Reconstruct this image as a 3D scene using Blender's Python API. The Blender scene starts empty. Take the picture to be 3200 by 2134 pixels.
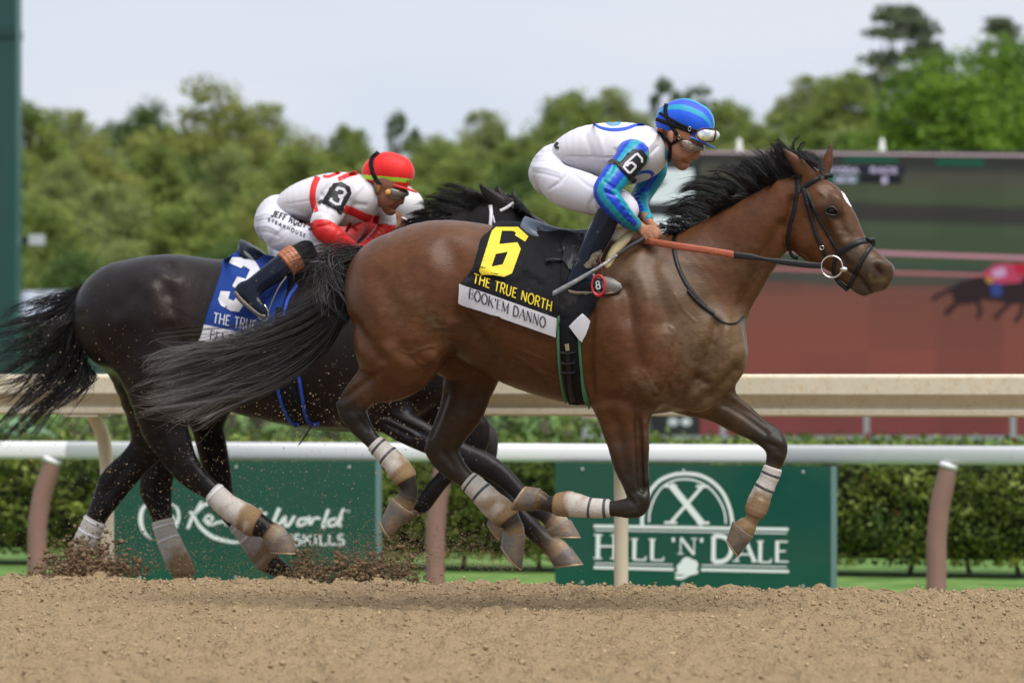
import bpy, bmesh, math, random, time
import numpy as np
from mathutils import Vector, Matrix
from mathutils.bvhtree import BVHTree
from mathutils.geometry import delaunay_2d_cdt
random.seed(7); RNG = np.random.default_rng(7)
scene = bpy.context.scene
COL = scene.collection

# ------------------------------------------------------------------ camera
F = 12250.0          # focal length in pixels of a 3200 px wide frame
HZ = 1164.0          # image row of the horizon in that frame
CH = 0.97            # camera height
YAW = math.radians(15)
cam_d = bpy.data.cameras.new('camera'); cam = bpy.data.objects.new('camera', cam_d); COL.objects.link(cam)
cam.location = (0, 0, CH); cam.rotation_euler = (math.radians(90), 0, 0)
cam_d.sensor_width = 36; cam_d.lens = F / 3200 * 36
cam_d.shift_y = (HZ - 1067) / 3200
cam_d.clip_start = 0.5; cam_d.clip_end = 3000
cam_d.dof.use_dof = True; cam_d.dof.focus_distance = 16.0; cam_d.dof.aperture_fstop = 3.4
scene.camera = cam

# ------------------------------------------------------------------ sky and sun (thin bright overcast)
SUN_EL, SUN_AZ = math.radians(62), math.radians(150)   # azimuth clockwise from +Y
world = bpy.data.worlds.new('World'); scene.world = world; world.use_nodes = True
nt = world.node_tree; nt.nodes.clear()
sky = nt.nodes.new('ShaderNodeTexSky'); sky.sky_type = 'NISHITA'; sky.sun_disc = False
sky.sun_elevation = SUN_EL; sky.sun_rotation = SUN_AZ; sky.air_density = 1.0; sky.dust_density = 1.5
bg1 = nt.nodes.new('ShaderNodeBackground'); bg1.inputs['Strength'].default_value = 0.12
nt.links.new(sky.outputs[0], bg1.inputs['Color'])
tc = nt.nodes.new('ShaderNodeTexCoord')
mp = nt.nodes.new('ShaderNodeMapping'); mp.inputs['Scale'].default_value = (3, 3, 14)
nt.links.new(tc.outputs['Generated'], mp.inputs[0])
nz = nt.nodes.new('ShaderNodeTexNoise'); nz.inputs['Scale'].default_value = 1.6; nz.inputs['Detail'].default_value = 6
nt.links.new(mp.outputs[0], nz.inputs[0])
rp = nt.nodes.new('ShaderNodeValToRGB')
rp.color_ramp.elements[0].position = 0.35; rp.color_ramp.elements[0].color = (0.70, 0.775, 0.91, 1)
rp.color_ramp.elements[1].position = 0.62; rp.color_ramp.elements[1].color = (0.80, 0.835, 0.92, 1)
nt.links.new(nz.outputs[0], rp.inputs[0])
bg2 = nt.nodes.new('ShaderNodeBackground'); bg2.inputs['Strength'].default_value = 0.98
nt.links.new(rp.outputs[0], bg2.inputs['Color'])
mx = nt.nodes.new('ShaderNodeMixShader'); mx.inputs[0].default_value = 0.93
nt.links.new(bg1.outputs[0], mx.inputs[1]); nt.links.new(bg2.outputs[0], mx.inputs[2])
wo = nt.nodes.new('ShaderNodeOutputWorld'); nt.links.new(mx.outputs[0], wo.inputs[0])
sun_d = bpy.data.lights.new('sun', 'SUN'); sun = bpy.data.objects.new('sun', sun_d); COL.objects.link(sun)
sun_d.energy = 4.7; sun_d.angle = math.radians(48); sun_d.color = (1.0, 0.96, 0.9)
sd = Vector((math.sin(SUN_AZ) * math.cos(SUN_EL), math.cos(SUN_AZ) * math.cos(SUN_EL), math.sin(SUN_EL)))
sun.rotation_euler = (-sd).to_track_quat('-Z', 'Y').to_euler(); sun.location = (0, 0, 30)
scene.view_settings.view_transform = 'Standard'; scene.view_settings.look = 'None'
scene.view_settings.exposure = 0.0; scene.view_settings.gamma = 1.0
scene.view_settings.use_curve_mapping = False
scene.cycles.use_denoising = True
scene.cycles.max_bounces = 6; scene.cycles.transparent_max_bounces = 8

# ------------------------------------------------------------------ picture frame -> place
TX, TY = math.cos(YAW), -math.sin(YAW)        # direction the horses run
NX, NY = math.sin(YAW), math.cos(YAW)         # across the track, away from the stand
CROPS = dict(A=(0, 0, 2351/3200), H=(2000, 380, 2226/880), J=(1600, 280, 2.24), C3=(1040, 600, 2.24), C4=(1400, 640, 1384/600),
             C5=(1720, 640, 1660/720), C6=(1000, 1100, 2.24), C7=(1600, 1100, 2.24), L1=(0, 740, 2.24), L2=(600, 440, 1901/800),
             L3=(400, 740, 2.24), L4=(0, 1300, 2352/900), L5=(600, 1300, 2352/900), R6=(2300, 400, 1568/900), R7=(2300, 1100, 1568/900),
             L8=(1300, 500, 1568/450), K3=(1950, 420, 1614/350), K7=(1950, 280, 1930/320), K8=(1950, 620, 9.8),
             S5=(340, 1420, 2352/900), S6=(1700, 1420, 2352/940), Z=(0, 0, 1))
def px(crop, pts, du=0, dv=0):
    ox, oy, s = CROPS[crop]
    out = []
    for p in pts:
        q = [ox + p[0] / s + du, oy + p[1] / s + dv]
        if len(p) > 2: q.append(p[2] / s)
        q += list(p[3:])
        out.append(tuple(q))
    return out
def loc_from_px(u, v, D0, w=0.0):
    """point of the vertical plane along the track at distance D0, moved w across the track -> (x along, w, z, metres per px)"""
    a = (u - 1600.0) / F; c, s = math.cos(YAW), math.sin(YAW)
    x = (a * (D0 + w * c) - w * s) / (c + a * s)
    Y = D0 - x * s + w * c
    return x, w, CH - (v - HZ) / F * Y, Y / F
def to_world(P, D0):
    P = np.asarray(P, float)
    out = np.empty_like(P)
    out[..., 0] = P[..., 0] * TX + P[..., 1] * NX
    out[..., 1] = D0 + P[..., 0] * TY + P[..., 1] * NY
    out[..., 2] = P[..., 2]
    return out
def W(u, v, D0, w=0.0):
    x, w, z, m = loc_from_px(u, v, D0, w)
    return to_world(np.array([x, w, z]), D0)
def world_to_px(P):
    P = np.asarray(P, float)
    return np.stack([1600 + F * P[..., 0] / P[..., 1], HZ - F * (P[..., 2] - CH) / P[..., 1]], -1)

# ------------------------------------------------------------------ objects
ORG = {}
def empty(name, loc, label=None, cat=None, group=None):
    o = bpy.data.objects.new(name, None); COL.objects.link(o); o.location = loc
    o.empty_display_size = 0.2
    ORG[o.name] = np.array(loc, float)
    if label: o['label'] = label; o['category'] = cat
    if group: o['group'] = group
    return o
def mkobj(name, V, faces, mat, parent=None, smooth=True, col=None, label=None, cat=None, group=None, kind=None, loc=None, uv=None):
    """V in place coordinates; the object's origin is its parent's, or loc"""
    V = np.asarray(V, float)
    if parent is not None: org = ORG[parent.name]
    else: org = np.array(loc if loc is not None else (0, 0, 0), float)
    me = bpy.data.meshes.new(name)
    if isinstance(faces, np.ndarray):
        nf, k = faces.shape
        me.vertices.add(len(V)); me.vertices.foreach_set('co', (V - org).astype(np.float32).ravel())
        me.loops.add(nf * k); me.loops.foreach_set('vertex_index', faces.astype(np.int32).ravel())
        me.polygons.add(nf); me.polygons.foreach_set('loop_start', np.arange(0, nf * k, k, dtype=np.int32))
        me.update(calc_edges=True)
    else:
        me.from_pydata([tuple(p) for p in (V - org)], [], faces)
    if smooth: me.polygons.foreach_set('use_smooth', [True] * len(me.polygons))
    if col is not None:
        a = me.color_attributes.new('Col', 'FLOAT_COLOR', 'POINT')
        c4 = np.ones((len(V), 4), np.float32); c4[:, :3] = col
        a.data.foreach_set('color', c4.ravel())
    me.materials.append(mat)
    o = bpy.data.objects.new(name, me); COL.objects.link(o)
    if parent is not None:
        o.parent = parent
    else:
        o.location = org
    ORG[o.name] = org
    if label: o['label'] = label
    if cat: o['category'] = cat
    if group: o['group'] = group
    if kind: o['kind'] = kind
    return o
def join(parts):
    V, Fc, C, n = [], [], [], 0
    for p in parts:
        v = np.asarray(p[0], float); V.append(v)
        Fc += [tuple(i + n for i in f) for f in p[1]]
        if len(p) > 2: C.append(p[2])
        n += len(v)
    V = np.concatenate(V)
    return (V, Fc, np.concatenate(C)) if C else (V, Fc)
def box(x0, x1, y0, y1, z0, z1):
    V = [(x, y, z) for x in (x0, x1) for y in (y0, y1) for z in (z0, z1)]
    return np.array(V, float), [(0, 1, 3, 2), (4, 6, 7, 5), (0, 4, 5, 1), (2, 3, 7, 6), (0, 2, 6, 4), (1, 5, 7, 3)]
def track_box(D0, x0, x1, w0, w1, z0, z1):
    v, f = box(x0, x1, w0, w1, z0, z1)
    return to_world(v, D0), f

# ------------------------------------------------------------------ materials
MATS = {}
def srgb(r, g, b):
    f = lambda c: (c / 255 / 12.92) if c / 255 <= 0.04045 else ((c / 255 + 0.055) / 1.055) ** 2.4
    return (f(r), f(g), f(b))
def mat(name, color=None, rough=0.6, spec=0.5, attr=False, noise=0.0, nscale=20.0, bump=0.0, bscale=60.0, metal=0.0, sheen=0.0,
        trans=0.0, coat=0.0, color2=None, emit=0.0, stretch=None, dirt=None, dirt_lo=0.55, dirt_hi=0.7, dscale=9.0, coords='Object', bdist=.01, bstretch=None):
    if name in MATS: return MATS[name]
    m = bpy.data.materials.new(name); m.use_nodes = True; MATS[name] = m
    n = m.node_tree.nodes; l = m.node_tree.links; b = n['Principled BSDF']
    b.inputs['Roughness'].default_value = rough; b.inputs['Specular IOR Level'].default_value = spec
    b.inputs['Metallic'].default_value = metal; b.inputs['Sheen Weight'].default_value = sheen
    b.inputs['Sheen Roughness'].default_value = 0.4
    b.inputs['Coat Weight'].default_value = coat; b.inputs['Coat Roughness'].default_value = 0.08
    tcn = n.new('ShaderNodeTexCoord'); vec = tcn.outputs[coords]
    if stretch:
        mpn = n.new('ShaderNodeMapping'); mpn.inputs['Scale'].default_value = stretch; l.new(vec, mpn.inputs[0]); vec = mpn.outputs[0]
    if attr:
        at = n.new('ShaderNodeAttribute'); at.attribute_name = 'Col'; c = at.outputs['Color']
    else:
        rgb = n.new('ShaderNodeRGB'); rgb.outputs[0].default_value = (*color, 1); c = rgb.outputs[0]
    if noise > 0 or color2:
        tn = n.new('ShaderNodeTexNoise'); tn.inputs['Scale'].default_value = nscale; tn.inputs['Detail'].default_value = 6; tn.inputs['Roughness'].default_value = 0.65
        l.new(vec, tn.inputs['Vector'])
        if color2:
            r = n.new('ShaderNodeValToRGB'); r.color_ramp.elements[0].position = 0.38; r.color_ramp.elements[1].position = 0.64
            l.new(tn.outputs[0], r.inputs[0])
            mi = n.new('ShaderNodeMix'); mi.data_type = 'RGBA'; l.new(r.outputs[0], mi.inputs[0]); l.new(c, mi.inputs[6]); mi.inputs[7].default_value = (*color2, 1)
            c = mi.outputs[2]
        if noise > 0:
            mr = n.new('ShaderNodeMapRange'); mr.inputs[1].default_value = 0.25; mr.inputs[2].default_value = 0.75
            mr.inputs[3].default_value = 1 - noise; mr.inputs[4].default_value = 1 + noise; l.new(tn.outputs[0], mr.inputs[0])
            vm = n.new('ShaderNodeVectorMath'); vm.operation = 'SCALE'; l.new(c, vm.inputs[0]); l.new(mr.outputs[0], vm.inputs[3]); c = vm.outputs[0]
    if dirt:
        t2 = n.new('ShaderNodeTexNoise'); t2.inputs['Scale'].default_value = dscale; t2.inputs['Detail'].default_value = 9; t2.inputs['Roughness'].default_value = 0.75
        l.new(vec, t2.inputs['Vector'])
        m2 = n.new('ShaderNodeMapRange'); m2.inputs[1].default_value = dirt_lo; m2.inputs[2].default_value = dirt_hi; l.new(t2.outputs[0], m2.inputs[0])
        mi2 = n.new('ShaderNodeMix'); mi2.data_type = 'RGBA'; l.new(m2.outputs[0], mi2.inputs[0]); l.new(c, mi2.inputs[6]); mi2.inputs[7].default_value = (*dirt, 1)
        c = mi2.outputs[2]
    l.new(c, b.inputs['Base Color'])
    if bump > 0:
        tb = n.new('ShaderNodeTexNoise'); tb.inputs['Scale'].default_value = bscale; tb.inputs['Detail'].default_value = 5
        if bstretch:
            mb = n.new('ShaderNodeMapping'); mb.inputs['Scale'].default_value = bstretch; l.new(tcn.outputs[coords], mb.inputs[0]); l.new(mb.outputs[0], tb.inputs['Vector'])
        else: l.new(vec, tb.inputs['Vector'])
        bp = n.new('ShaderNodeBump'); bp.inputs['Strength'].default_value = bump; bp.inputs['Distance'].default_value = bdist
        l.new(tb.outputs[0], bp.inputs['Height']); l.new(bp.outputs[0], b.inputs['Normal'])
    if emit > 0:
        l.new(c, b.inputs['Emission Color']); b.inputs['Emission Strength'].default_value = emit
    if trans > 0:
        tl = n.new('ShaderNodeBsdfTranslucent'); l.new(c, tl.inputs[0])
        ms = n.new('ShaderNodeMixShader'); ms.inputs[0].default_value = trans
        l.new(b.outputs[0], ms.inputs[1]); l.new(tl.outputs[0], ms.inputs[2]); l.new(ms.outputs[0], n['Material Output'].inputs[0])
    return m

# ------------------------------------------------------------------ shapes from distance fields
def catmull(P, n):
    """P (k,d) -> smooth resampling, n pieces per interval; also the parameter (control index)"""
    P = np.asarray(P, float); k = len(P)
    if k < 3:
        t = np.linspace(0, k - 1, (k - 1) * n + 1)
        return np.stack([np.interp(t, np.arange(k), P[:, j]) for j in range(P.shape[1])], -1), t
    E = np.vstack([2 * P[0] - P[1], P, 2 * P[-1] - P[-2]])
    out, T = [], []
    for i in range(k - 1):
        p0, p1, p2, p3 = E[i], E[i + 1], E[i + 2], E[i + 3]
        for j in range(n):
            t = j / n
            q = 0.5 * (2 * p1 + (p2 - p0) * t + (2 * p0 - 5 * p1 + 4 * p2 - p3) * t * t + (3 * p1 - p0 - 3 * p2 + p3) * t ** 3)
            out.append(q); T.append(i + t)
    out.append(P[-1]); T.append(k - 1)
    return np.array(out), np.array(T)
class Chain:
    """tapered limb: control points (u, v, r px, w, depth ratio) placed on a plane; round in the plane, r*ratio deep"""
    def __init__(self, pts, D0, blend=0.03, sub=3, name='', grow=0.0):
        Q = []
        for p in pts:
            u, v, r = p[:3]; w = p[3] if len(p) > 3 else 0.0; k = p[4] if len(p) > 4 else 1.0
            x, _, z, m = loc_from_px(u, v, D0, w)
            Q.append((x, w, z, r * m + grow, k))
        self.ctrl = np.array(Q)
        self.P, self.T = catmull(Q, sub)
        self.P[:, 3] = np.maximum(self.P[:, 3], 0.003); self.P[:, 4] = np.maximum(self.P[:, 4], 0.2)
        self.blend = blend; self.name = name
    def bounds(self, m):
        R = np.maximum(self.P[:, 3], self.P[:, 3] * self.P[:, 4])[:, None] + m
        return (self.P[:, :3] - R).min(0), (self.P[:, :3] + R).max(0)
    def seg(self, i, X, Yc, Z):
        a, b = self.P[i], self.P[i + 1]
        dx, dz = b[0] - a[0], b[2] - a[2]; dy = (b[1] - a[1])
        L = dx * dx + dz * dz + dy * dy * 0.3 + 1e-9
        t = ((X - a[0]) * dx + (Z - a[2]) * dz + (Yc - a[1]) * dy * 0.3) / L
        t = np.clip(t, 0, 1)
        k = a[4] + t * (b[4] - a[4])
        d = np.sqrt((X - a[0] - t * dx) ** 2 + (Z - a[2] - t * dz) ** 2 + ((Yc - a[1] - t * dy) / k) ** 2) - (a[3] + t * (b[3] - a[3]))
        return d, t
    def at(self, V):
        best = np.full(len(V), 1e9); par = np.zeros(len(V)); V = np.asarray(V)
        for i in range(len(self.P) - 1):
            d, t = self.seg(i, V[:, 0], V[:, 1], V[:, 2])
            m = d < best
            best[m] = d[m]; par[m] = self.T[i] + t[m] * (self.T[i + 1] - self.T[i])
        return best, par
def smin(a, b, k):
    h = np.maximum(k - np.abs(a - b), 0) / k
    return np.minimum(a, b) - h * h * k * 0.25
class Field:
    def __init__(self, chains, res):
        self.res = res; m = 0.06
        lo = np.min([c.bounds(m)[0] for c in chains], 0); hi = np.max([c.bounds(m)[1] for c in chains], 0)
        self.o = lo; self.n = np.ceil((hi - lo) / res).astype(int) + 1
        self.ax = [lo[i] + np.arange(self.n[i]) * res for i in range(3)]
    def blank(self): return np.full(self.n, 0.5, np.float32)
    def chain(self, c, m=0.09):
        """-> (slices, distances) for one chain"""
        lo, hi = c.bounds(m)
        s = [slice(max(0, int((lo[i] - self.o[i]) / self.res)), min(self.n[i], int((hi[i] - self.o[i]) / self.res) + 2)) for i in range(3)]
        D = np.full([q.stop - q.start for q in s], 0.5, np.float32)
        for i in range(len(c.P) - 1):
            a, b = c.P[i], c.P[i + 1]
            R = max(a[3], b[3], a[3] * a[4], b[3] * b[4]) + m
            l2 = np.minimum(a[:3], b[:3]) - R; h2 = np.maximum(a[:3], b[:3]) + R
            q = []
            for j in range(3):
                i0 = max(s[j].start, int((l2[j] - self.o[j]) / self.res)); i1 = min(s[j].stop, int((h2[j] - self.o[j]) / self.res) + 2)
                q.append((i0, i1))
            if any(i1 <= i0 for i0, i1 in q): continue
            X = self.ax[0][q[0][0]:q[0][1], None, None].astype(np.float32); Yc = self.ax[1][None, q[1][0]:q[1][1], None].astype(np.float32); Z = self.ax[2][None, None, q[2][0]:q[2][1]].astype(np.float32)
            d, _ = c.seg(i, X, Yc, Z)
            sub = tuple(slice(q[j][0] - s[j].start, q[j][1] - s[j].start) for j in range(3))
            D[sub] = np.minimum(D[sub], d.astype(np.float32))
        return tuple(s), D
    def add(self, G, c):
        s, D = self.chain(c); G[s] = smin(G[s], D, max(c.blend, 1e-4))
    def cut(self, G, c):
        s, D = self.chain(c); G[s] = -smin(-G[s], D, max(c.blend, 1e-4))
def surface_nets(D, o, res):
    ins = D < 0
    nx, ny, nz_ = D.shape
    c = ins[:-1, :-1, :-1].astype(np.int8)
    cnt = np.zeros(c.shape, np.int8)
    for dx in (0, 1):
        for dy in (0, 1):
            for dz in (0, 1):
                cnt += ins[dx:nx - 1 + dx, dy:ny - 1 + dy, dz:nz_ - 1 + dz]
    act = np.argwhere((cnt > 0) & (cnt < 8))
    idx = np.full(c.shape, -1, np.int32); idx[tuple(act.T)] = np.arange(len(act))
    cor = [(dx, dy, dz) for dx in (0, 1) for dy in (0, 1) for dz in (0, 1)]
    val = np.stack([D[act[:, 0] + a, act[:, 1] + b, act[:, 2] + e] for a, b, e in cor], 1)
    pos = np.zeros((len(act), 3)); wsum = np.zeros(len(act))
    for i in range(8):
        for j in range(i + 1, 8):
            d = np.array(cor[j]) - np.array(cor[i])
            if np.abs(d).sum() != 1: continue
            a, b = val[:, i], val[:, j]; m = (a < 0) != (b < 0)
            t = np.where(m, a / np.where(m, a - b, 1), 0)
            pos += np.where(m[:, None], np.array(cor[i]) + t[:, None] * d, 0); wsum += m
    V = o + (act + pos / wsum[:, None]) * res
    faces = []
    for ax in range(3):
        sl0 = [slice(None)] * 3; sl1 = [slice(None)] * 3
        sl0[ax] = slice(0, -1); sl1[ax] = slice(1, None)
        a, b = ins[tuple(sl0)], ins[tuple(sl1)]
        E = np.argwhere(a != b)
        u, v = [(1, 2), (2, 0), (0, 1)][ax]
        ok = (E[:, u] > 0) & (E[:, v] > 0) & (E[:, u] < D.shape[u] - 1) & (E[:, v] < D.shape[v] - 1)
        E = E[ok]; flip = ~a[tuple(E.T)]
        def cell(du, dv):
            Q = E.copy(); Q[:, u] -= du; Q[:, v] -= dv
            return idx[tuple(Q.T)]
        q = np.stack([cell(1, 1), cell(0, 1), cell(0, 0), cell(1, 0)], 1)
        q[flip] = q[flip][:, ::-1]
        faces.append(q)
    Fq = np.concatenate(faces)
    return V, Fq[(Fq >= 0).all(1)]
def smooth_mesh(V, Fq, it=2, lam=0.5):
    e = np.concatenate([Fq[:, [0, 1]], Fq[:, [1, 2]], Fq[:, [2, 3]], Fq[:, [3, 0]]])
    e = np.concatenate([e, e[:, ::-1]])
    n = len(V); deg = np.bincount(e[:, 0], minlength=n).astype(float); deg[deg == 0] = 1
    for k in range(it):
        for l in (lam, -lam * 1.03):
            S = np.stack([np.bincount(e[:, 0], V[e[:, 1], j], n) for j in range(3)], 1) / deg[:, None]
            V = V + l * (S - V)
    return V
def vnormals(V, Fq):
    a = np.cross(V[Fq[:, 2]] - V[Fq[:, 0]], V[Fq[:, 3]] - V[Fq[:, 1]])
    N = np.zeros_like(V)
    for k in range(4):
        for j in range(3): N[:, j] += np.bincount(Fq[:, k], a[:, j], len(V))
    return N / (np.linalg.norm(N, axis=1)[:, None] + 1e-12)
def stroke_dist(UV, pts):
    best = np.full(len(UV), 1e9)
    pts = np.asarray(pts, float)[:, :2]
    if len(pts) == 1: return np.hypot(*(UV - pts[0]).T)
    if len(pts) > 2: pts = catmull(pts, 4)[0]
    for a, b in zip(pts[:-1], pts[1:]):
        d = b - a; t = np.clip(((UV - a) @ d) / (d @ d + 1e-9), 0, 1)
        best = np.minimum(best, np.hypot(*(UV - a - t[:, None] * d).T))
    return best
def side_px(Lv, D0, mirror=True):
    """picture position of each point, the far side folded over onto the near side"""
    Q = np.array(Lv)
    if mirror: Q[:, 1] = -np.abs(Q[:, 1])
    return world_to_px(to_world(Q, D0))
def sculpt(Lv, Fq, D0, strokes, mirror=True, region=None):
    N = vnormals(Lv, Fq); UV = side_px(Lv, D0, mirror); d = np.zeros(len(Lv))
    face = np.clip(np.abs(N[:, 1]) * 1.6, 0, 1)
    for pts, wd, amp in strokes:
        r = stroke_dist(UV, pts)
        d += amp * np.exp(-(r / wd) ** 2) * face
    if region is not None: d = d * region
    return Lv + N * d[:, None]

# ------------------------------------------------------------------ lofts, ribbons, marks laid on a surface
def loft(P, R, K=None, n=14, caps=True, D0=None):
    """P (m,3) track-plane coordinates; rings in the plane of the tangent normal and the across axis"""
    P = np.asarray(P, float); R = np.asarray(R, float); m = len(P)
    K = np.ones(m) if K is None else np.asarray(K, float)
    Tn = np.gradient(P, axis=0); Tn /= np.linalg.norm(Tn, axis=1)[:, None] + 1e-12
    A = np.array([0, 1.0, 0]); B = A - (Tn @ A)[:, None] * Tn; B /= np.linalg.norm(B, axis=1)[:, None] + 1e-12
    C = np.cross(Tn, B)
    ph = np.linspace(0, 2 * np.pi, n, endpoint=False)
    V = P[:, None] + R[:, None, None] * (np.cos(ph)[None, :, None] * C[:, None] + K[:, None, None] * np.sin(ph)[None, :, None] * B[:, None])
    V = V.reshape(-1, 3)
    fc = [(i * n + j, i * n + (j + 1) % n, (i + 1) * n + (j + 1) % n, (i + 1) * n + j) for i in range(m - 1) for j in range(n)]
    if caps:
        fc += [tuple(range(n))[::-1], tuple((m - 1) * n + j for j in range(n))]
    return V, fc
def tube_px(pts, D0, n=12, sub=4, caps=True, k=1.0):
    """tube along picture points (u,v,r,w)"""
    Q = []
    for p in pts:
        x, w, z, m = loc_from_px(p[0], p[1], D0, p[3] if len(p) > 3 else 0.0)
        Q.append((x, w, z, p[2] * m))
    S, _ = catmull(Q, sub)
    V, f = loft(S[:, :3], S[:, 3], np.full(len(S), k), n, caps)
    return to_world(V, D0), f
class Surf:
    def __init__(self, meshes):
        V, Fc, n = [], [], 0
        for v, f in meshes:
            V.append(np.asarray(v)); Fc += [tuple(int(i) + n for i in q) for q in f]; n += len(v)
        self.b = BVHTree.FromPolygons([Vector(p) for p in np.concatenate(V)], Fc)
        self.last = 15.0
    def hit(self, u, v):
        d = Vector(((u - 1600) / F, 1.0, -(v - HZ) / F)).normalized()
        o = Vector((0, 0, CH))
        h, nrm, _, dist = self.b.ray_cast(o + d * 5, d, 200)
        if h is None:
            h = o + d * (self.last / d.y); nrm = -d
            return h, nrm, False
        self.last = h.y
        if nrm.dot(d) > 0: nrm = -nrm
        return h, nrm, True
def ribbon(surf, pts, width, h=0.004, base=0.0005, step=10.0, cols=(-1, -0.8, 0, 0.8, 1), extra=None):
    """raised band along picture points laid on a surface"""
    P = np.asarray([p[:2] for p in pts], float)
    if len(P) > 2: P = catmull(P, 8)[0]
    seg = np.hypot(*np.diff(P, axis=0).T); L = np.concatenate([[0], np.cumsum(seg)])
    n = max(2, int(L[-1] / step) + 1); t = np.linspace(0, L[-1], n)
    P = np.stack([np.interp(t, L, P[:, 0]), np.interp(t, L, P[:, 1])], -1)
    Tn = np.gradient(P, axis=0); Tn /= np.linalg.norm(Tn, axis=1)[:, None] + 1e-9
    Nn = np.stack([-Tn[:, 1], Tn[:, 0]], -1)
    wd = np.broadcast_to(np.interp(np.linspace(0, 1, n), np.linspace(0, 1, np.size(width)), np.atleast_1d(width)), n)
    V, m = [], len(cols)
    for i in range(n):
        for c in cols:
            q = P[i] + Nn[i] * c * wd[i] / 2
            loc, nr, _ = surf.hit(*q)
            V.append(loc + nr * (base if abs(c) == 1 else h))
    fc = [(i * m + j, i * m + j + 1, (i + 1) * m + j + 1, (i + 1) * m + j) for i in range(n - 1) for j in range(m - 1)]
    return np.array(V), fc
def patch(surf, poly, h=0.003, step=12.0, edge=0.0, holes=()):
    """filled picture polygon laid on a surface"""
    loops = [np.asarray(poly, float)[:, :2]] + [np.asarray(q, float)[:, :2] for q in holes]
    V, E = [], []
    for lp in loops:
        dense = []
        for a, b in zip(lp, np.roll(lp, -1, 0)):
            k = max(1, int(np.hypot(*(b - a)) / step))
            dense += [a + (b - a) * j / k for j in range(k)]
        o = len(V); V += dense; E += [(o + i, o + (i + 1) % len(dense)) for i in range(len(dense))]
    lo, hi = loops[0].min(0), loops[0].max(0)
    def inside(q):
        c = False
        for lp in loops:
            for a, b in zip(lp, np.roll(lp, -1, 0)):
                if (a[1] > q[1]) != (b[1] > q[1]) and q[0] < (b[0] - a[0]) * (q[1] - a[1]) / (b[1] - a[1]) + a[0]: c = not c
        return c
    nb = len(V)
    for x in np.arange(lo[0] + step / 2, hi[0], step):
        for y in np.arange(lo[1] + step / 2, hi[1], step):
            if inside((x, y)) and min(np.hypot(V[i][0] - x, V[i][1] - y) for i in range(0, nb, 2)) > step * 0.4: V.append(np.array((x, y)))
    r = delaunay_2d_cdt([Vector(p) for p in V], E, [], 0, 1e-4)
    P2 = r[0]; fc = [f for f in r[2] if inside(sum((P2[i] for i in f), Vector((0, 0))) / len(f))]
    out = []
    for p in P2:
        loc, nr, _ = surf.hit(p.x, p.y); out.append(loc + nr * h)
    fc = [tuple(f)[::-1] for f in fc]
    return np.array(out), fc
def arc(cx, cy, rx, ry, a0, a1, n=10):
    return [(cx + rx * math.cos(math.radians(a0 + (a1 - a0) * i / n)), cy + ry * math.sin(math.radians(a0 + (a1 - a0) * i / n))) for i in range(n + 1)]
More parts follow.
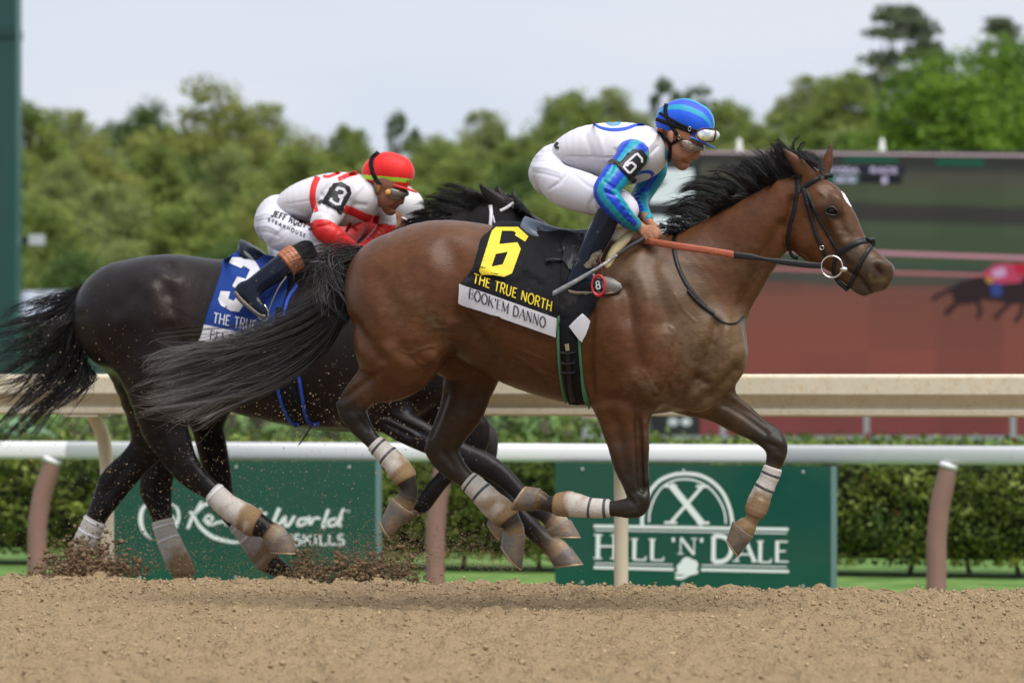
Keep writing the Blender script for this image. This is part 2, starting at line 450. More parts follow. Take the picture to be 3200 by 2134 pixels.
# letters as strokes: (advance, [(thick?, points)], serif ends)
G = {
 'A': (.86, [(0, [(.02, 0), (.43, 1)]), (1, [(.43, 1), (.84, 0)]), (0, [(.17, .34), (.69, .34)])], [(.02, 0), (.84, 0)]),
 'B': (.68, [(1, [(.1, 0), (.1, 1)]), (0, [(.1, 1), (.35, 1)] + arc(.35, .76, .24, .24, 90, -90)[1:] + [(.1, .52)]), (0, [(.35, .52)] + arc(.38, .26, .28, .26, 90, -90) + [(.1, 0)])], []),
 'C': (.78, [(1, arc(.44, .5, .4, .5, 50, 310, 14))], []),
 'D': (.84, [(1, [(.12, 0), (.12, 1)]), (1, [(.12, 1), (.34, 1)] + arc(.36, .5, .42, .5, 90, -90, 12)[1:] + [(.12, 0)])], []),
 'E': (.64, [(1, [(.1, 0), (.1, 1)]), (0, [(.1, 1), (.56, 1)]), (0, [(.1, .52), (.48, .52)]), (0, [(.1, 0), (.6, 0)])], []),
 'F': (.6, [(1, [(.1, 0), (.1, 1)]), (0, [(.1, 1), (.55, 1)]), (0, [(.1, .52), (.46, .52)])], [(.1, 0)]),
 'H': (.84, [(1, [(.12, 0), (.12, 1)]), (1, [(.72, 0), (.72, 1)]), (0, [(.12, .52), (.72, .52)])], [(.12, 0), (.12, 1), (.72, 0), (.72, 1)]),
 'I': (.34, [(1, [(.17, 0), (.17, 1)])], [(.17, 0), (.17, 1)]),
 'J': (.5, [(1, [(.38, 1), (.38, .2)] + arc(.2, .2, .18, .2, 0, -160, 6)[1:])], []),
 'K': (.76, [(1, [(.1, 0), (.1, 1)]), (0, [(.7, 1), (.12, .42)]), (1, [(.28, .58), (.74, 0)])], [(.1, 0), (.1, 1), (.74, 0)]),
 'L': (.62, [(1, [(.1, 0), (.1, 1)]), (0, [(.1, 0), (.56, 0), (.58, .16)])], [(.1, 1)]),
 'M': (1.0, [(0, [(.1, 0), (.1, 1)]), (1, [(.1, 1), (.5, .1)]), (0, [(.5, .1), (.88, 1)]), (1, [(.88, 1), (.88, 0)])], [(.1, 0), (.88, 0)]),
 'N': (.86, [(0, [(.12, 0), (.12, 1)]), (1, [(.12, 1), (.74, 0)]), (0, [(.74, 0), (.74, 1)])], [(.12, 0), (.74, 1)]),
 'O': (.9, [(1, arc(.45, .5, .39, .5, 0, 360, 20))], []),
 'R': (.72, [(1, [(.1, 0), (.1, 1)]), (0, [(.1, 1), (.36, 1)] + arc(.36, .75, .25, .25, 90, -90)[1:] + [(.1, .5)]), (1, [(.36, .5), (.66, 0)])], [(.1, 0)]),
 'S': (.62, [(1, arc(.31, .74, .23, .26, 40, 250, 9) + arc(.31, .26, .25, .26, 90, -150, 10))], []),
 'T': (.7, [(1, [(.35, 0), (.35, 1)]), (0, [(.02, 1), (.68, 1)])], [(.35, 0)]),
 'U': (.8, [(1, [(.1, 1), (.1, .3)] + arc(.38, .3, .28, .3, 180, 360, 10)[1:] + [(.66, 1)])], []),
 'X': (.86, [(1, [(.04, 1), (.82, 0)]), (0, [(.8, 1), (.05, 0)])], [(.04, 1), (.82, 0), (.8, 1), (.05, 0)]),
 'Y': (.76, [(1, [(.02, 1), (.38, .48)]), (0, [(.74, 1), (.38, .48)]), (1, [(.38, .48), (.38, 0)])], []),
 'G': (.84, [(1, arc(.44, .5, .4, .5, 50, 330, 14) + [(.8, .46), (.5, .46)])], []),
 "'": (.24, [(1, [(.12, 1), (.12, .74)])], []),
 '1': (.4, [(1, [(.22, 0), (.22, 1)])], []),
 '0': (.74, [(1, arc(.36, .5, .28, .5, 0, 360, 16))], []),
 '8': (.66, [(1, arc(.32, .74, .22, .25, 0, 360, 14)), (1, arc(.32, .26, .26, .27, 0, 360, 14))], []),
 '3': (.7, [(1, arc(.32, .74, .26, .26, 150, -80, 10) + arc(.32, .26, .3, .26, 80, -150, 10))], []),
 '6': (.7, [(1, arc(.35, .7, .28, .3, 40, 180, 8) + arc(.35, .28, .29, .28, 180, 540, 14))], []),
 '.': (.3, [(1, [(.12, 0), (.12, .1)])], []), ' ': (.4, [], []),
}
def lettering(surf, text, p0, p1, height, thick=.13, thin=.06, serif=False, up=None, h=0.003, step=7.0, size=None, gap=.1):
    """text from p0 to p1 (picture points of the baseline), as thin raised strokes on a surface"""
    p0, p1 = np.array(p0, float), np.array(p1, float)
    adv = [G[c][0] * (size[i] if size else 1) + gap for i, c in enumerate(text)]
    L = np.hypot(*(p1 - p0)); ex = (p1 - p0) / sum(adv)
    if up is None:
        d = (p1 - p0) / L; up = np.array([d[1], -d[0]])
    else: up = np.array(up, float) / np.hypot(*up)
    parts, x, k = [], 0.0, 0
    for i, c in enumerate(text):
        s = size[i] if size else 1.0
        strokes = list(G[c][1])
        if serif:
            for (sx, sy) in G[c][2]: strokes.append((-1, [(sx - .15, sy), (sx + .15, sy)]))
        for th, pts in strokes:
            w = height * s * (thick if th == 1 else (thin if th == 0 else thin * .8))
            q = []
            for (a, b) in pts:
                lo = (thin if th != 1 else thick * .5) * .5
                bb = b * (1 - thin) + thin * .5 if len(pts) == 2 and th != 1 else b
                q.append(p0 + ex * (x + a * s) + up * height * s * bb)
            q = np.array(q)
            if len(q) > 2: # keep corners: no smoothing
                q2 = [q[0]]
                for a, b in zip(q[:-1], q[1:]): q2 += [a + (b - a) * .5, b]
                q = np.array(q2)
            parts.append(strip(surf, q, w, h + 0.00012 * (k % 9), step)); k += 1
        x += adv[i]
    return join([p for p in parts if len(p[1])])
def strip(surf, q, width, h, step=7.0):
    """flat mitred stroke along a corner-true polyline"""
    q = np.asarray(q, float); P = [q[0]]
    for a, b in zip(q[:-1], q[1:]):
        n = max(1, int(np.hypot(*(b - a)) / step)); P += [a + (b - a) * (j + 1) / n for j in range(n)]
    P = np.array(P); d = np.diff(P, axis=0); d /= np.hypot(*d.T)[:, None] + 1e-9
    t = np.vstack([d[:1], d[:-1] + d[1:], d[-1:]]); ln = np.hypot(*t.T)[:, None]; t = t / (ln + 1e-9)
    nn = np.stack([-t[:, 1], t[:, 0]], -1)
    cosb = np.clip(np.concatenate([[1], (nn[1:-1] * np.stack([-d[:-1, 1], d[:-1, 0]], -1)).sum(1), [1]]), .5, 1)
    V = []
    wd = np.interp(np.linspace(0, 1, len(P)), np.linspace(0, 1, np.size(width)), np.atleast_1d(width))
    for i, p in enumerate(P):
        for s in (-.5, .5):
            loc, nr, _ = surf.hit(*(p + nn[i] * s * wd[i] / cosb[i])); V.append(loc + nr * h)
    return np.array(V), [(2 * i, 2 * i + 1, 2 * i + 3, 2 * i + 2) for i in range(len(P) - 1)]
def strands(guides, D0, n, spread=6.0, wspread=.04, rad=.0011, wave=5.0, lenvar=.35, c0=(.01, .009, .009), c1=None, steps=14, seed=1, tipw=.5, between=True, lock=22, stray=.12, fan=1.0):
    """hair: guides are lists of picture points (u,v[,w]); strands run between neighbouring guides"""
    r = np.random.default_rng(seed)
    Gd = []
    for g in guides:
        q = [(p[0], p[1], p[2] if len(p) > 2 else 0.0) for p in g]
        S, T = catmull(q, 6); t = np.linspace(0, 1, len(S)); s = np.linspace(0, 1, steps)
        Gd.append(np.stack([np.interp(s, t, S[:, j]) for j in range(3)], -1))
    Gd = np.array(Gd); V, Fc, C = [], [], []; c1 = c0 if c1 is None else c1
    s = np.linspace(0, 1, steps); o = 0
    nl = max(3, n // lock); locks = [(r.integers(0, max(1, len(Gd) - 1)), r.random() if between and len(Gd) > 1 else 0, 1 - lenvar * r.random() ** 1.3, r.normal(0, 1, 2) * spread, r.random(4) * 6.28, 1.2 + r.random() * 2.2, r.normal(0, 1)) for _ in range(nl)]
    for k in range(n):
        i, f, cut, off, ph, fr, wo_ = locks[r.integers(0, nl)] if r.random() > stray else (r.integers(0, max(1, len(Gd) - 1)), r.random() if between else 0, 1 - lenvar * r.random(), r.normal(0, 1, 2) * spread * 1.3, r.random(4) * 6.28, 1.5 + r.random() * 3, r.normal(0, 1))
        f = np.clip(f + r.normal(0, .07), 0, 1) if between and len(Gd) > 1 else 0
        g = Gd[i] * (1 - f) + Gd[min(i + 1, len(Gd) - 1)] * f
        cut = cut * (1 - .12 * r.random())
        g = np.stack([np.interp(s * cut, s, g[:, j]) for j in range(3)], -1)
        o2 = r.normal(0, 1, 2) * spread * .55; q2 = r.random(2) * .7
        g[:, 0] += off[0] * (.2 + fan * s) + o2[0] * (1 - .55 * s) + wave * s * np.sin(fr * s * 3 + ph[0] + q2[0])
        g[:, 1] += off[1] * (.2 + fan * s) + o2[1] * (1 - .55 * s) + wave * s * np.sin(fr * s * 3.3 + ph[1] + q2[1])
        g[:, 2] += wo_ * wspread * (.35 + s) + r.normal(0, 1) * wspread * .3
        L = np.array([loc_from_px(p[0], p[1], D0, p[2])[:3] for p in g])
        rr = rad * (.7 + .6 * r.random()) * (1 - (1 - tipw) * s); rr[-1] *= .2
        v, fc = loft(L, rr, None, 3, False)
        V.append(v); Fc.append(np.array(fc) + o); o += len(v)
        br = .6 + .8 * r.random()
        cc = (np.array(c0)[None] * (1 - s[:, None] ** 2.4) + np.array(c1)[None] * s[:, None] ** 2.4) * br
        C.append(np.repeat(cc, 3, 0))
    return to_world(np.concatenate(V), D0), np.concatenate(Fc), np.concatenate(C)
# ================================================================== the setting
def smooth_noise(shape, cell, seed):
    r = np.random.default_rng(seed); n0, n1 = int(shape[0] / cell) + 3, int(shape[1] / cell) + 3
    g = r.random((n0, n1)); x = np.arange(shape[0]) / cell; y = np.arange(shape[1]) / cell
    xi, yi = x.astype(int), y.astype(int); fx, fy = x - xi, y - yi
    fx = fx * fx * (3 - 2 * fx); fy = fy * fy * (3 - 2 * fy)
    a = g[xi][:, yi] * (1 - fx)[:, None] + g[xi + 1][:, yi] * fx[:, None]
    b = g[xi][:, yi + 1] * (1 - fx)[:, None] + g[xi + 1][:, yi + 1] * fx[:, None]
    return a * (1 - fy)[None] + b * fy[None]
D_CREST = 17.65
dirt_m = mat('track_dirt', (.335, .25, .150), rough=.95, spec=.05, noise=.42, nscale=48, color2=(.245, .176, .104), dirt=(.195, .138, .082), dirt_lo=.50, dirt_hi=.72, dscale=4.5, bump=.9, bscale=70, bdist=.03, coords='Object')
# loose raked dirt: fine relief where the camera sees it
st_ = .0148; nx_, ny_ = int(8.4 / st_), int(6.9 / st_)
X_ = -4.2 + np.arange(nx_) * st_; N_ = 11.4 + np.arange(ny_) * st_
hh = np.zeros((nx_, ny_))
for cell, amp, sd in [(50, .014, 1), (18, .010, 2), (7.5, .014, 3), (3.4, .020, 4), (1.9, .016, 5)]: hh += amp * (smooth_noise((nx_, ny_), cell, sd) - .5)
cl = smooth_noise((nx_, ny_), 3.2, 9); hh += .060 * np.clip(cl - .60, 0, 1); cl = smooth_noise((nx_, ny_), 6.5, 10); hh += .070 * np.clip(cl - .66, 0, 1)
cl = smooth_noise((nx_, ny_), 5, 12); hh -= .11 * np.clip(cl - .62, 0, 1)
hh += .007 * RNG.random((nx_, ny_)); hh += .008 * np.sin(N_[None] * 2 * np.pi / .42 + 6 * smooth_noise((nx_, ny_), 60, 31))
hh -= .12 * np.clip((N_ - (D_CREST - .10)) / .25, 0, 1)[None] ** 2
gx, gn = np.meshgrid(X_, N_, indexing='ij')
V_ = to_world(np.stack([gx.ravel(), gn.ravel() - 15.0, hh.ravel()], -1), 15.0)
ii = (np.arange(nx_ - 1)[:, None] * ny_ + np.arange(ny_ - 1)[None]).ravel()
mkobj('dirt_track', V_, np.stack([ii, ii + ny_, ii + ny_ + 1, ii + 1], 1), dirt_m, kind='structure')
def ground_strip(name, n0, n1, z0, z1, m, x=300):
    v = to_world(np.array([(-x, n0 - 15, z0), (x, n0 - 15, z0), (x, n1 - 15, z1), (-x, n1 - 15, z1)], float), 15.0)
    return mkobj(name, v, [(0, 1, 2, 3)], m, smooth=False, kind='structure')
ground_strip('dirt_ground', -60, 17.72, -.055, -.055, dirt_m)
ground_strip('track_edge', 17.72, 21.5, -.06, -.56, dirt_m)
grass_m = mat('turf', (.085, .165, .045), rough=.9, spec=.1, noise=.3, nscale=3, color2=(.13, .215, .06), bump=.6, bscale=40)
v = np.array([(-900, 19.5, -.565), (900, 19.5, -.565), (900, 2500, -.565), (-900, 2500, -.565)], float)
mkobj('grass_ground', v, [(0, 1, 2, 3)], grass_m, smooth=False, kind='structure')
def clods(P, S, seed=0):
    r = np.random.default_rng(seed); n = len(P)
    oc = np.array([(1, 0, 0), (-1, 0, 0), (0, 1, 0), (0, -1, 0), (0, 0, 1), (0, 0, -1)], float)
    f = np.array([(0, 2, 4), (2, 1, 4), (1, 3, 4), (3, 0, 4), (2, 0, 5), (1, 2, 5), (3, 1, 5), (0, 3, 5)])
    Q = r.normal(size=(n, 3, 3)); Q = np.linalg.qr(Q)[0]
    B = (oc[None] * (1 + .3 * r.normal(size=(n, 6, 1)))) @ Q * (np.asarray(S)[:, None] * (1 + .3 * r.normal(size=(n, 3))).clip(.5, 1.6))[:, None]
    return (B + np.asarray(P)[:, None]).reshape(-1, 3), (f[None] + 6 * np.arange(n)[:, None, None]).reshape(-1, 3)
n = 42000; xs = RNG.uniform(-3.6, 3.6, n); ns = np.concatenate([RNG.uniform(11.8, 17.6, n // 2), 17.6 - np.abs(RNG.normal(0, .9, n - n // 2))])
ix = ((xs + 4.2) / st_).astype(int).clip(0, nx_ - 1); iy = ((ns - 11.4) / st_).astype(int).clip(0, ny_ - 1)
sz = .003 + .006 * RNG.random(n) ** 2 + .006 * (RNG.random(n) > .988)
P_c = to_world(np.stack([xs, ns - 15, hh[ix, iy] + sz * .3], -1), 15.0)
v, f = clods(P_c, sz, 3)
mkobj('dirt_clods', v, f, mat('clod', (.30, .222, .135), rough=.95, spec=.05, noise=.5, nscale=12), smooth=False, kind='stuff', label='loose dirt clods lying over the track surface', cat='dirt')

# ---- cream inner rail with curved posts
D_RAIL = 20.2
cream_m = mat('cream_paint', (.58, .53, .41), rough=.45, spec=.4, noise=.06, nscale=8, dirt=(.50, .38, .21), dirt_lo=.50, dirt_hi=.72, dscale=26)
rail = empty('track_rail', to_world(np.array([0, 0, 0]), D_RAIL), 'cream painted inner rail running along the dirt track behind the horses', 'rail')
prof = [(-.05, 0), (-.108, -.002), (-.118, -.008), (-.122, -.02), (-.122, -.098), (-.118, -.108), (-.108, -.114), (-.066, -.156), (-.060, -.172), (-.078, -.177), (-.080, -.183), (-.080, -.205), (-.074, -.211), (-.03, -.214), (.10, -.21), (.12, -.10), (.10, 0)]
RT = .962
def extrude(D0, prof, x0, x1, zt):
    V = [(x, n_, zt + z) for x in (x0, x1) for n_, z in prof]; m = len(prof)
    f = [(j, (j + 1) % m, m + (j + 1) % m, m + j) for j in range(m)] + [tuple(range(m))[::-1], tuple(m + j for j in range(m))]
    return to_world(np.array(V, float), D0), f
for a, b in ((-9.0, -1.906), (-1.9, 5.0), (5.006, 12.0)):
    o = mkobj('rail_beam', *extrude(D_RAIL, prof, a, b, RT), cream_m, rail)
    o.modifiers.new('b', 'BEVEL').width = .003; o.data.polygons.foreach_set('use_smooth', [False] * len(o.data.polygons))
def post(u_a, D0, path, r, m, parent, name='post', n=16):
    x0 = loc_from_px(u_a / .7347, 1500, D0, path[-1][0])[0]
    S, _ = catmull([(x0, p[0], p[1], p[2] if len(p) > 2 else r) for p in path], 6)
    V, f = loft(S[:, :3], S[:, 3], None, n)
    return mkobj(name, to_world(V, D0), f, m, parent)
postm = mat('post_paint', (.58, .52, .40), rough=.5, noise=.05, nscale=6, dirt=(.45, .33, .18), dirt_lo=.6, dirt_hi=.8, dscale=10)
for u_a in (246, 1426, 2700):
    pp = post(u_a, D_RAIL, [(-.02, RT - .19), (.05, RT - .24), (.16, RT - .33), (.21, RT - .46), (.225, RT - .65), (.225, -.7)], .037, postm, rail)
    x0 = loc_from_px(u_a / .7347, 1500, D_RAIL, .225)[0]
    v, f = track_box(D_RAIL, x0 - .13, x0 + .06, -.07, .12, RT - .225, RT - .20)
    mkobj('bracket', v, f, postm, pp, smooth=False)

# ---- white turf rail with brown posts
D_TURF = 27.0
wr = empty('turf_rail', to_world(np.array([0, 0, -.56]), D_TURF), 'white plastic turf rail on leaning dusty pink posts in front of the hedge', 'rail')
white_p = mat('white_plastic', (.66, .66, .69), rough=.35, spec=.5, dirt=(.5, .48, .46), dirt_lo=.62, dirt_hi=.9, dscale=5)
sm = 333.3 * 1.0
zt = CH - (1018 - 855) / 9000 * D_TURF; zb = CH - (1060 - 855) / 9000 * D_TURF
ph_ = np.linspace(0, 2 * np.pi, 20, endpoint=False); hz_, hn_ = (zt - zb) / 2, .055
pr = [(-hn_ * np.sign(math.cos(a)) * abs(math.cos(a)) ** .6, hz_ * np.sign(math.sin(a)) * abs(math.sin(a)) ** .6) for a in ph_]
for a, b in ((-12, -3.265), (-3.26, 1.9), (1.905, 16)): mkobj('rail_tube', *extrude(D_TURF, pr, a, b, (zt + zb) / 2), white_p, wr)
pink = mat('dusty_pink_post', (.235, .125, .105), rough=.6, noise=.10, nscale=5, dirt=(.30, .2, .14), dirt_lo=.62, dirt_hi=.85, dscale=8)
for ua, top in ((85, 44), (999, 24), (2150, 30)):
    dx = top / 9000 * 27 * .9
    x0 = loc_from_px(ua / .7347, 1700, D_TURF, 0)[0]
    S, _ = catmull([(x0 + dx, .0, zb + .01, .062), (x0 + dx * .78, .0, zb - .10, .066), (x0 + dx * .30, .0, zb - .28, .068), (x0 + dx * .05, 0, zb - .46, .068), (x0, 0, zb - .62, .068), (x0, 0, -.8, .068)], 6)
    V, f = loft(S[:, :3], S[:, 3], None, 18); pp = mkobj('post', to_world(V, D_TURF), f, pink, wr)
    v, f = loft(np.array([(x0 + dx + .002, 0, zb + .012), (x0 + dx * .9, 0, zb - .022)]), np.array([.07, .069]), None, 16)
    mkobj('collar', to_world(v, D_TURF), f, white_p, pp)

# ---- sponsor boards hung on the turf rail
green_b = mat('board_green', (.006, .070, .052), rough=.07, spec=.55, noise=.06, nscale=2, bump=.10, bscale=1.3)
letter_w = mat('board_white', (.72, .74, .76), rough=.5)
edge_m = mat('board_edge', (.10, .17, .17), rough=.4)
def board(crop, quad, label):
    q = [W(*p[:2], 26.85) for p in px(crop, quad)]
    nn = NV_ * .03
    o = empty('sponsor_board', tuple((q[2] + q[3]) / 2), label, 'sign', 'green sponsor boards under the turf rail')
    V = np.array([*q, *[p + nn for p in q]])
    mkobj('panel', V, [(0, 1, 2, 3)[::-1], (4, 5, 6, 7), (0, 4, 7, 3), (3, 7, 6, 2), (0, 1, 5, 4)], green_b, o, smooth=False)
    ev = [q[1], q[1] + TV_ * .035 + NV_ * .03, q[2] + TV_ * .035 + NV_ * .03, q[2]]
    mkobj('edge_strip', np.array([p - NV_ * .004 for p in ev]), [(0, 1, 2, 3)[::-1]], edge_m, o, smooth=False)
    for s_, t_ in ((.1, .05), (.47, .05), (.9, .05), (.1, .945), (.47, .945), (.9, .945)):
        p = (q[0] * (1 - s_) + q[1] * s_) * (1 - t_) + (q[3] * (1 - s_) + q[2] * s_) * t_
        mkobj('screw', *ball_(p, .010), mat('screw', (.5, .52, .52), rough=.4, metal=.6), o)
    return o, Surf([(V[:4], [(0, 1, 2, 3)])])
TV_, NV_ = np.array([TX, TY, 0]), np.array([NX, NY, 0])
def ball_(c, r, n=6):
    V = [(c[0] + r * math.sin(math.pi * i / n) * math.cos(math.pi * j / n), c[1] + r * math.sin(math.pi * i / n) * math.sin(math.pi * j / n), c[2] + r * math.cos(math.pi * i / n)) for i in range(n + 1) for j in range(2 * n)]
    return np.array(V), [(i * 2 * n + j, i * 2 * n + (j + 1) % (2 * n), (i + 1) * 2 * n + (j + 1) % (2 * n), (i + 1) * 2 * n + j) for i in range(n) for j in range(2 * n)]
bh, BH = board('S6', [(88, 62), (2245, 90), (2245, 1090), (85, 1050)], 'green board with white arch and large X logo, right of the two boards')
def mark(o, S, crop, name, pts, w, h=.004, smooth=True, step=5.0):
    q = px(crop, pts)
    if smooth and len(q) > 2: q = [tuple(p) for p in catmull(np.array(q), 6)[0]]
    v, f = strip(S, [p[:2] for p in q], np.atleast_1d(w) / CROPS[crop][2], h, step)
    return mkobj(name, v, f, letter_w, o, smooth=False)
mark(bh, BH, 'S6', 'arch', [(768, 555), (770, 480), (790, 380), (835, 280), (910, 200), (1010, 158), (1110, 148), (1220, 162), (1320, 215), (1400, 300), (1450, 410), (1470, 500), (1475, 560)], 28)
mark(bh, BH, 'S6', 'arch', [(822, 528), (828, 450), (860, 350), (920, 260), (1010, 205), (1110, 192), (1210, 212), (1310, 275), (1380, 370), (1415, 460), (1422, 538)], 14)
for a, b, w in (((390, 558), (1912, 583), 24), ((398, 590), (1900, 615), 9), ((398, 847), (1008, 859), 9), ((390, 880), (1015, 896), 24), ((1233, 863), (1900, 877), 9), ((1230, 898), (1916, 912), 24)): mark(bh, BH, 'S6', 'rule', [a, b], w)
mkobj('logo_letter', *lettering(BH, 'X', px('S6', [(975, 543)])[0], px('S6', [(1290, 546)])[0], 310 / 2.502, .16, .08, True, h=.004), letter_w, bh, smooth=False)
for tx, p0_, p1_, hh_, sz_ in (("HILL", (395, 815), (965, 826), 195, [1, .86, .86, .86]), ("'N'", (990, 778), (1270, 782), 130, None), ("DALE", (1300, 835), (1940, 842), 200, [1, .84, .84, .84])):
    mkobj('word', *lettering(BH, tx, px('S6', [p0_])[0], px('S6', [p1_])[0], hh_ / 2.502, .17, .075, True, h=.004, size=sz_), letter_w, bh, smooth=False)
for c_, r_ in (((1120, 850), 50), ((1080, 885), 42), ((1165, 862), 42), ((1118, 895), 46)):
    mkobj('tree_emblem', *patch(BH, [(px('S6', [c_])[0][0] + r_ / 2.5 * math.cos(a), px('S6', [c_])[0][1] + r_ / 2.5 * math.sin(a)) for a in np.linspace(0, 6.28, 16)[:-1]], .004 + r_ * 4e-6, 20), letter_w, bh, smooth=False)
mark(bh, BH, 'S6', 'wave', [(1028, 925), (1080, 925), (1130, 915), (1205, 905)], [18, 26, 26, 20]); mark(bh, BH, 'S6', 'wave', [(1028, 958), (1080, 960), (1140, 935), (1205, 922)], [28, 26, 20, 14], h=.0045)
b2, B2 = board('S5', [(48, 55), (2180, 52), (2180, 1060), (40, 1060)], 'green board with white handwritten World logo, left of the two boards')
for pts, w in (([(660, 470), (690, 480), (720, 465), (780, 410), (850, 395)], 26), ([(645, 605), (680, 520), (720, 450), (760, 380)], [24, 28, 24, 18]), ([(690, 480), (740, 580), (850, 670), (1000, 712), (1080, 712)], [20, 30, 34, 26, 14]),
               ([(770, 530), (820, 545), (850, 520), (820, 495), (790, 520), (800, 560), (850, 570), (900, 545)], 20), ([(900, 560), (960, 520), (930, 500), (960, 570), (1000, 560)], 18), ([(1000, 540), (1050, 510), (1090, 540), (1050, 570), (1005, 545)], 18),
               ([(1100, 570), (1120, 510), (1170, 500)], 18), ([(1240, 440), (1215, 540), (1250, 570)], 22), ([(1190, 475), (1295, 482)], 22), ([(1365, 580), (1352, 540), (1395, 435)], 30), ([(1365, 585), (1400, 560), (1440, 510), (1440, 570), (1470, 575), (1520, 500)], 26), ([(1620, 520), (1560, 530), (1545, 575), (1600, 565), (1640, 510), (1640, 575)], 22),
               ([(1650, 570), (1680, 520), (1730, 520)], 22), ([(1795, 445), (1750, 580), (1770, 582)], 26), ([(1860, 520), (1800, 540), (1800, 580), (1860, 560), (1920, 440)], 22), ([(1905, 500), (1880, 570), (1905, 580)], 24)): mark(b2, B2, 'S5', 'script', pts, w)
mkobj('word', *lettering(B2, 'CATSKILLS', px('S5', [(1240, 735)])[0], px('S5', [(1940, 735)])[0], 84 / 2.613, .19, .17, h=.004), letter_w, b2, smooth=False)
mkobj('word', *lettering(B2, 'TM', px('S5', [(1925, 472)])[0], px('S5', [(1975, 472)])[0], 22 / 2.613, .16, .14, h=.004), letter_w, b2, smooth=False)
mark(b2, B2, 'S5', 'emblem', [(350, 695), (290, 630), (262, 540), (275, 450), (330, 385)], [6, 26, 38, 34, 14]); mark(b2, B2, 'S5', 'emblem', [(500, 395), (560, 440), (572, 520), (545, 600), (520, 640)], [10, 22, 24, 20, 10]); mark(b2, B2, 'S5', 'emblem', [(515, 500), (540, 560), (535, 620)], [30, 30, 14], h=.0045)

# ---- hedges
leaf_m = mat('hedge_leaf', attr=True, rough=.55, spec=.3, trans=.25)
tree_m = mat('tree_leaf', attr=True, rough=.6, spec=.15, trans=.45)
bark_m = mat('bark', (.11, .09, .07), rough=.9, noise=.3, nscale=6)
def leaves(P, size, cols, seed, up=.35, aspect=.55):
    """many small leaf quads at P"""
    r = np.random.default_rng(seed); n = len(P)
    a = r.normal(size=(n, 3)); a[:, 2] += up; a /= np.linalg.norm(a, axis=1)[:, None]
    b = r.normal(size=(n, 3)); b -= (a * b).sum(1)[:, None] * a; b /= np.linalg.norm(b, axis=1)[:, None]; c = np.cross(a, b)
    s = (np.asarray(size) * (.6 + .8 * r.random(n)))[:, None]
    V = np.stack([P - b * s, P + c * s * aspect, P + b * s, P - c * s * aspect], 1).reshape(-1, 3)
    return V, np.arange(4 * n).reshape(n, 4), np.repeat(cols, 4, 0)
def hedge(name, D0, x0, x1, depth, z0, top, n, lsize, label, lo=(.04, .075, .014), hi=(.29, .34, .06), lump=.12, seed=1):
    r = np.random.default_rng(seed); root = empty(name, to_world(np.array([(x0 + x1) / 2, 0, z0]), D0), label, 'hedge')
    x = r.uniform(x0, x1, n); ht = np.array([top(q) for q in x]); f = r.random(n)
    w = -depth * (1 - .55 * r.random(n) ** 2) * (1 + lump * np.sin(x * 5.1 + seed) * np.sin(f * 6 + x)); z = z0 + .10 + (ht - z0 - .10) * f
    w = np.where(f > .90, r.uniform(-depth, depth, n), w) + .05 * np.sin(x * 9 + f * 11)
    bot = np.clip((z - z0) / .3, .75, 1); w *= bot
    z += .03 * r.normal(size=n) * (f > .85)
    P = to_world(np.stack([x, w, z], -1), D0)
    t = (smooth_noise((200, 60), 6, seed)[((x - x0) / (x1 - x0) * 199).astype(int), (f * 59).astype(int)] * .9 + .35 * r.random(n) - .15).clip(0, 1)[:, None]
    col = np.array(lo) * (1 - t) + np.array(hi) * t
    col[r.random(n) < .006] = (.16, .08, .03)
    v, fc, cc = leaves(P, lsize, col, seed, .5); mkobj('foliage', v, fc, leaf_m, root, smooth=False, col=cc)
    v, fc = track_box(D0, x0, x1, -depth * .55, depth, z0 + .14, z0 + (min(top(x0), top(x1)) - z0) * .9); mkobj('inner_shade', v, fc, mat('hedge_shade', (.012, .016, .008), rough=1.0), root, smooth=False)  # near-black box, painted shade filling the inside of the hedge
    for k in range(int((x1 - x0) / .55)):
        xx = x0 + .55 * k + r.uniform(0, .3); V, fc = loft(np.array([(xx, -depth * .4, z0 - .02), (xx + r.uniform(-.08, .08), -depth * .5, z0 + .22), (xx + r.uniform(-.15, .15), -depth * .45, z0 + .5)]), np.array([.022, .018, .012]), None, 6)
        mkobj('stem', to_world(V, D0), fc, bark_m, root)
    return root
def zA(y, D): return CH - (y - 855) / 9000 * D
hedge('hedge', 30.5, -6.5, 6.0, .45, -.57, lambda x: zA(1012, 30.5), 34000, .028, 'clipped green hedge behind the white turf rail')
hedge('hedge', 36.0, -8, 5.6, .6, -.57, lambda x: zA(1003, 36) + .26 * math.exp(-((x - .35) / .75) ** 2) + .10 * max(0, -x - 1.5) * (x > -3) + .16 * (x < -3), 16000, .045, 'taller rounded darker hedge beyond the clipped hedge', (.03, .065, .016), (.17, .24, .045), seed=5)

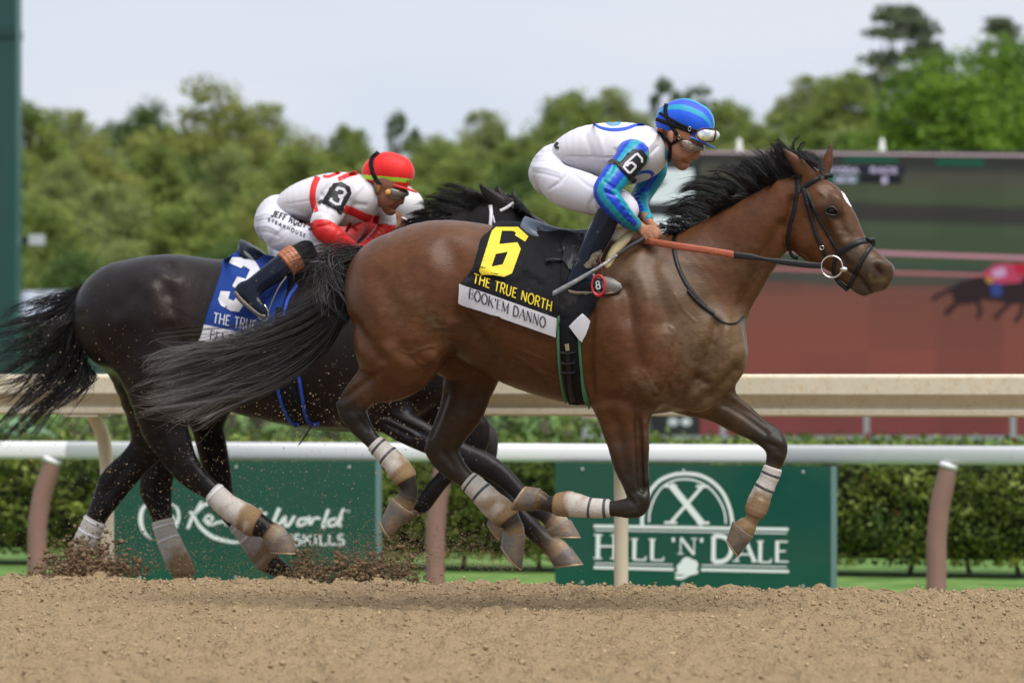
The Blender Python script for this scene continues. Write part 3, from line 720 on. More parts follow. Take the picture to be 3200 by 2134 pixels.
# ---- far fence, tote board and screen
D_SCR = 70.0
def XA(x, D): return (x - 1175.5) / 9000 * D
def wbox(D, xa0, xa1, ya0, ya1, dep, dy=0):
    return box(XA(xa0, D), XA(xa1, D), D + dy, D + dy + dep, zA(ya1, D), zA(ya0, D))
tb = empty('video_board', (XA(1900, D_SCR), D_SCR, zA(1010, D_SCR)), 'large outdoor video board showing a horse race, with black score panel', 'screen')
blk = mat('board_black', (.010, .011, .016), rough=.6)
v, f = wbox(D_SCR, 1478, 2700, 347, 1003, 1.2); mkobj('cabinet', v, f, blk, tb, smooth=False)
def scr_mat():
    m = bpy.data.materials.new('led_picture'); m.use_nodes = True; n = m.node_tree.nodes; l = m.node_tree.links; b = n['Principled BSDF']
    g = n.new('ShaderNodeTexCoord'); sx = n.new('ShaderNodeSeparateXYZ'); l.new(g.outputs['Generated'], sx.inputs[0])
    ns_ = n.new('ShaderNodeTexNoise'); ns_.inputs['Scale'].default_value = 3.0; ns_.inputs['Detail'].default_value = 5
    mpn = n.new('ShaderNodeMapping'); mpn.inputs['Scale'].default_value = (2, 1, 9); l.new(g.outputs['Generated'], mpn.inputs[0]); l.new(mpn.outputs[0], ns_.inputs[0])
    t = n.new('ShaderNodeMath'); t.operation = 'MULTIPLY_ADD'; l.new(ns_.outputs[0], t.inputs[0]); t.inputs[1].default_value = .03
    sl = n.new('ShaderNodeMath'); sl.operation = 'MULTIPLY_ADD'; l.new(sx.outputs['X'], sl.inputs[0]); sl.inputs[1].default_value = .045; l.new(sx.outputs['Z'], sl.inputs[2]); l.new(sl.outputs[0], t.inputs[2])
    r = n.new('ShaderNodeValToRGB'); r.color_ramp.interpolation = 'LINEAR'; E = r.color_ramp.elements
    data = [(0, (114, 45, 52)), (.10, (108, 48, 45)), (.30, (116, 56, 46)), (.50, (106, 58, 46)), (.555, (100, 58, 50)), (.57, (58, 56, 50)), (.60, (60, 60, 54)), (.62, (40, 60, 48)), (.66, (50, 68, 42)), (.72, (48, 66, 42)), (.775, (54, 70, 46)), (.80, (36, 33, 32)), (.845, (38, 34, 33)), (.865, (56, 70, 44)), (.92, (60, 66, 46)), (.955, (64, 62, 50)), (.985, (40, 42, 38)), (1, (28, 28, 28))]
    E[0].position = 0; E[0].color = (*srgb(*data[0][1]), 1); E[1].position = 1; E[1].color = (*srgb(*data[-1][1]), 1)
    for p_, c_ in data[1:-1]: e = E.new(p_); e.color = (*srgb(*c_), 1)
    l.new(t.outputs[0], r.inputs[0])
    # the panel is made of modules of slightly different brightness
    br_ = n.new('ShaderNodeTexVoronoi'); br_.distance = 'CHEBYCHEV'; br_.inputs['Randomness'].default_value = 0; br_.inputs['Scale'].default_value = 1
    mp2 = n.new('ShaderNodeMapping'); mp2.inputs['Scale'].default_value = (7, 1, 5); l.new(g.outputs['Generated'], mp2.inputs[0]); l.new(mp2.outputs[0], br_.inputs['Vector'])
    mr_ = n.new('ShaderNodeMapRange'); sc_ = n.new('ShaderNodeSeparateColor'); l.new(br_.outputs['Color'], sc_.inputs[0]); l.new(sc_.outputs[0], mr_.inputs[0]); mr_.inputs[3].default_value = .88; mr_.inputs[4].default_value = 1.12
    vm = n.new('ShaderNodeVectorMath'); vm.operation = 'SCALE'; l.new(r.outputs[0], vm.inputs[0]); l.new(mr_.outputs[0], vm.inputs[3])
    b.inputs['Base Color'].default_value = (.02, .02, .02, 1); b.inputs['Roughness'].default_value = .7; b.inputs['Specular IOR Level'].default_value = .1
    l.new(vm.outputs[0], b.inputs['Emission Color']); b.inputs['Emission Strength'].default_value = 1.0
    return m
v, f = wbox(D_SCR, 1606, 2690, 352, 998, .03, -.05); mkobj('picture', v, f, scr_mat(), tb, smooth=False)
def glow(name, col, e=.8): return mat(name, srgb(*col), rough=.8, spec=.05, emit=e)
def quadA(pts, dy): return np.array([(XA(x, D_SCR + dy), D_SCR + dy, zA(y, D_SCR + dy)) for x, y in pts]), [tuple(range(len(pts)))[::-1]]
for i, (y0, y1, hgt, c_) in enumerate([(562, 600, 8, (150, 104, 120)), (608, 642, 7, (132, 80, 86)), (347, 358, 5, (150, 130, 140))]):
    mkobj('screen_rail', *quadA([(1606, y0), (2690, y1), (2690, y1 + hgt), (1606, y0 + hgt)], -.055), glow('led_pink%d' % i, c_, .7), tb, smooth=False)
for i, (x0, x1, y0, y1, c_) in enumerate([(1895, 1972, 382, 400, (26, 34, 36)), (1974, 2078, 380, 400, (28, 30, 40)), (1895, 1972, 402, 420, (24, 66, 56)), (1974, 2070, 402, 420, (24, 24, 30)), (1935, 2060, 360, 372, (24, 62, 50)), (2150, 2260, 364, 380, (24, 62, 48))]):
    mkobj('caption_box', *quadA([(x0, y0), (x1, y0 + 2), (x1, y1 + 2), (x0, y1)], -.058), glow('led_box%d' % i, c_, .7), tb, smooth=False)
scrS = Surf([quadA([(1606, 352), (2690, 352), (2690, 998), (1606, 998)], -.060)])
capm = glow('led_caption', (170, 160, 190), .8)
for tx, a, b, h_ in (('SARATOGA', (1860, 397), (1972, 398), 12), ('RACE', (1998, 397), (2062, 398), 12), ('8', (2024, 420), (2040, 420), 13), ('57.95', (1918, 418), (1966, 418), 11)):
    tx = ''.join(c if c in G else 'O' for c in tx)
    mkobj('caption', *lettering(scrS, tx, tuple(q / .7347 for q in a), tuple(q / .7347 for q in b), h_ / .7347, .2, .18, h=.004, step=8), capm, tb, smooth=False)
for i, (pts, c_) in enumerate([([(2182, 668), (2200, 648), (2250, 634), (2300, 640), (2360, 634), (2420, 600), (2440, 620), (2400, 690), (2330, 698), (2260, 688), (2215, 700), (2190, 690)], (44, 34, 38)), ([(2255, 628), (2285, 606), (2320, 604), (2350, 616), (2345, 648), (2300, 652), (2272, 646)], (165, 62, 88)), ([(2275, 622), (2305, 612), (2312, 632), (2285, 640)], (175, 140, 175)), ([(2325, 606), (2352, 604), (2360, 622), (2340, 634)], (165, 36, 56)), ([(2272, 652), (2300, 650), (2300, 680), (2278, 682)], (48, 62, 120)), ([(2262, 634), (2280, 638), (2280, 650), (2266, 650)], (165, 118, 60))]):
    mkobj('screen_figure', *quadA(pts, -.062 - .002 * i), glow('led_fig%d' % i, tuple(int(q * .8) for q in c_), .7), tb, smooth=False)
figS = Surf([quadA([(1606, 352), (2690, 352), (2690, 998), (1606, 998)], -.058)])
for pts, w in (([(2190, 660), (2170, 672), (2150, 680), (2140, 690)], 9), ([(2205, 690), (2185, 706), (2170, 722)], 12), ([(2240, 688), (2252, 712), (2245, 732)], 10), ([(2320, 694), (2300, 714), (2282, 732)], 10), ([(2350, 690), (2345, 720), (2330, 740)], 10)):
    v, f = strip(figS, [(x / .7347, y / .7347) for x, y in pts], w / .7347, .002, 12); mkobj('screen_figure', v, f, glow('led_fig0', (44, 34, 38), .7), tb, smooth=False)
wpan = mat('score_white', (.58, .62, .68), rough=.6)
SC = Surf([quadA([(1478, 347), (1606, 347), (1606, 998), (1478, 998)], -.004)])
mkobj('score_mark', *patch(SC, [(x / .7347, y / .7347) for x, y in [(1492, 389), (1592, 389), (1592, 408), (1548, 440), (1592, 436), (1592, 466), (1490, 467), (1490, 448), (1535, 416), (1492, 418)]], .01, 30), wpan, tb, smooth=False)
mkobj('score_panel', *patch(SC, [(x / .7347, y / .7347) for x, y in [(1490, 496), (1592, 496), (1592, 575), (1490, 575)]], .01, 40), wpan, tb, smooth=False)
for x in (1545, 1575): mkobj('score_dot', *patch(SC, [((x + 12 * math.cos(a)) / .7347, (968 + 9 * math.sin(a)) / .7347) for a in np.linspace(0, 6.28, 12)[:-1]], .01, 30), wpan, tb, smooth=False)
lampw = mat('lamp_white', (.72, .72, .70), rough=.4)
for x in (1697, 2025):
    D = D_SCR + .3; V, f = loft(np.array([(0, 0, -.03), (0, 0, .03), (.001, 0, .06), (0, 0, .12), (.001, 0, .18), (0, 0, .22)]), np.array([.07, .07, .04, .055, .035, .012]), None, 10)
    o = mkobj('board_lamp', V + np.array([XA(x, D), D, zA(346, D)]), f, lampw, tb)
ff_ = empty('pipe_fence', (XA(1985, 50), 50, -.56), 'grey steel pipe fence standing before the video board', 'fence')
galv = mat('galvanised', (.32, .33, .36), rough=.4, metal=.5)
v, f = wbox(50, 1330, 2500, 1000, 1007, .06); mkobj('rail_pipe', v, f, galv, ff_, smooth=False)
for x in (1338, 1376, 1655, 1985, 2322): v, f = wbox(50, x, x + (12 if x != 1376 else 18), 905, 1100, .05, .07); mkobj('post', v, f, galv, ff_, smooth=False)
# ---- green pole, shed roof and mound on the left
gp = empty('green_pillar', (XA(5, 60), 60, -.56), 'tall dark green steel pillar at the left edge', 'pillar')
v, f = wbox(60, -80, 33, -300, 940, .8); o = mkobj('shaft', v, f, mat('dark_green_steel', (.006, .045, .042), rough=.4, noise=.1, nscale=1), gp, smooth=False)
v, f = wbox(60, 33.2, 38, -300, 940, .6, .05); mkobj('edge_highlight', v, f, mat('highlight_green', (.02, .10, .09), rough=.4), gp, smooth=False)  # lighter green strip, a highlight painted along the shaft edge
v, f = wbox(60, -80, 37, 62, 84, .9, -.04); mkobj('band', v, f, mat('band_green', (.004, .03, .03), rough=.4), gp, smooth=False)
lf = empty('floodlight', (XA(70, 61), 61, zA(550, 61)), 'small grey floodlight beside the green pillar', 'light')
v, f = wbox(61, 40, 68, 542, 560, .3); mkobj('bracket', v, f, blk, lf, smooth=False)
v, f = wbox(61, 66, 98, 538, 562, .4, -.05); mkobj('lamp_head', v, f, mat('lamp_grey', (.45, .46, .5), rough=.4), lf, smooth=False)
sh = empty('shed', (XA(150, 64), 64, -.56), 'low shed with pale corrugated metal roof behind the horses, far left', 'building')
tin = mat('tin_roof', (.36, .40, .46), rough=.35, metal=.2)
V, fc, nr_ = [], [], 60
for i in range(nr_ + 1):
    x = XA(30 + (330 - 30) * i / nr_, 64); dz = .035 * math.sin(i * math.pi / 1.0 * .9)
    V += [(x, 63.4, zA(735, 63.4) + dz), (x - .35, 66.5, zA(668, 66.5) + dz)]
for i in range(nr_): fc.append((2 * i, 2 * i + 2, 2 * i + 3, 2 * i + 1))
mkobj('roof', np.array(V), fc, tin, sh, smooth=False)
v, f = wbox(64, 40, 330, 742, 945, 2.0, .1); mkobj('wall', v, f, mat('shed_wall', (.10, .16, .15), rough=.7), sh, smooth=False)
v, f = wbox(63.3, 30, 335, 732, 742, .08); mkobj('gutter', v, f, tin, sh, smooth=False)
mv_, mf_ = ball_((XA(45, 42), 42, -.62), 1.0, 16); mv_ = (mv_ - np.array((XA(45, 42), 42, -.62))) * np.array((.75, .8, zA(955, 42) + .62)) + np.array((XA(45, 42), 42, -.62))
mkobj('green_cover', mv_, mf_, mat('green_tarp', (.10, .19, .10), rough=.7, noise=.15, nscale=6), label='pale green rounded cover beyond the turf rail at left', cat='cover', loc=(XA(45, 42), 42, -.6))

# ---- trees
def crown_mesh(seed, kind='broad', n_cl=260, per=72, leaf=.105, lo=(.018, .042, .010), hi=(.085, .135, .022)):
    """unit tree 1 high, about .8 wide: clumps of leaves round limb ends; returns crown and trunk"""
    r = np.random.default_rng(seed); Pc, cl = [], []
    lobes = [(np.array([0, 0, .62]), np.array([.26, .26, .36]))] + [(np.array([.27 * math.cos(k * .9 + seed), .27 * math.sin(k * .9 + seed), r.uniform(.34, .66)]), np.array([.19, .19, .18]) * r.uniform(.8, 1.2)) for k in range(7)]
    while len(Pc) < n_cl:
        p = r.uniform(-1, 1, 3); d = np.linalg.norm(p)
        if d > 1 or d < .35: continue
        if kind == 'broad':
            lc, lr = lobes[0 if r.random() < .45 else r.integers(0, len(lobes))]; q = lc + p / d * lr * r.uniform(.55, 1.0)
            if q[2] < .10: continue
        elif kind == 'sparse': q = np.array([p[0] * .30, p[1] * .30, .60 + p[2] * .40])
        else:
            hgt = .45 + .55 * r.random(); rad = .34 * (1 - (hgt - .45) * 1.35); a = r.random() * 6.28
            q = np.array([rad * math.cos(a) * r.uniform(.5, 1), rad * math.sin(a) * r.uniform(.5, 1), .25 + .75 * hgt])
        Pc.append(q)
    Pc = np.array(Pc); P, C = [], []
    for i, c in enumerate(Pc):
        k = per; rr = (.085 if kind == 'broad' else .06) * r.uniform(.6, 1.35)
        o = r.normal(size=(k, 3)); o /= np.linalg.norm(o, axis=1)[:, None]; o *= (r.random((k, 1)) ** .45) * rr; o[:, 2] *= .75
        if kind == 'pine': o[:, 2] *= .35; o[:, :2] *= 1.5
        P.append(c + o); t = np.clip(r.normal(.5, .22) + .18 * r.normal(size=(k, 1)), 0, 1); C.append(np.array(lo) * (1 - t) + np.array(hi) * t)
    P = np.concatenate(P); C = np.concatenate(C)
    cm = leaves(P, leaf / 8.0 if kind != 'pine' else leaf / 9, C, seed, .6)
    parts = [loft(np.array([(0, 0, -.08), (.01, .0, .2), (0, .01, .45), (.0, 0, .7)]), np.array([.030, .024, .018, .008]), None, 8)]
    for c in Pc[::3]:
        z0 = c[2] * r.uniform(.35, .65); parts.append(loft(np.array([(0, 0, z0), (c[0] * .5, c[1] * .5, (z0 + c[2]) / 2 + .02), tuple(c)]), np.array([.010, .006, .002]), None, 5, False))
    return cm, join(parts)
KINDS = dict(a=crown_mesh(1, lo=(.095, .13, .04), hi=(.32, .39, .10)), b=crown_mesh(2, lo=(.12, .145, .04), hi=(.38, .40, .11)), c=crown_mesh(3, lo=(.04, .075, .028), hi=(.14, .22, .055)),
             d=crown_mesh(4, 'sparse', 70, 110, .10, (.06, .09, .048), (.19, .25, .11)), e=crown_mesh(5, n_cl=300, per=100, leaf=.085, lo=(.035, .085, .015), hi=(.25, .40, .05)), p=crown_mesh(6, 'pine', 70, 120, .10, (.08, .105, .07), (.22, .25, .14)), f=crown_mesh(7, lo=(.12, .15, .06), hi=(.36, .41, .14)))
TM = {}
for k, (cm, tr) in KINDS.items():
    me = bpy.data.meshes.new('crown_' + k); V, fc, cc = cm
    me.vertices.add(len(V)); me.vertices.foreach_set('co', V.astype(np.float32).ravel()); me.loops.add(fc.size); me.loops.foreach_set('vertex_index', fc.astype(np.int32).ravel())
    me.polygons.add(len(fc)); me.polygons.foreach_set('loop_start', np.arange(0, fc.size, 4, dtype=np.int32)); me.update(calc_edges=True)
    a = me.color_attributes.new('Col', 'FLOAT_COLOR', 'POINT'); c4 = np.ones((len(V), 4), np.float32); c4[:, :3] = cc; a.data.foreach_set('color', c4.ravel()); me.materials.append(tree_m)
    mt = bpy.data.meshes.new('trunk_' + k); mt.from_pydata([tuple(p) for p in tr[0]], [], tr[1]); mt.materials.append(bark_m); mt.polygons.foreach_set('use_smooth', [True] * len(mt.polygons))
    TM[k] = (me, mt)
def tree(x, top, half, D, kind, label, base=-.57, rz=0):
    """x centre, top row and half width in the 2351 px picture, at distance D"""
    zt_ = zA(top, D); hgt = zt_ - base
    wd = half * 1.42 / 9000 * D / (.44 if kind not in 'dp' else .33); hz = wd * (1.0 if kind not in 'dp' else 1.5)
    if kind == 'e': hz = wd * .8
    o = bpy.data.objects.new('tree', None); COL.objects.link(o); o.location = (XA(x, D), D, base); o.rotation_euler = (0, 0, rz)
    o['label'] = label; o['category'] = 'tree'; o['group'] = 'trees lining the infield'
    c = bpy.data.objects.new('crown', TM[kind][0]); COL.objects.link(c); c.parent = o; c.scale = (wd, wd, hz); c.location = (0, 0, hgt - hz)
    c = bpy.data.objects.new('trunk', TM[kind][1]); COL.objects.link(c); c.parent = o; c.scale = (wd, wd, hz); c.location = (0, 0, hgt - hz)
    V, f = loft(np.array([(0, 0, 0), (.02 * wd, 0, (hgt - hz) * .5), (0, 0, hgt - hz * .85)]), np.array([.05, .042, .03]) * wd, None, 8)
    me = bpy.data.meshes.new('bole'); me.from_pydata([tuple(p) for p in V], [], f); me.materials.append(bark_m); q = bpy.data.objects.new('bole', me); COL.objects.link(q); q.parent = o
    return o
TREES = [
 (60, 215, 120, 105, 'a', 'light green tree right next to the green pillar'), (165, 250, 95, 112, 'f', 'second tree from the green pillar, soft light green'), (245, 285, 70, 118, 'd', 'thin dark tree between the left tree group'),
 (335, 225, 85, 122, 'c', 'dark green round tree behind the dark horse rump'), (490, 182, 150, 110, 'b', 'tall yellow green tree, highest on the left'), (610, 235, 95, 116, 'f', 'pale tree on the right shoulder of the tall yellow green tree'),
 (700, 310, 90, 104, 'b', 'low yellowish tree left of the red capped rider'), (800, 280, 62, 125, 'a', 'small round tree above left of the red cap'), (920, 256, 46, 128, 'd', 'slim dark sparse tree above the red cap'), (880, 350, 95, 100, 'a', 'bushy tree directly behind the red cap'),
 (1010, 300, 95, 118, 'a', 'round tree between the two riders, left one'), (1110, 252, 85, 122, 'f', 'round tree between the two riders, right one'), (1190, 300, 80, 104, 'a', 'leafy tree just left of the blue capped rider back'), (1310, 196, 100, 118, 'a', 'high tree behind the back of the blue capped rider'),
 (1405, 200, 70, 124, 'f', 'tree top behind the neck of the blue capped rider'), (1530, 178, 48, 128, 'd', 'dark narrow tree top just above the blue cap'), (1605, 196, 40, 130, 'd', 'dark pointed tree top right of the blue cap'), (1670, 220, 75, 116, 'a', 'round tree right of the blue cap'),
 (1750, 275, 80, 108, 'a', 'low tree above the bay horse mane'), (1850, 172, 70, 112, 'f', 'tall light tree left of the big bright tree'), (1940, 150, 95, 106, 'a', 'tree merging into the left side of the big bright tree'), (2075, 18, 105, 125, 'p', 'tall open crowned pine rising above the bright trees'),
 (2300, 45, 60, 128, 'p', 'pine top poking out above the trees at the right edge'), (2180, 105, 205, 88, 'e', 'big bright green tree above the video board, left of two'), (2350, 72, 190, 92, 'e', 'big bright green tree cut by the right picture edge'),
 (90, 430, 140, 80, 'a', 'leafy bush low beside the green pillar'), (260, 420, 130, 84, 'f', 'soft green tree low behind the dark horse tail'), (430, 430, 140, 82, 'a', 'leafy tree low behind the dark horse rump'), (590, 440, 130, 86, 'b', 'yellow green tree low behind the red capped rider back'),
 (760, 420, 120, 84, 'f', 'green tree low behind the red capped rider'), (960, 420, 120, 82, 'a', 'green tree low behind the dark mane'), (1120, 420, 120, 84, 'c', 'darker tree low between the horses'), (1250, 430, 110, 82, 'a', 'tree low behind the white breeches of the blue capped rider'), (1420, 400, 120, 86, 'f', 'tree low behind the blue capped rider'),
 (1560, 330, 90, 96, 'a', 'tree behind the blue cap'), (1690, 330, 90, 96, 'f', 'low light tree left of the first board lamp'), (1820, 320, 100, 94, 'a', 'low tree between the two board lamps'), (1960, 290, 110, 92, 'f', 'low light tree left of the second board lamp'),
]
ORD = 'first second third fourth fifth sixth seventh eighth ninth tenth eleventh twelfth thirteenth fourteenth fifteenth sixteenth'.split()
for i, t in enumerate(TREES): tree(*t, rz=i * 1.7)

for i, x in enumerate(range(30, 1500, 105)):
    tree(x + 25 * math.sin(i * 2.3), 335 + 28 * math.sin(i * 1.9) + (20 if 600 < x < 1000 else 0), 92 + 12 * math.cos(i * 3.1), 97 + 4 * math.sin(i * 5), 'afbacfabfaacfbaf'[i % 16], ORD[i] + ' tree from the green pillar in the soft row below the skyline', rz=i * 2.1)
for i, x in enumerate(range(20, 1500, 130)):
    tree(x + 25 * math.sin(i * 1.3), 560 + 18 * math.sin(i * 2.9), 110, 72 + 2 * math.sin(i * 5), 'acfacfaafcaf'[i % 12], ORD[i] + ' leafy bush from the left at the foot of the trees', rz=i * 1.1)
# ================================================================== horses
D_BAY, D_BLU, D_THR = 15.85, 18.35, 19.15
def ch(crop, pts, D0, blend=0.03, sub=3, name='', du=0, dv=0, w=None, k=None, grow=0.0):
    q = []
    for p in px(crop, pts, du, dv):
        p = list(p)
        if len(p) == 3: p.append(0.0 if w is None else w)
        if len(p) == 4: p.append(1.0 if k is None else k)
        q.append(p)
    return Chain(q, D0, blend, sub, name, grow)
def stops(par, st):
    t = [s[0] for s in st]
    return np.stack([np.interp(par, t, [s[1][j] for s in st]) for j in range(3)], -1)
def nfield(UV, cell, seed, sx=1.0, sy=1.0):
    """soft random pattern over picture positions"""
    n_ = smooth_noise((700, 500), 6, seed); a = np.abs(UV[:, 0] / cell * sx * 6) % 690; b = np.abs(UV[:, 1] / cell * sy * 6) % 490
    i, j = a.astype(int), b.astype(int); fa, fb = a - i, b - j
    return (n_[i, j] * (1 - fa) + n_[i + 1, j] * fa) * (1 - fb) + (n_[i, j + 1] * (1 - fa) + n_[i + 1, j + 1] * fa) * fb
def build_horse(core, legs, cuts, D0, res, sculpts, paint, base, leg_cols, leg_sculpts=(), veins=()):
    """one continuous mesh: core chains blend together, every leg blends into the core only"""
    allc = core + legs
    Fd = Field(allc, res); Gd = Fd.blank()
    for c in core: Fd.add(Gd, c)
    out = Gd.copy()
    for c in legs:
        s, D = Fd.chain(c)
        out[s] = np.minimum(out[s], smin(Gd[s], D, c.blend))
    for c in cuts: Fd.cut(out, c)
    V, Fq = surface_nets(out, Fd.o, res)
    V = smooth_mesh(V, Fq, 2)
    # which leg does a point belong to
    at_ = [c.at(V) for c in legs]; dl = np.stack([q[0] for q in at_], 1); pl = np.stack([q[1] for q in at_], 1)
    who = dl.argmin(1); near = dl.min(1)
    core_d = np.min([c.at(V)[0] for c in core], 0)
    isleg = np.clip((core_d - near) / 0.03 + .3, 0, 1) * (near < .05)
    V = sculpt(V, Fq, D0, [(p, wd * (1.75 if wd > 7 else 1.2), am * 1.7) for p, wd, am in sculpts])
    if len(leg_sculpts):
        U2 = world_to_px(to_world(V, D0)); N2 = vnormals(V, Fq); dd = np.zeros(len(V))
        for li, pts, wd, am in leg_sculpts: dd += am * np.exp(-(stroke_dist(U2, pts) / wd) ** 2) * (who == li) * isleg * np.clip(-N2[:, 1] * 1.6 + .2, 0, 1)
        V = V + N2 * dd[:, None]
    if len(veins): V = sculpt(V, Fq, D0, [(p, 3.6, .0035) for p in veins])
    UV = side_px(V, D0)
    fine = nfield(UV, 5, 21, .6, 1.2); mid = nfield(UV, 16, 22)
    col = np.tile(np.array(base, float), (len(V), 1))
    for pts, wd, c, st in paint:
        a = np.exp(-(stroke_dist(UV, pts) / wd) ** 2)
        if st < 0: a = a * np.clip((fine * .55 + mid * .75 - .42) * 3.2, 0, 1); st = -st
        a = np.clip(st * a, 0, 1)[:, None] * (1 - isleg * .85)[:, None]
        col = col * (1 - a) + np.array(c) * a
    for i, c in enumerate(legs):
        m = (isleg * (who == i))[:, None]
        lc = stops(pl[:, i], leg_cols[i])
        up = np.clip(pl[:, i] - leg_cols[i][0][0], 0, 1)[:, None]
        m = m * up
        col = col * (1 - m) + lc * m
    # a little natural mottling
    col *= (.86 + .18 * fine + .12 * mid)[:, None]
    col *= (1 + .06 * np.sin(UV[:, 0] / 31 + 2 * np.sin(UV[:, 1] / 43)) * np.sin(UV[:, 1] / 37 + np.sin(UV[:, 0] / 53)))[:, None]
    return V, Fq, np.clip(col, 0, 1)
def wrap_leg(c, t0, t1, mt, parent, name='bandage', grow=.006, n=26, wob=.0004, seed=0, clean=.42):
    r = np.random.default_rng(seed); m = 34 if t1 - t0 > .5 else 6
    t = np.linspace(t0, t1, m)
    P = np.stack([np.interp(t, c.T, c.P[:, j]) for j in range(5)], -1)
    ov = .0012 * ((np.arange(m) // 4) % 2) if m > 8 else 0
    R = P[:, 3] + grow + ov + wob * r.normal(0, 1, m); R[0] -= grow * .8; R[-1] -= grow * .8
    P2 = np.vstack([P[:1, :3], P[:, :3], P[-1:, :3]]); R = np.concatenate([[R[0] * .5], R, [R[-1] * .5]]); K = np.concatenate([P[:1, 4], P[:, 4], P[-1:, 4]])
    V, f = loft(P2, R, K, n, True)
    if name != 'bandage': return mkobj(name, to_world(V, c.D0), f, mt, parent)
    f01 = np.repeat(np.concatenate([[0], np.linspace(0, 1, m), [1]]), n); ph = np.tile(np.arange(n), m + 2)
    ns_ = smooth_noise((m + 2, n), 2.6, seed + 40).ravel(); n2 = smooth_noise((m + 2, n), 6, seed + 50).ravel()
    k = np.clip((f01 - clean) * 3.0 + (ns_ - .5) * .9 + (n2 - .5) * 1.3, 0, 1)[:, None]
    wcol, dcol = np.array((.50, .465, .43)), np.array((.24, .16, .088))
    return mkobj(name, to_world(V, c.D0), f, mt, parent, col=wcol * (1 - k) + dcol * k)
hoof_m = mat('hoof_horn', (.10, .09, .082), rough=.45, spec=.3, dirt=(.19, .13, .08), dirt_lo=.40, dirt_hi=.62, dscale=14, bump=.3, bscale=70)
def hoof(crop, Cf, Cb, St, Sh, w, D0, parent, wid=.74, m_=None):
    Cf, Cb, St, Sh = [np.array(p[:2]) for p in px(crop, [Cf, Cb, St, Sh])]
    V, n, lv = [], 22, [(0, .94), (.06, 1.0), (.3, .98), (.65, .95), (.93, .93), (1.0, .90)]
    for t, sc in lv:
        a = Cf * (1 - t) + St * t; b = Cb * (1 - t) + Sh * t
        c = (a + b) / 2; h = (a - b) / 2 * sc
        for j in range(n):
            ph = 2 * math.pi * j / n
            u = c + h * math.cos(ph)
            hw = np.hypot(*h) * wid * math.sin(ph) * (1.0 if math.cos(ph) > 0 else .92)
            m = D0 / F
            x, _, z, _ = loc_from_px(u[0], u[1], D0, w)
            V.append((x, w + hw * m, z))
    L = len(lv)
    f = [(i * n + j, i * n + (j + 1) % n, (i + 1) * n + (j + 1) % n, (i + 1) * n + j) for i in range(L - 1) for j in range(n)]
    f += [tuple(range(n))[::-1], tuple((L - 1) * n + j for j in range(n))]
    o = mkobj('hoof', to_world(np.array(V), D0), f, m_ or hoof_m, parent)
    # the shoe rim
    base = np.array(V[(L - 1) * n:]); ctr = base.mean(0); ax = ctr - np.array(V[:n]).mean(0); ax /= np.linalg.norm(ax)
    R = np.concatenate([ctr + (base - ctr) * 1.0 - ax * .001, ctr + (base - ctr) * 1.03 + ax * .004, ctr + (base - ctr) * 1.0 + ax * .009, ctr + (base - ctr) * .72 + ax * .009])
    fr = [(i * n + j, i * n + (j + 1) % n, (i + 1) * n + (j + 1) % n, (i + 1) * n + j) for i in range(3) for j in range(n)]
    mkobj('shoe', to_world(R, D0), fr, mat('shoe_metal', (.3, .26, .2), rough=.5, metal=.4, dirt=(.34, .24, .15), dirt_lo=.35, dirt_hi=.5, dscale=20), o)
    return o
# ---- the bay -------------------------------------------------------------
BAY = (.088, .0335, .015); BLK = (.018, .015, .015); TAN = (.24, .165, .10); HOOF = (.17, .13, .09); DUSTB = (.105, .066, .046)
dB = D_BAY
bay_core = [
 ch('A', [(925, 665, 133, 0, 1.0), (1005, 655, 149, 0, 1.0), (1105, 672, 157, 0, .95), (1200, 709, 175, 0, .88), (1300, 735, 185, 0, .84), (1400, 741, 198, 0, .77), (1480, 752, 200, 0, .72), (1555, 785, 150, 0, .86)], dB, .02, 4, 'trunk'),
 ch('A', [(1470, 720, 165, 0, .66), (1560, 690, 140, 0, .66), (1633, 631, 119, 0, .60), (1690, 575, 98, 0, .58), (1740, 530, 82, 0, .60), (1800, 478, 66, 0, .72)], dB, .10, 4, 'neck'),
 ch('H', [(1310, 560, 140, 0, .85), (1440, 640, 172, 0, .95), (1560, 800, 160, 0, .86), (1650, 960, 140, 0, .80), (1745, 1090, 140, 0, .80), (1850, 1185, 138, 0, .85), (1905, 1195, 108, 0, .85)], dB, .05, 4, 'head'),
 ch('H', [(1370, 800, 180, 0, .60), (1385, 905, 205, 0, .58), (1470, 990, 160, 0, .58), (1600, 1120, 110, 0, .60)], dB, .05, 3, 'jaw'),
 ch('H', [(1640, 1200, 70, 0, .7), (1730, 1290, 68, 0, .8), (1775, 1315, 66, 0, .8)], dB, .03, 3, 'chin'),
 ch('H', [(1860, 1290, 45, 0, 1.0), (1910, 1290, 40, 0, 1.0)], dB, .03, 3, 'lip'),
 ch('H', [(1460, 625, 60, -.062, .5), (1540, 640, 62, -.066, .5), (1570, 700, 40, -.064, .5)], dB, .03, 3, 'brow'),
 ch('H', [(1460, 625, 60, .062, .5), (1540, 640, 62, .066, .5), (1570, 700, 40, .064, .5)], dB, .03, 3, 'brow'),
 ch('A', [(1440, 720, 110, -.14, .6), (1470, 830, 95, -.16, .6), (1430, 890, 80, -.15, .6)], dB, .08, 3, 'triceps'),
 ch('A', [(1440, 720, 110, .14, .6), (1470, 830, 95, .16, .6), (1430, 890, 80, .15, .6)], dB, .08, 3, 'triceps'),
 ch('A', [(1640, 780, 65, -.10, .8), (1655, 830, 58, -.10, .8), (1600, 890, 55, -.08, .8)], dB, .07, 3, 'breast'),
 ch('A', [(1640, 780, 65, .10, .8), (1655, 830, 58, .10, .8), (1600, 890, 55, .08, .8)], dB, .07, 3, 'breast'),
]
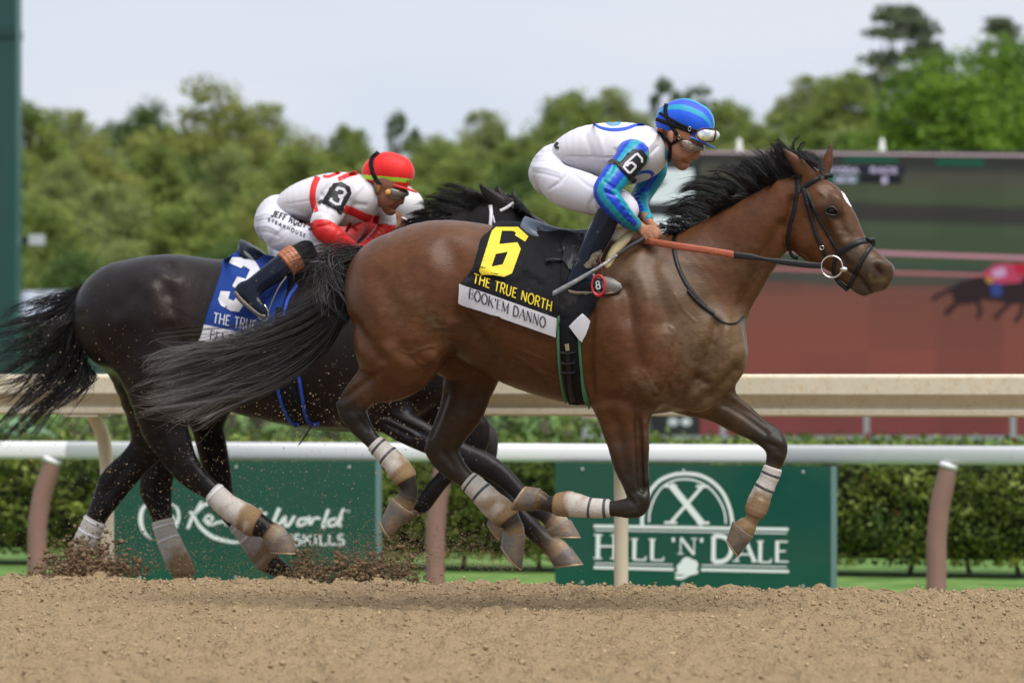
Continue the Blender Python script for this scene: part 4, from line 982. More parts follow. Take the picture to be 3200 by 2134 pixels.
bay_ears = [
 ch('H', [(1345, 440, 80, -.045, .6), (1270, 365, 72, -.055, .5), (1195, 290, 46, -.065, .5), (1130, 215, 8, -.07, .5)], dB, .03, 4, 'ear'),
 ch('H', [(1450, 420, 50, .05, .6), (1478, 320, 48, .055, .5), (1500, 240, 30, .06, .5), (1507, 168, 6, .06, .5)], dB, .03, 4, 'ear'),
]
bay_core += bay_ears
bay_nh = Chain(px('A', [(930, 705, 125, -.10, .80), (920, 790, 108, -.13, .80)]) + px('C6', [(500, 130, 215, -.14, .7), (330, 250, 125, -.14, .75), (215, 380, 98, -.13, .62), (262, 482, 88, -.13, .6), (325, 570, 66, -.13, .62), (400, 655, 57, -.13, .8), (500, 750, 68, -.13, .85), (585, 865, 78, -.13, .85), (625, 965, 62, -.13, .9), (600, 1040, 74, -.13, .85), (570, 1090, 70, -.13, .8)]), dB, .06, 3, 'near_hind')
bay_fh = Chain(px('A', [(960, 720, 120, .10, .8)]) + px('C6', [(1060, 40, 215, .13, .62), (1035, 240, 182, .14, .55), (985, 410, 160, .14, .55), (905, 555, 130, .14, .55), (855, 680, 120, .14, .5), (925, 795, 92, .14, .55), (1020, 885, 66, .14, .8), (1100, 955, 70, .14, .85), (1200, 1055, 84, .14, .85), (1290, 1135, 90, .14, .85), (1345, 1205, 70, .14, .9), (1362, 1260, 72, .14, .85), (1362, 1300, 62, .14, .8)]), dB, .06, 3, 'far_hind')
bay_nf = Chain(px('C7', [(760, 250, 190, -.14, .6), (780, 400, 176, -.15, .55), (788, 500, 172, -.155, .52), (811, 620, 152, -.155, .53), (832, 780, 125, -.15, .6), (868, 920, 95, -.15, .65), (885, 1035, 84, -.15, .7), (862, 1078, 84, -.15, .7), (785, 1092, 66, -.15, .75), (690, 1093, 55, -.15, .8), (560, 1090, 58, -.15, .85), (450, 1070, 74, -.15, .85), (385, 1063, 80, -.15, .85), (300, 1068, 64, -.15, .9), (235, 1058, 54, -.15, .9), (180, 1035, 74, -.15, .8), (150, 1040, 60, -.15, .8)]), dB, .06, 3, 'near_fore')
bay_ff = Chain(px('C7', [(1250, 260, 170, .10, .6), (1370, 320, 148, .12, .6), (1480, 385, 128, .13, .6), (1600, 465, 112, .13, .6), (1720, 545, 88, .13, .65), (1820, 612, 90, .13, .7), (1852, 685, 78, .13, .75), (1838, 770, 62, .13, .8), (1805, 870, 56, .13, .85), (1748, 990, 62, .13, .85), (1712, 1088, 70, .13, .85), (1672, 1185, 46, .13, .95), (1628, 1235, 78, .13, .8), (1600, 1275, 66, .13, .8)]), dB, .06, 3, 'far_fore')
bay_legs = [bay_nh, bay_fh, bay_nf, bay_ff]
for c in bay_legs: c.D0 = dB
BAYD = (.13, .055, .028)
bay_lc = [
 [(1.5, BAY), (3.0, (.07, .032, .019)), (3.9, BLK), (6, BLK), (9.6, BLK), (10.6, (.03, .026, .024)), (11.6, TAN)],
 [(1.0, (.04, .02, .013)), (3.2, (.045, .023, .015)), (4.6, (.035, .023, .016)), (6.0, (.03, .024, .02)), (11.0, (.04, .03, .024)), (12.2, TAN)],
 [(1.0, BAY), (3.0, (.065, .031, .019)), (4.2, (.028, .018, .015)), (5.4, (.022, .018, .016)), (14.4, (.028, .02, .018)), (15.6, TAN)],
 [(.8, (.095, .06, .04)), (3.0, (.08, .05, .034)), (4.0, (.035, .028, .024)), (7, (.025, .02, .018)), (9.0, TAN), (10.6, TAN), (11.4, TAN), (14, HOOF)],
]
def P_(crop, pts): return px(crop, pts)
bay_sc = [
 (P_('C5', [(720, 460), (790, 650), (830, 830)]), 18, -.009), (P_('C5', [(640, 360), (700, 560), (720, 760)]), 22, .006), (P_('C5', [(800, 480), (890, 680)]), 20, .006),
 (P_('C5', [(540, 600), (590, 880), (640, 1150)]), 14, -.010), (P_('C5', [(430, 900), (470, 1100)]), 40, .008), (P_('C5', [(700, 950), (760, 1200)]), 34, .007),
 (P_('C5', [(300, 780), (280, 1100), (300, 1440)]), 10, -.010), (P_('C5', [(380, 560), (560, 620), (560, 800)]), 20, -.006),
 (P_('C5', [(1200, 870), (1150, 1050), (1060, 1270), (930, 1440)]), 11, -.014), (P_('C5', [(1340, 1200), (1210, 1340), (1000, 1480)]), 12, -.014), (P_('C5', [(1060, 1270), (1130, 1290)]), 8, -.01),
 (P_('C5', [(400, 1400), (600, 1420), (720, 1500)]), 14, -.008), (P_('C5', [(640, 1270), (700, 1300)]), 20, .008),
 (P_('C7', [(880, 400), (900, 700), (915, 950)]), 9, -.008), (P_('C7', [(700, 450), (740, 620)]), 14, -.006), (P_('C7', [(930, 600), (940, 900)]), 8, .005),
 (P_('C7', [(1420, 330), (1600, 420), (1780, 560)]), 9, -.007),
 (P_('C3', [(830, 420), (850, 600), (860, 780), (880, 960)]), 30, -.012), (P_('C3', [(700, 420), (740, 600), (750, 780)]), 44, .005), (P_('C3', [(830, 290), (860, 330)]), 24, .006),
 (P_('C3', [(150, 920), (260, 1080), (330, 1170)]), 12, -.010), (P_('C3', [(330, 620), (430, 820), (420, 1000)]), 20, -.009), (P_('C3', [(240, 520), (300, 800)]), 40, .007),
 (P_('C3', [(830, 930), (820, 1050), (700, 1160)]), 14, .012), (P_('C3', [(480, 1110), (560, 1160)]), 12, -.007), (P_('C3', [(600, 860), (700, 920)]), 40, .006),
 (P_('C3', [(900, 880), (1050, 1050), (1180, 1280)]), 14, -.008), (P_('C3', [(1010, 1040), (1140, 890)]), 4, .003),
 (P_('C6', [(300, 160), (420, 330)]), 12, -.007), (P_('C6', [(250, 450), (330, 380)]), 10, .006),
 (P_('H', [(1110, 830), (1010, 1030), (890, 1290), (830, 1450)]), 12, -.010), (P_('H', [(1200, 620), (1165, 900), (1190, 1060), (1270, 1100)]), 9, -.012), (P_('H', [(1000, 560), (1130, 700)]), 30, -.005),
 (P_('H', [(600, 880), (760, 1100), (800, 1300)]), 30, -.006),
 (P_('H', [(1500, 770), (1560, 880), (1610, 960)]), 8, .005), (P_('H', [(1440, 760), (1500, 900)]), 10, -.005), (P_('H', [(1480, 560), (1440, 600)]), 12, -.004),
 (P_('H', [(1640, 1175), (1740, 1240), (1800, 1310), (1840, 1360)]), 4, -.007), (P_('H', [(1570, 760), (1640, 900)]), 8, -.004), (P_('H', [(1600, 1070), (1640, 1130)]), 8, -.004),
 (P_('H', [(1820, 1200), (1830, 1130), (1900, 1110), (1970, 1150)]), 8, .006), (P_('H', [(1700, 1080), (1750, 1000)]), 12, .004),
]
bay_paint = [
 (P_('A', [(1300, 560), (1450, 640), (1540, 640)]), 70, (0.086, 0.048, 0.031), .6), (P_('A', [(1450, 600), (1560, 720), (1600, 830)]), 55, DUSTB, .75),
 (P_('A', [(1560, 640), (1640, 730), (1660, 850)]), 60, (0.096, 0.059, 0.036), .75), (P_('A', [(1690, 740), (1690, 860), (1610, 930)]), 40, (0.128, 0.083, 0.051), .8), (P_('A', [(1490, 950), (1600, 900)]), 30, (0.109, 0.067, 0.042), .7),
 (P_('A', [(1600, 560), (1690, 600), (1740, 620)]), 45, (0.067, 0.035, 0.022), .6), (P_('A', [(1620, 560), (1750, 460)]), 40, (0.077, 0.033, 0.018), .5),
 (P_('A', [(1420, 840), (1470, 890)]), 40, (0.090, 0.040, 0.019), .7),
 (P_('A', [(900, 540), (1000, 515), (1100, 530)]), 30, (0.109, 0.054, 0.032), .7), (P_('A', [(820, 650), (820, 760)]), 25, (0.122, 0.054, 0.027), .6),
 (P_('C3', [(430, 820), (560, 900), (650, 960)]), 55, (0.099, 0.064, 0.045), .6), (P_('C3', [(560, 1150), (600, 1230)]), 40, (0.083, 0.048, 0.032), .6),
 (P_('C3', [(950, 900), (1150, 1150), (1500, 1330)]), 60, (0.067, 0.029, 0.014), .7), (P_('A', [(1130, 850), (1330, 920)]), 22, (0.085, 0.040, 0.022), .7),
 (P_('A', [(1040, 800), (1090, 850)]), 28, (0.050, 0.026, 0.016), .8),
 (P_('H', [(1480, 640), (1600, 820), (1720, 1000)]), 32, (0.074, 0.042, 0.029), .75), (P_('H', [(1515, 705)]), 30, (0.045, 0.028, 0.022), .85),
 (P_('H', [(1650, 1060), (1760, 1130), (1900, 1180)]), 50, (0.055, 0.042, 0.036), .9), (P_('H', [(1720, 1310), (1800, 1330)]), 30, (0.060, 0.047, 0.038), .9),
 (P_('H', [(1930, 1250), (1890, 1320), (1830, 1360)]), 14, (0.096, 0.070, 0.048), .8), (P_('H', [(1820, 1220), (1840, 1260), (1920, 1250)]), 7, (0.154, 0.122, 0.083), .8),
 (P_('H', [(1880, 1160), (1905, 1195)]), 13, (0.028, 0.006, 0.006), .97), (P_('H', [(1650, 1180), (1740, 1240), (1800, 1310), (1840, 1360)]), 3.2, (0.012, 0.009, 0.008), .8), (P_('H', [(1290, 900), (1400, 1000)]), 60, (0.096, 0.035, 0.015), .7),
 (P_('H', [(1650, 600), (1690, 700)]), 9, (0.077, 0.045, 0.032), .6),
 (P_('H', [(1125, 215), (1150, 300), (1200, 400)]), 13, (0.012, 0.010, 0.010), .9), (P_('H', [(1507, 168), (1500, 230)]), 11, (0.012, 0.010, 0.010), .95), (P_('H', [(1165, 320), (1230, 440)]), 9, (0.015, 0.010, 0.010), .9),
]
bay_dust = [(P_('C3', [(420, 800), (560, 880), (680, 960)]), 60, (.16, .125, .10), -0.38), (P_('C3', [(540, 1130), (620, 1230)]), 45, (.13, .09, .065), -0.35), (P_('C5', [(900, 1000), (1000, 1200), (800, 1400)]), 70, (.15, .115, .085), -0.30), (P_('C5', [(1150, 900), (1250, 1150), (1050, 1400)]), 60, (.17, .125, .085), -0.35), (P_('C5', [(620, 400), (560, 600)]), 60, (.13, .095, .075), -0.25), (P_('H', [(900, 1100), (820, 1350)]), 60, (.12, .085, .06), -0.25), (P_('H', [(1620, 850), (1760, 1030)]), 30, (.15, .11, .085), -0.30), (P_('C6', [(250, 400), (300, 520)]), 40, (.12, .10, .08), -0.30), (P_('C5', [(600, 1300), (720, 1300)]), 30, (.15, .12, .1), -0.35)]
bay_ls = [(2, P_('C7', [(875, 380), (895, 700), (905, 960)]), 12, -.011), (2, P_('C7', [(935, 500), (948, 900)]), 12, .006), (2, P_('C7', [(720, 420), (760, 650), (800, 850)]), 14, -.007), (2, P_('C7', [(930, 1030)]), 16, .007), (2, P_('C7', [(800, 1010), (850, 1060)]), 9, -.007), (2, P_('C7', [(870, 1130), (800, 1140)]), 9, .005), (2, P_('C7', [(860, 980), (890, 1040)]), 8, -.005),
          (3, P_('C7', [(1420, 340), (1600, 430), (1780, 560)]), 11, -.010), (3, P_('C7', [(1520, 290), (1680, 420), (1800, 530)]), 10, .005), (3, P_('C7', [(1885, 640)]), 16, .007), (3, P_('C7', [(1850, 560)]), 14, .006), (3, P_('C7', [(1790, 640), (1850, 660)]), 8, -.006), (3, P_('C7', [(1660, 582)]), 9, .005), (3, P_('C7', [(1850, 720), (1890, 740)]), 9, .004),
          (0, P_('C6', [(150, 330), (250, 260), (370, 170)]), 12, -.012), (0, P_('C6', [(125, 355)]), 15, .007), (0, P_('C6', [(250, 440), (330, 540)]), 9, -.006), (0, P_('C6', [(330, 330), (300, 430)]), 16, .007), (0, P_('C6', [(420, 150), (500, 280)]), 16, -.008),
          (1, P_('C6', [(880, 300), (830, 450), (770, 590)]), 13, -.011), (1, P_('C6', [(735, 680)]), 15, .007), (1, P_('C6', [(860, 700), (930, 790)]), 10, -.006), (1, P_('C6', [(1010, 450), (970, 620)]), 20, .006), (1, P_('C6', [(1100, 250), (1050, 420)]), 18, -.007)]
bay_veins = [P_('C4', [(240, 960), (300, 900), (330, 870), (372, 815)]), P_('C5', [(900, 650), (960, 760), (1040, 840)]), P_('C5', [(860, 880), (900, 920), (880, 1000)]), P_('C5', [(640, 1180), (700, 1240), (760, 1360)]), P_('C5', [(420, 860), (380, 960), (400, 1080)]), P_('C3', [(480, 1110), (560, 1130), (640, 1090), (720, 1080)]), P_('C3', [(560, 1130), (600, 1190), (650, 1210)]), P_('C3', [(700, 940), (780, 950), (820, 930)]),
             P_('H', [(1560, 800), (1590, 880), (1580, 960)]), P_('H', [(1540, 900), (1590, 880), (1640, 900)]), P_('H', [(1420, 560), (1460, 600), (1440, 660)]), P_('H', [(1490, 470), (1530, 540), (1580, 570)]), P_('H', [(1600, 1020), (1650, 1060), (1640, 1110)]), P_('C4', [(500, 1100), (640, 1180), (760, 1260)]), P_('C4', [(560, 1060), (700, 1120)]), P_('H', [(1010, 1000), (960, 1120), (900, 1240)]), P_('A', [(1180, 830), (1260, 860), (1320, 880)])]
t0_ = time.time()
bay_cuts = [ch('H', [(1868, 1150, 36, -.066, .9), (1898, 1195, 42, -.066, .9), (1925, 1195, 28, -.058, .9)], dB, .006, 3), ch('H', [(1868, 1150, 36, .066, .9), (1898, 1195, 42, .066, .9), (1925, 1195, 28, .058, .9)], dB, .006, 3), ch('H', [(1120, 250, 22, -.088, .5), (1190, 360, 34, -.085, .4), (1250, 440, 26, -.08, .4)], dB, .012, 3)]
bV, bF, bC = build_horse(bay_core, bay_legs, bay_cuts, dB, .0072, bay_sc, bay_paint + bay_dust, BAY, bay_lc, bay_ls, bay_veins)
bC = bC * np.array((.93, .91, .74))
bayW = to_world(bV, dB)
coat = mat('bay_coat', attr=True, rough=.36, spec=.22, noise=.24, nscale=34, stretch=(.5, 1, 1.3), bump=.14, bscale=170, bstretch=(.4, 1, 1.4))
bay = empty('racehorse', (0.25, 15.8, 0), 'bay racehorse with black mane galloping in front, number 6 saddle cloth', 'horse', 'racehorses galloping on the dirt track')
mkobj('body', bayW, bF, coat, bay, col=bC)
BAYS = Surf([(bayW, bF)])
def ball(c, r, n=12, sc=(1, 1, 1)):
    V, f = [], []
    for i in range(n + 1):
        th = math.pi * i / n
        for j in range(2 * n):
            ph = math.pi * j / n
            V.append((c[0] + r * sc[0] * math.sin(th) * math.cos(ph), c[1] + r * sc[1] * math.sin(th) * math.sin(ph), c[2] + r * sc[2] * math.cos(th)))
    for i in range(n):
        for j in range(2 * n):
            f.append((i * 2 * n + j, i * 2 * n + (j + 1) % (2 * n), (i + 1) * 2 * n + (j + 1) % (2 * n), (i + 1) * 2 * n + j))
    return np.array(V), f
eye_m = mat('eye', (.004, .003, .002), rough=.12, spec=.35)
lid_m = mat('eyelid', (.012, .008, .007), rough=.5)
def horse_eye(surf, uv, r, parent):
    h, nr, _ = surf.hit(*uv); c = h - nr * r * .45
    e = mkobj('eye', *ball(c, r, 12, (1.3, 1.0, .95)), eye_m, parent)
    u, v = uv; k = r * F / h.y
    top = [(u - 1.5 * k, v + .35 * k), (u - .8 * k, v - .7 * k), (u + .3 * k, v - .85 * k), (u + 1.2 * k, v - .1 * k), (u + 1.5 * k, v + .6 * k)]
    bot = [(u - 1.4 * k, v + .4 * k), (u - .5 * k, v + .95 * k), (u + .6 * k, v + 1.0 * k), (u + 1.5 * k, v + .6 * k)]
    for pts in (top, bot): mkobj('eyelid', *ribbon(surf, pts, .42 * k, h=.009, base=.0, step=3), lid_m, e)
horse_eye(BAYS, px('H', [(1515, 705)])[0], .017, bay)
white_m = mat('blaze_white', (.75, .73, .72), rough=.6)
mkobj('blaze', *patch(BAYS, px('H', [(1585, 548), (1610, 560), (1640, 610), (1672, 672), (1665, 676), (1630, 640), (1608, 600)]), .0015, 5), white_m, bay)

# hair
hair_m = mat('hair', attr=True, rough=.38, spec=.45)
HB = (.009, .0075, .0075); HG = (.22, .215, .22)
mane_g = px('H', [(0, 0)])
def gl(crop, gs, du=0, dv=0): return [[(q[0], q[1], g[i][2] if len(g[i]) > 2 else 0.0) for i, q in enumerate(px(crop, [p[:2] for p in g], du, dv))] for g in gs]
gm = gl('H', [[(1260, 395), (1190, 300), (1105, 215), (1060, 150)], [(1190, 425), (1120, 330), (1060, 250), (1010, 210)], [(1090, 475), (1010, 370), (930, 270), (875, 215)],
  [(990, 530), (880, 400), (790, 330), (725, 300)], [(890, 585), (740, 460), (600, 425), (480, 440)], [(790, 640), (620, 530), (430, 490), (275, 540)], [(690, 690), (500, 595), (320, 600), (175, 640)],
  [(570, 755), (400, 680), (270, 690), (140, 720)], [(460, 815), (330, 760), (230, 770), (150, 800)], [(340, 885), (260, 840), (195, 860), (165, 920)], [(300, 905), (230, 900), (185, 930), (200, 960)]])
mv = [strands(gm, dB, 1350, 9, .012, .0012, 6, .55, HB, (.02, .018, .02), 10, 11, fan=1.4, stray=.2), strands(gm[:4], dB, 420, 8, .01, .0012, 6, .5, HB, (.02, .018, .02), 12, 12),
      strands([[(a[0], a[1], .0), (a[0] * .75 + b[0] * .25, a[1] * .75 + b[1] * .25, -.02), (a[0] * .55 + b[0] * .45, a[1] * .55 + b[1] * .45 + 8, -.05)] for a, b in [(g[0], g[2]) for g in gm[2:]]], dB, 800, 10, .02, .0014, 4, .4, HB, None, 6, 13)]
def merge_np(parts):
    o = 0; V, Fc, C = [], [], []
    for v, f, c in parts: V.append(v); Fc.append(f + o); C.append(c); o += len(v)
    return np.concatenate(V), np.concatenate(Fc), np.concatenate(C)
V_, F_, C_ = merge_np(mv); mkobj('mane', V_, F_, hair_m, bay, col=C_)
gf = gl('H', [[(1200, 360, -.02), (1250, 290, -.04), (1330, 300, -.06), (1400, 360, -.06), (1450, 405, -.06)], [(1220, 340, 0), (1280, 250, -.01), (1360, 290, -.03), (1430, 350, -.035), (1490, 405, -.035)], [(1260, 350, .02), (1330, 280, .02), (1400, 310, .01), (1460, 360, 0), (1505, 410, -.01)],
  [(1240, 360), (1180, 240), (1130, 185), (1060, 140)], [(1240, 340), (1220, 230), (1225, 150), (1270, 160)]])
V_, F_, C_ = merge_np([strands(gf[:3], dB, 360, 7, .015, .0011, 6, .5, HB, None, 14, 21), strands(gf[3:4], dB, 80, 8, .012, .0011, 5, .5, HB, None, 12, 22, between=False), strands(gf[4:], dB, 50, 9, .012, .0010, 9, .5, HB, None, 12, 23, between=False)])
mkobj('forelock', V_, F_, hair_m, bay, col=C_)
gt = gl('L3', [[(1640, 115, 0), (1480, 135, -.02), (1340, 200, -.03), (1230, 260, -.05), (1170, 330, -.06)], [(1630, 120, 0), (1470, 170, -.02), (1360, 260, -.05), (1380, 390, -.08), (1470, 470, -.09), (1560, 580, -.09)],
  [(1640, 130, 0), (1490, 250, 0), (1400, 400, 0), (1180, 540, 0), (850, 660, 0), (520, 750, 0), (330, 770, 0), (150, 680, 0)], [(1600, 180, 0), (1490, 330, 0), (1350, 520, 0), (1000, 700, 0), (650, 800, 0), (330, 850, 0), (170, 900, 0), (115, 1010, 0)],
  [(1570, 260, 0), (1500, 450, 0), (1300, 660, 0), (980, 800, 0), (650, 910, 0), (380, 990, 0), (180, 1030, 0), (45, 1090, 0)], [(1540, 360, 0), (1480, 560, 0), (1280, 760, 0), (980, 900, 0), (680, 1000, 0), (400, 1060, 0), (200, 1110, 0), (60, 1120, 0)],
  [(1530, 420, 0), (1430, 680, 0), (1180, 880, 0), (870, 1020, 0), (560, 1110, 0), (300, 1180, 0), (120, 1200, 0), (-40, 1180, 0)], [(1520, 480, 0), (1400, 740, 0), (1150, 940, 0), (850, 1070, 0), (600, 1160, 0), (350, 1240, 0), (200, 1270, 0), (60, 1290, 0)],
  [(1500, 560, 0), (1350, 800, 0), (1100, 990, 0), (800, 1100, 0), (640, 1180, 0), (540, 1260, 0), (470, 1300, 0), (430, 1290, 0)]])
tv = [strands(gt[:1], dB, 190, 20, .03, .0012, 12, .6, HB, (.035, .03, .03), 14, 31, between=False, lock=10, stray=.3, fan=1.6), strands(gt[1:2], dB, 120, 20, .03, .0011, 14, .7, HB, (.10, .096, .10), 14, 32, between=False, lock=8, stray=.4, fan=1.6),
      strands(gt[2:], dB, 1050, 12, .05, .0012, 15, .45, HB, HG, 16, 33, lock=15, stray=.2, fan=1.3), strands(gt[2:5], dB, 200, 14, .05, .0011, 14, .6, HB, (.07, .066, .068), 18, 34, lock=12, stray=.3, fan=1.5),
      strands(gl('L3', [[(1650, 110), (1560, 230), (1500, 420), (1380, 600)], [(1640, 150), (1590, 330), (1540, 520), (1430, 680)]]), dB, 700, 12, .03, .0016, 6, .4, HB, HB, 10, 35)]
V_, F_, C_ = merge_np(tv); mkobj('tail', V_, F_, hair_m, bay, col=C_)

hoof('C6', (655, 1125), (505, 1010), (500, 1300), (422, 1170), -.13, dB, bay)
hoof('C6', (1440, 1275), (1282, 1240), (1418, 1525), (1262, 1335), .14, dB, bay)
hoof('C7', (152, 1112), (205, 955), (3, 1116), (112, 932), -.15, dB, bay)
hoof('C7', (1692, 1292), (1545, 1178), (1592, 1428), (1504, 1290), .13, dB, bay)
# bandages and tape
band_m = mat('bandage_cloth', attr=True, rough=.9, spec=.1, noise=.12, nscale=70, bump=.35, bscale=160)
tape_m = mat('dark_tape', (.045, .05, .06), rough=.5, dirt=(.25, .17, .1), dirt_lo=.55, dirt_hi=.7, dscale=20)
for c, a, b, tp in [(bay_nh, 6.75, 9.35, (7.0, 7.65)), (bay_fh, 7.15, 10.55, (7.35, 8.2)), (bay_nf, 9.0, 13.1, (9.2, 10.0)), (bay_ff, 7.35, 10.6, (7.75, 8.55))]:
    w_ = wrap_leg(c, a, b, band_m, bay, seed=int(a * 7))
    for t in tp: wrap_leg(c, t, t + .2, tape_m, w_, 'tape', grow=.0085, wob=0)

# ---- the dark horse with the blue cloth -----------------------------------
dK = D_BLU; DK = (.0125, .0100, .0100); DKB = (.022, .014, .011)
def dark_core(D0, du=0, dv=0):
    c = lambda crop, pts, blend, sub=4, name='': ch(crop, pts, D0, blend, sub, name, du, dv)
    return [
     c('A', [(300, 730, 133, 0, 1.0), (385, 722, 138, 0, 1.0), (480, 752, 158, 0, .92), (580, 775, 178, 0, .84), (690, 790, 188, 0, .8), (790, 795, 190, 0, .76), (880, 800, 175, 0, .74), (945, 825, 125, 0, .9)], .02, 4, 'trunk'),
     c('A', [(850, 760, 150, 0, .66), (930, 690, 125, 0, .62), (1000, 620, 98, 0, .6), (1070, 560, 78, 0, .62), (1130, 520, 58, 0, .75)], .09, 4, 'neck'),
     c('A', [(1150, 525, 52, 0, .85), (1195, 560, 60, 0, .95), (1240, 620, 55, 0, .86), (1280, 690, 46, 0, .8), (1325, 755, 46, 0, .85), (1345, 775, 38, 0, .85)], .05, 4, 'head'),
     c('A', [(1170, 600, 62, 0, .58), (1185, 640, 66, 0, .58), (1230, 690, 48, 0, .6), (1290, 780, 28, 0, .7)], .05, 3, 'jaw'),
     c('L8', [(960, 510, 95, -.05, .6), (880, 450, 90, -.06, .5), (760, 340, 55, -.07, .5), (655, 215, 8, -.07, .5)], .03, 4, 'ear'),
     c('L8', [(930, 450, 60, .05, .6), (905, 360, 50, .055, .5), (875, 260, 10, .06, .5)], .03, 4, 'ear'),
     c('A', [(840, 770, 100, -.14, .6), (870, 850, 85, -.15, .6), (830, 910, 70, -.15, .6)], .08, 3, 'triceps'),
     c('A', [(840, 770, 100, .14, .6), (870, 850, 85, .15, .6), (830, 910, 70, .15, .6)], .08, 3, 'triceps'),
    ]
def leg(D0, pts, name, blend=.06):
    c = Chain(pts, D0, blend, 3, name); c.D0 = D0; return c
# hind legs of the blue-cloth horse: near one swings forward, far one pushes off behind
k_nh = leg(dK, px('A', [(330, 740, 120, -.10, .8), (365, 850, 92, -.13, .8)]) + px('L4', [(1340, 60, 210, -.14, .6), (1410, 230, 165, -.14, .6), (1500, 400, 130, -.14, .55), (1610, 520, 105, -.14, .55), (1740, 620, 82, -.14, .7), (1850, 730, 92, -.14, .8), (1980, 810, 100, -.14, .8), (2070, 870, 108, -.14, .8), (2175, 920, 80, -.14, .85), (2255, 985, 100, -.14, .8), (2270, 1010, 80, -.14, .8)]), 'near_hind')
k_fh = leg(dK, px('A', [(315, 760, 110, .10, .8), (340, 860, 85, .13, .7)]) + px('L4', [(1240, 150, 180, .14, .6), (1120, 350, 130, .14, .55), (960, 520, 140, .14, .5), (880, 650, 120, .14, .5), (800, 800, 90, .14, .7), (740, 930, 85, .14, .8), (680, 1060, 92, .14, .85), (620, 1180, 80, .14, .9), (560, 1260, 75, .14, .9), (520, 1320, 60, .14, .9)]), 'far_hind')
k_nf = leg(dK, px('A', [(860, 860, 85, -.14, .6), (835, 925, 66, -.15, .6)]) + px('C6', [(430, 440, 110, -.15, .6), (600, 530, 112, -.15, .6), (800, 630, 98, -.15, .6), (1000, 720, 84, -.15, .65), (1160, 790, 84, -.15, .7), (1280, 870, 72, -.15, .75), (1400, 990, 58, -.15, .8), (1500, 1090, 62, -.15, .85), (1585, 1135, 64, -.15, .85), (1660, 1195, 80, -.15, .8), (1675, 1215, 66, -.15, .8)]), 'near_fore')
k_ff = leg(dK, px('A', [(900, 850, 80, .12, .6), (950, 920, 62, .13, .6)]) + px('C6', [(1060, 480, 100, .14, .6), (1100, 620, 86, .14, .7), (1040, 720, 75, .14, .7), (950, 800, 62, .14, .8), (850, 900, 58, .14, .8), (760, 1010, 62, .14, .85), (720, 1065, 60, .14, .85), (685, 1080, 50, .14, .9), (660, 1090, 45, .14, .9)]), 'far_fore')
k_legs = [k_nh, k_fh, k_nf, k_ff]
DL = (.010, .009, .0095); HF2 = (.26, .24, .215)
k_lc = [[(1, DK), (3, DL), (9, DL), (10.2, DL), (10.7, TAN), (11.3, HF2), (13, HF2)], [(1, DKB), (3, DL), (8, DL), (9, TAN), (11, TAN)],
        [(1, DK), (3, (.012, .010, .012)), (9.3, (.014, .012, .013)), (10.3, (.02, .018, .018)), (10.9, TAN), (11.5, HF2), (13, HF2)], [(1, DKB), (3, DL), (9.5, DL), (10.4, HOOF), (12, HOOF)]]
k_sc = [(P_('L1', [(1000, 330), (1110, 400), (1160, 560)]), 16, .012), (P_('L1', [(1180, 420), (1200, 640), (1260, 740)]), 18, -.018), (P_('L1', [(1190, 210), (1210, 260)]), 9, -.010), (P_('L1', [(1120, 270), (1200, 290)]), 14, .010), (P_('L1', [(820, 500), (1000, 330)]), 12, -.007),
        (P_('L1', [(560, 560), (620, 800), (760, 980)]), 14, -.007), (P_('L1', [(900, 700), (880, 900)]), 20, -.006),
        (P_('C6', [(450, 440), (700, 560)]), 6, -.006), (P_('C6', [(470, 500), (640, 590)]), 5, -.005), (P_('C6', [(640, 200), (600, 330)]), 10, -.01)]
k_sc += [(P_('L1', [(1180 + 25 * i, 480 + 14 * i), (1210 + 25 * i, 560 + 20 * i), (1270 + 20 * i, 690 + 8 * i)]), 2.6, -.0035) for i in range(8)]
k_paint = [(P_('L1', [(1100, 380), (1160, 520)]), 30, (.035, .022, .018), .7), (P_('L1', [(1250, 300), (1300, 560), (1300, 720)]), 60, (.026, .019, .017), .8), (P_('A', [(550, 930), (680, 975), (780, 990)]), 40, (.022, .013, .010), .7), (P_('L1', [(800, 980), (900, 1120)]), 40, (.024, .012, .009), .8)]
k_ls = [(0, P_('L4', [(1420, 420), (1560, 540), (1680, 640)]), 12, -.008), (0, P_('L4', [(1560, 380), (1640, 480)]), 14, .007), (0, P_('L4', [(1300, 200), (1400, 400)]), 16, -.010), (1, P_('L4', [(1060, 380), (960, 500), (880, 620)]), 14, -.008), (1, P_('L4', [(830, 500)]), 16, .006), (2, P_('C6', [(450, 440), (700, 560), (950, 690)]), 8, -.008), (2, P_('C6', [(480, 510), (640, 590)]), 6, -.006), (2, P_('C6', [(1200, 790)]), 18, .005)]
t0_ = time.time()
kV, kF, kC = build_horse(dark_core(dK), k_legs, [], dK, .0102, k_sc, k_paint, DK, k_lc, k_ls)
kW = to_world(kV, dK)
dcoat = mat('dark_coat', attr=True, rough=.34, spec=.14, noise=.14, nscale=30, bump=.15, bscale=90)
dark = empty('racehorse', (-1.2, 18.7, 0), 'near black racehorse galloping behind the bay, blue number 3 saddle cloth', 'horse', 'racehorses galloping on the dirt track')
mkobj('body', kW, kF, dcoat, dark, col=kC)
KS = Surf([(kW, kF)])
band2 = band_m
tape2 = mat('white_tape', (.68, .68, .72), rough=.6)
for c, a, b, tp in [(k_nh, 5.95, 9.35, (6.05,)), (k_fh, 6.3, 9.2, (6.4, 7.1))]:
    w_ = wrap_leg(c, a, b, band2, dark, seed=int(a * 5))
    for t in tp: wrap_leg(c, t, t + .16, tape2, w_, 'tape', grow=.0085, wob=0)
hoof('L5', (802, 955), (605, 1042), (876, 1116), (625, 1106), -.14, dK, dark)
hoof('C6', (1752, 1168), (1582, 1240), (1830, 1290), (1602, 1286), -.15, dK, dark)
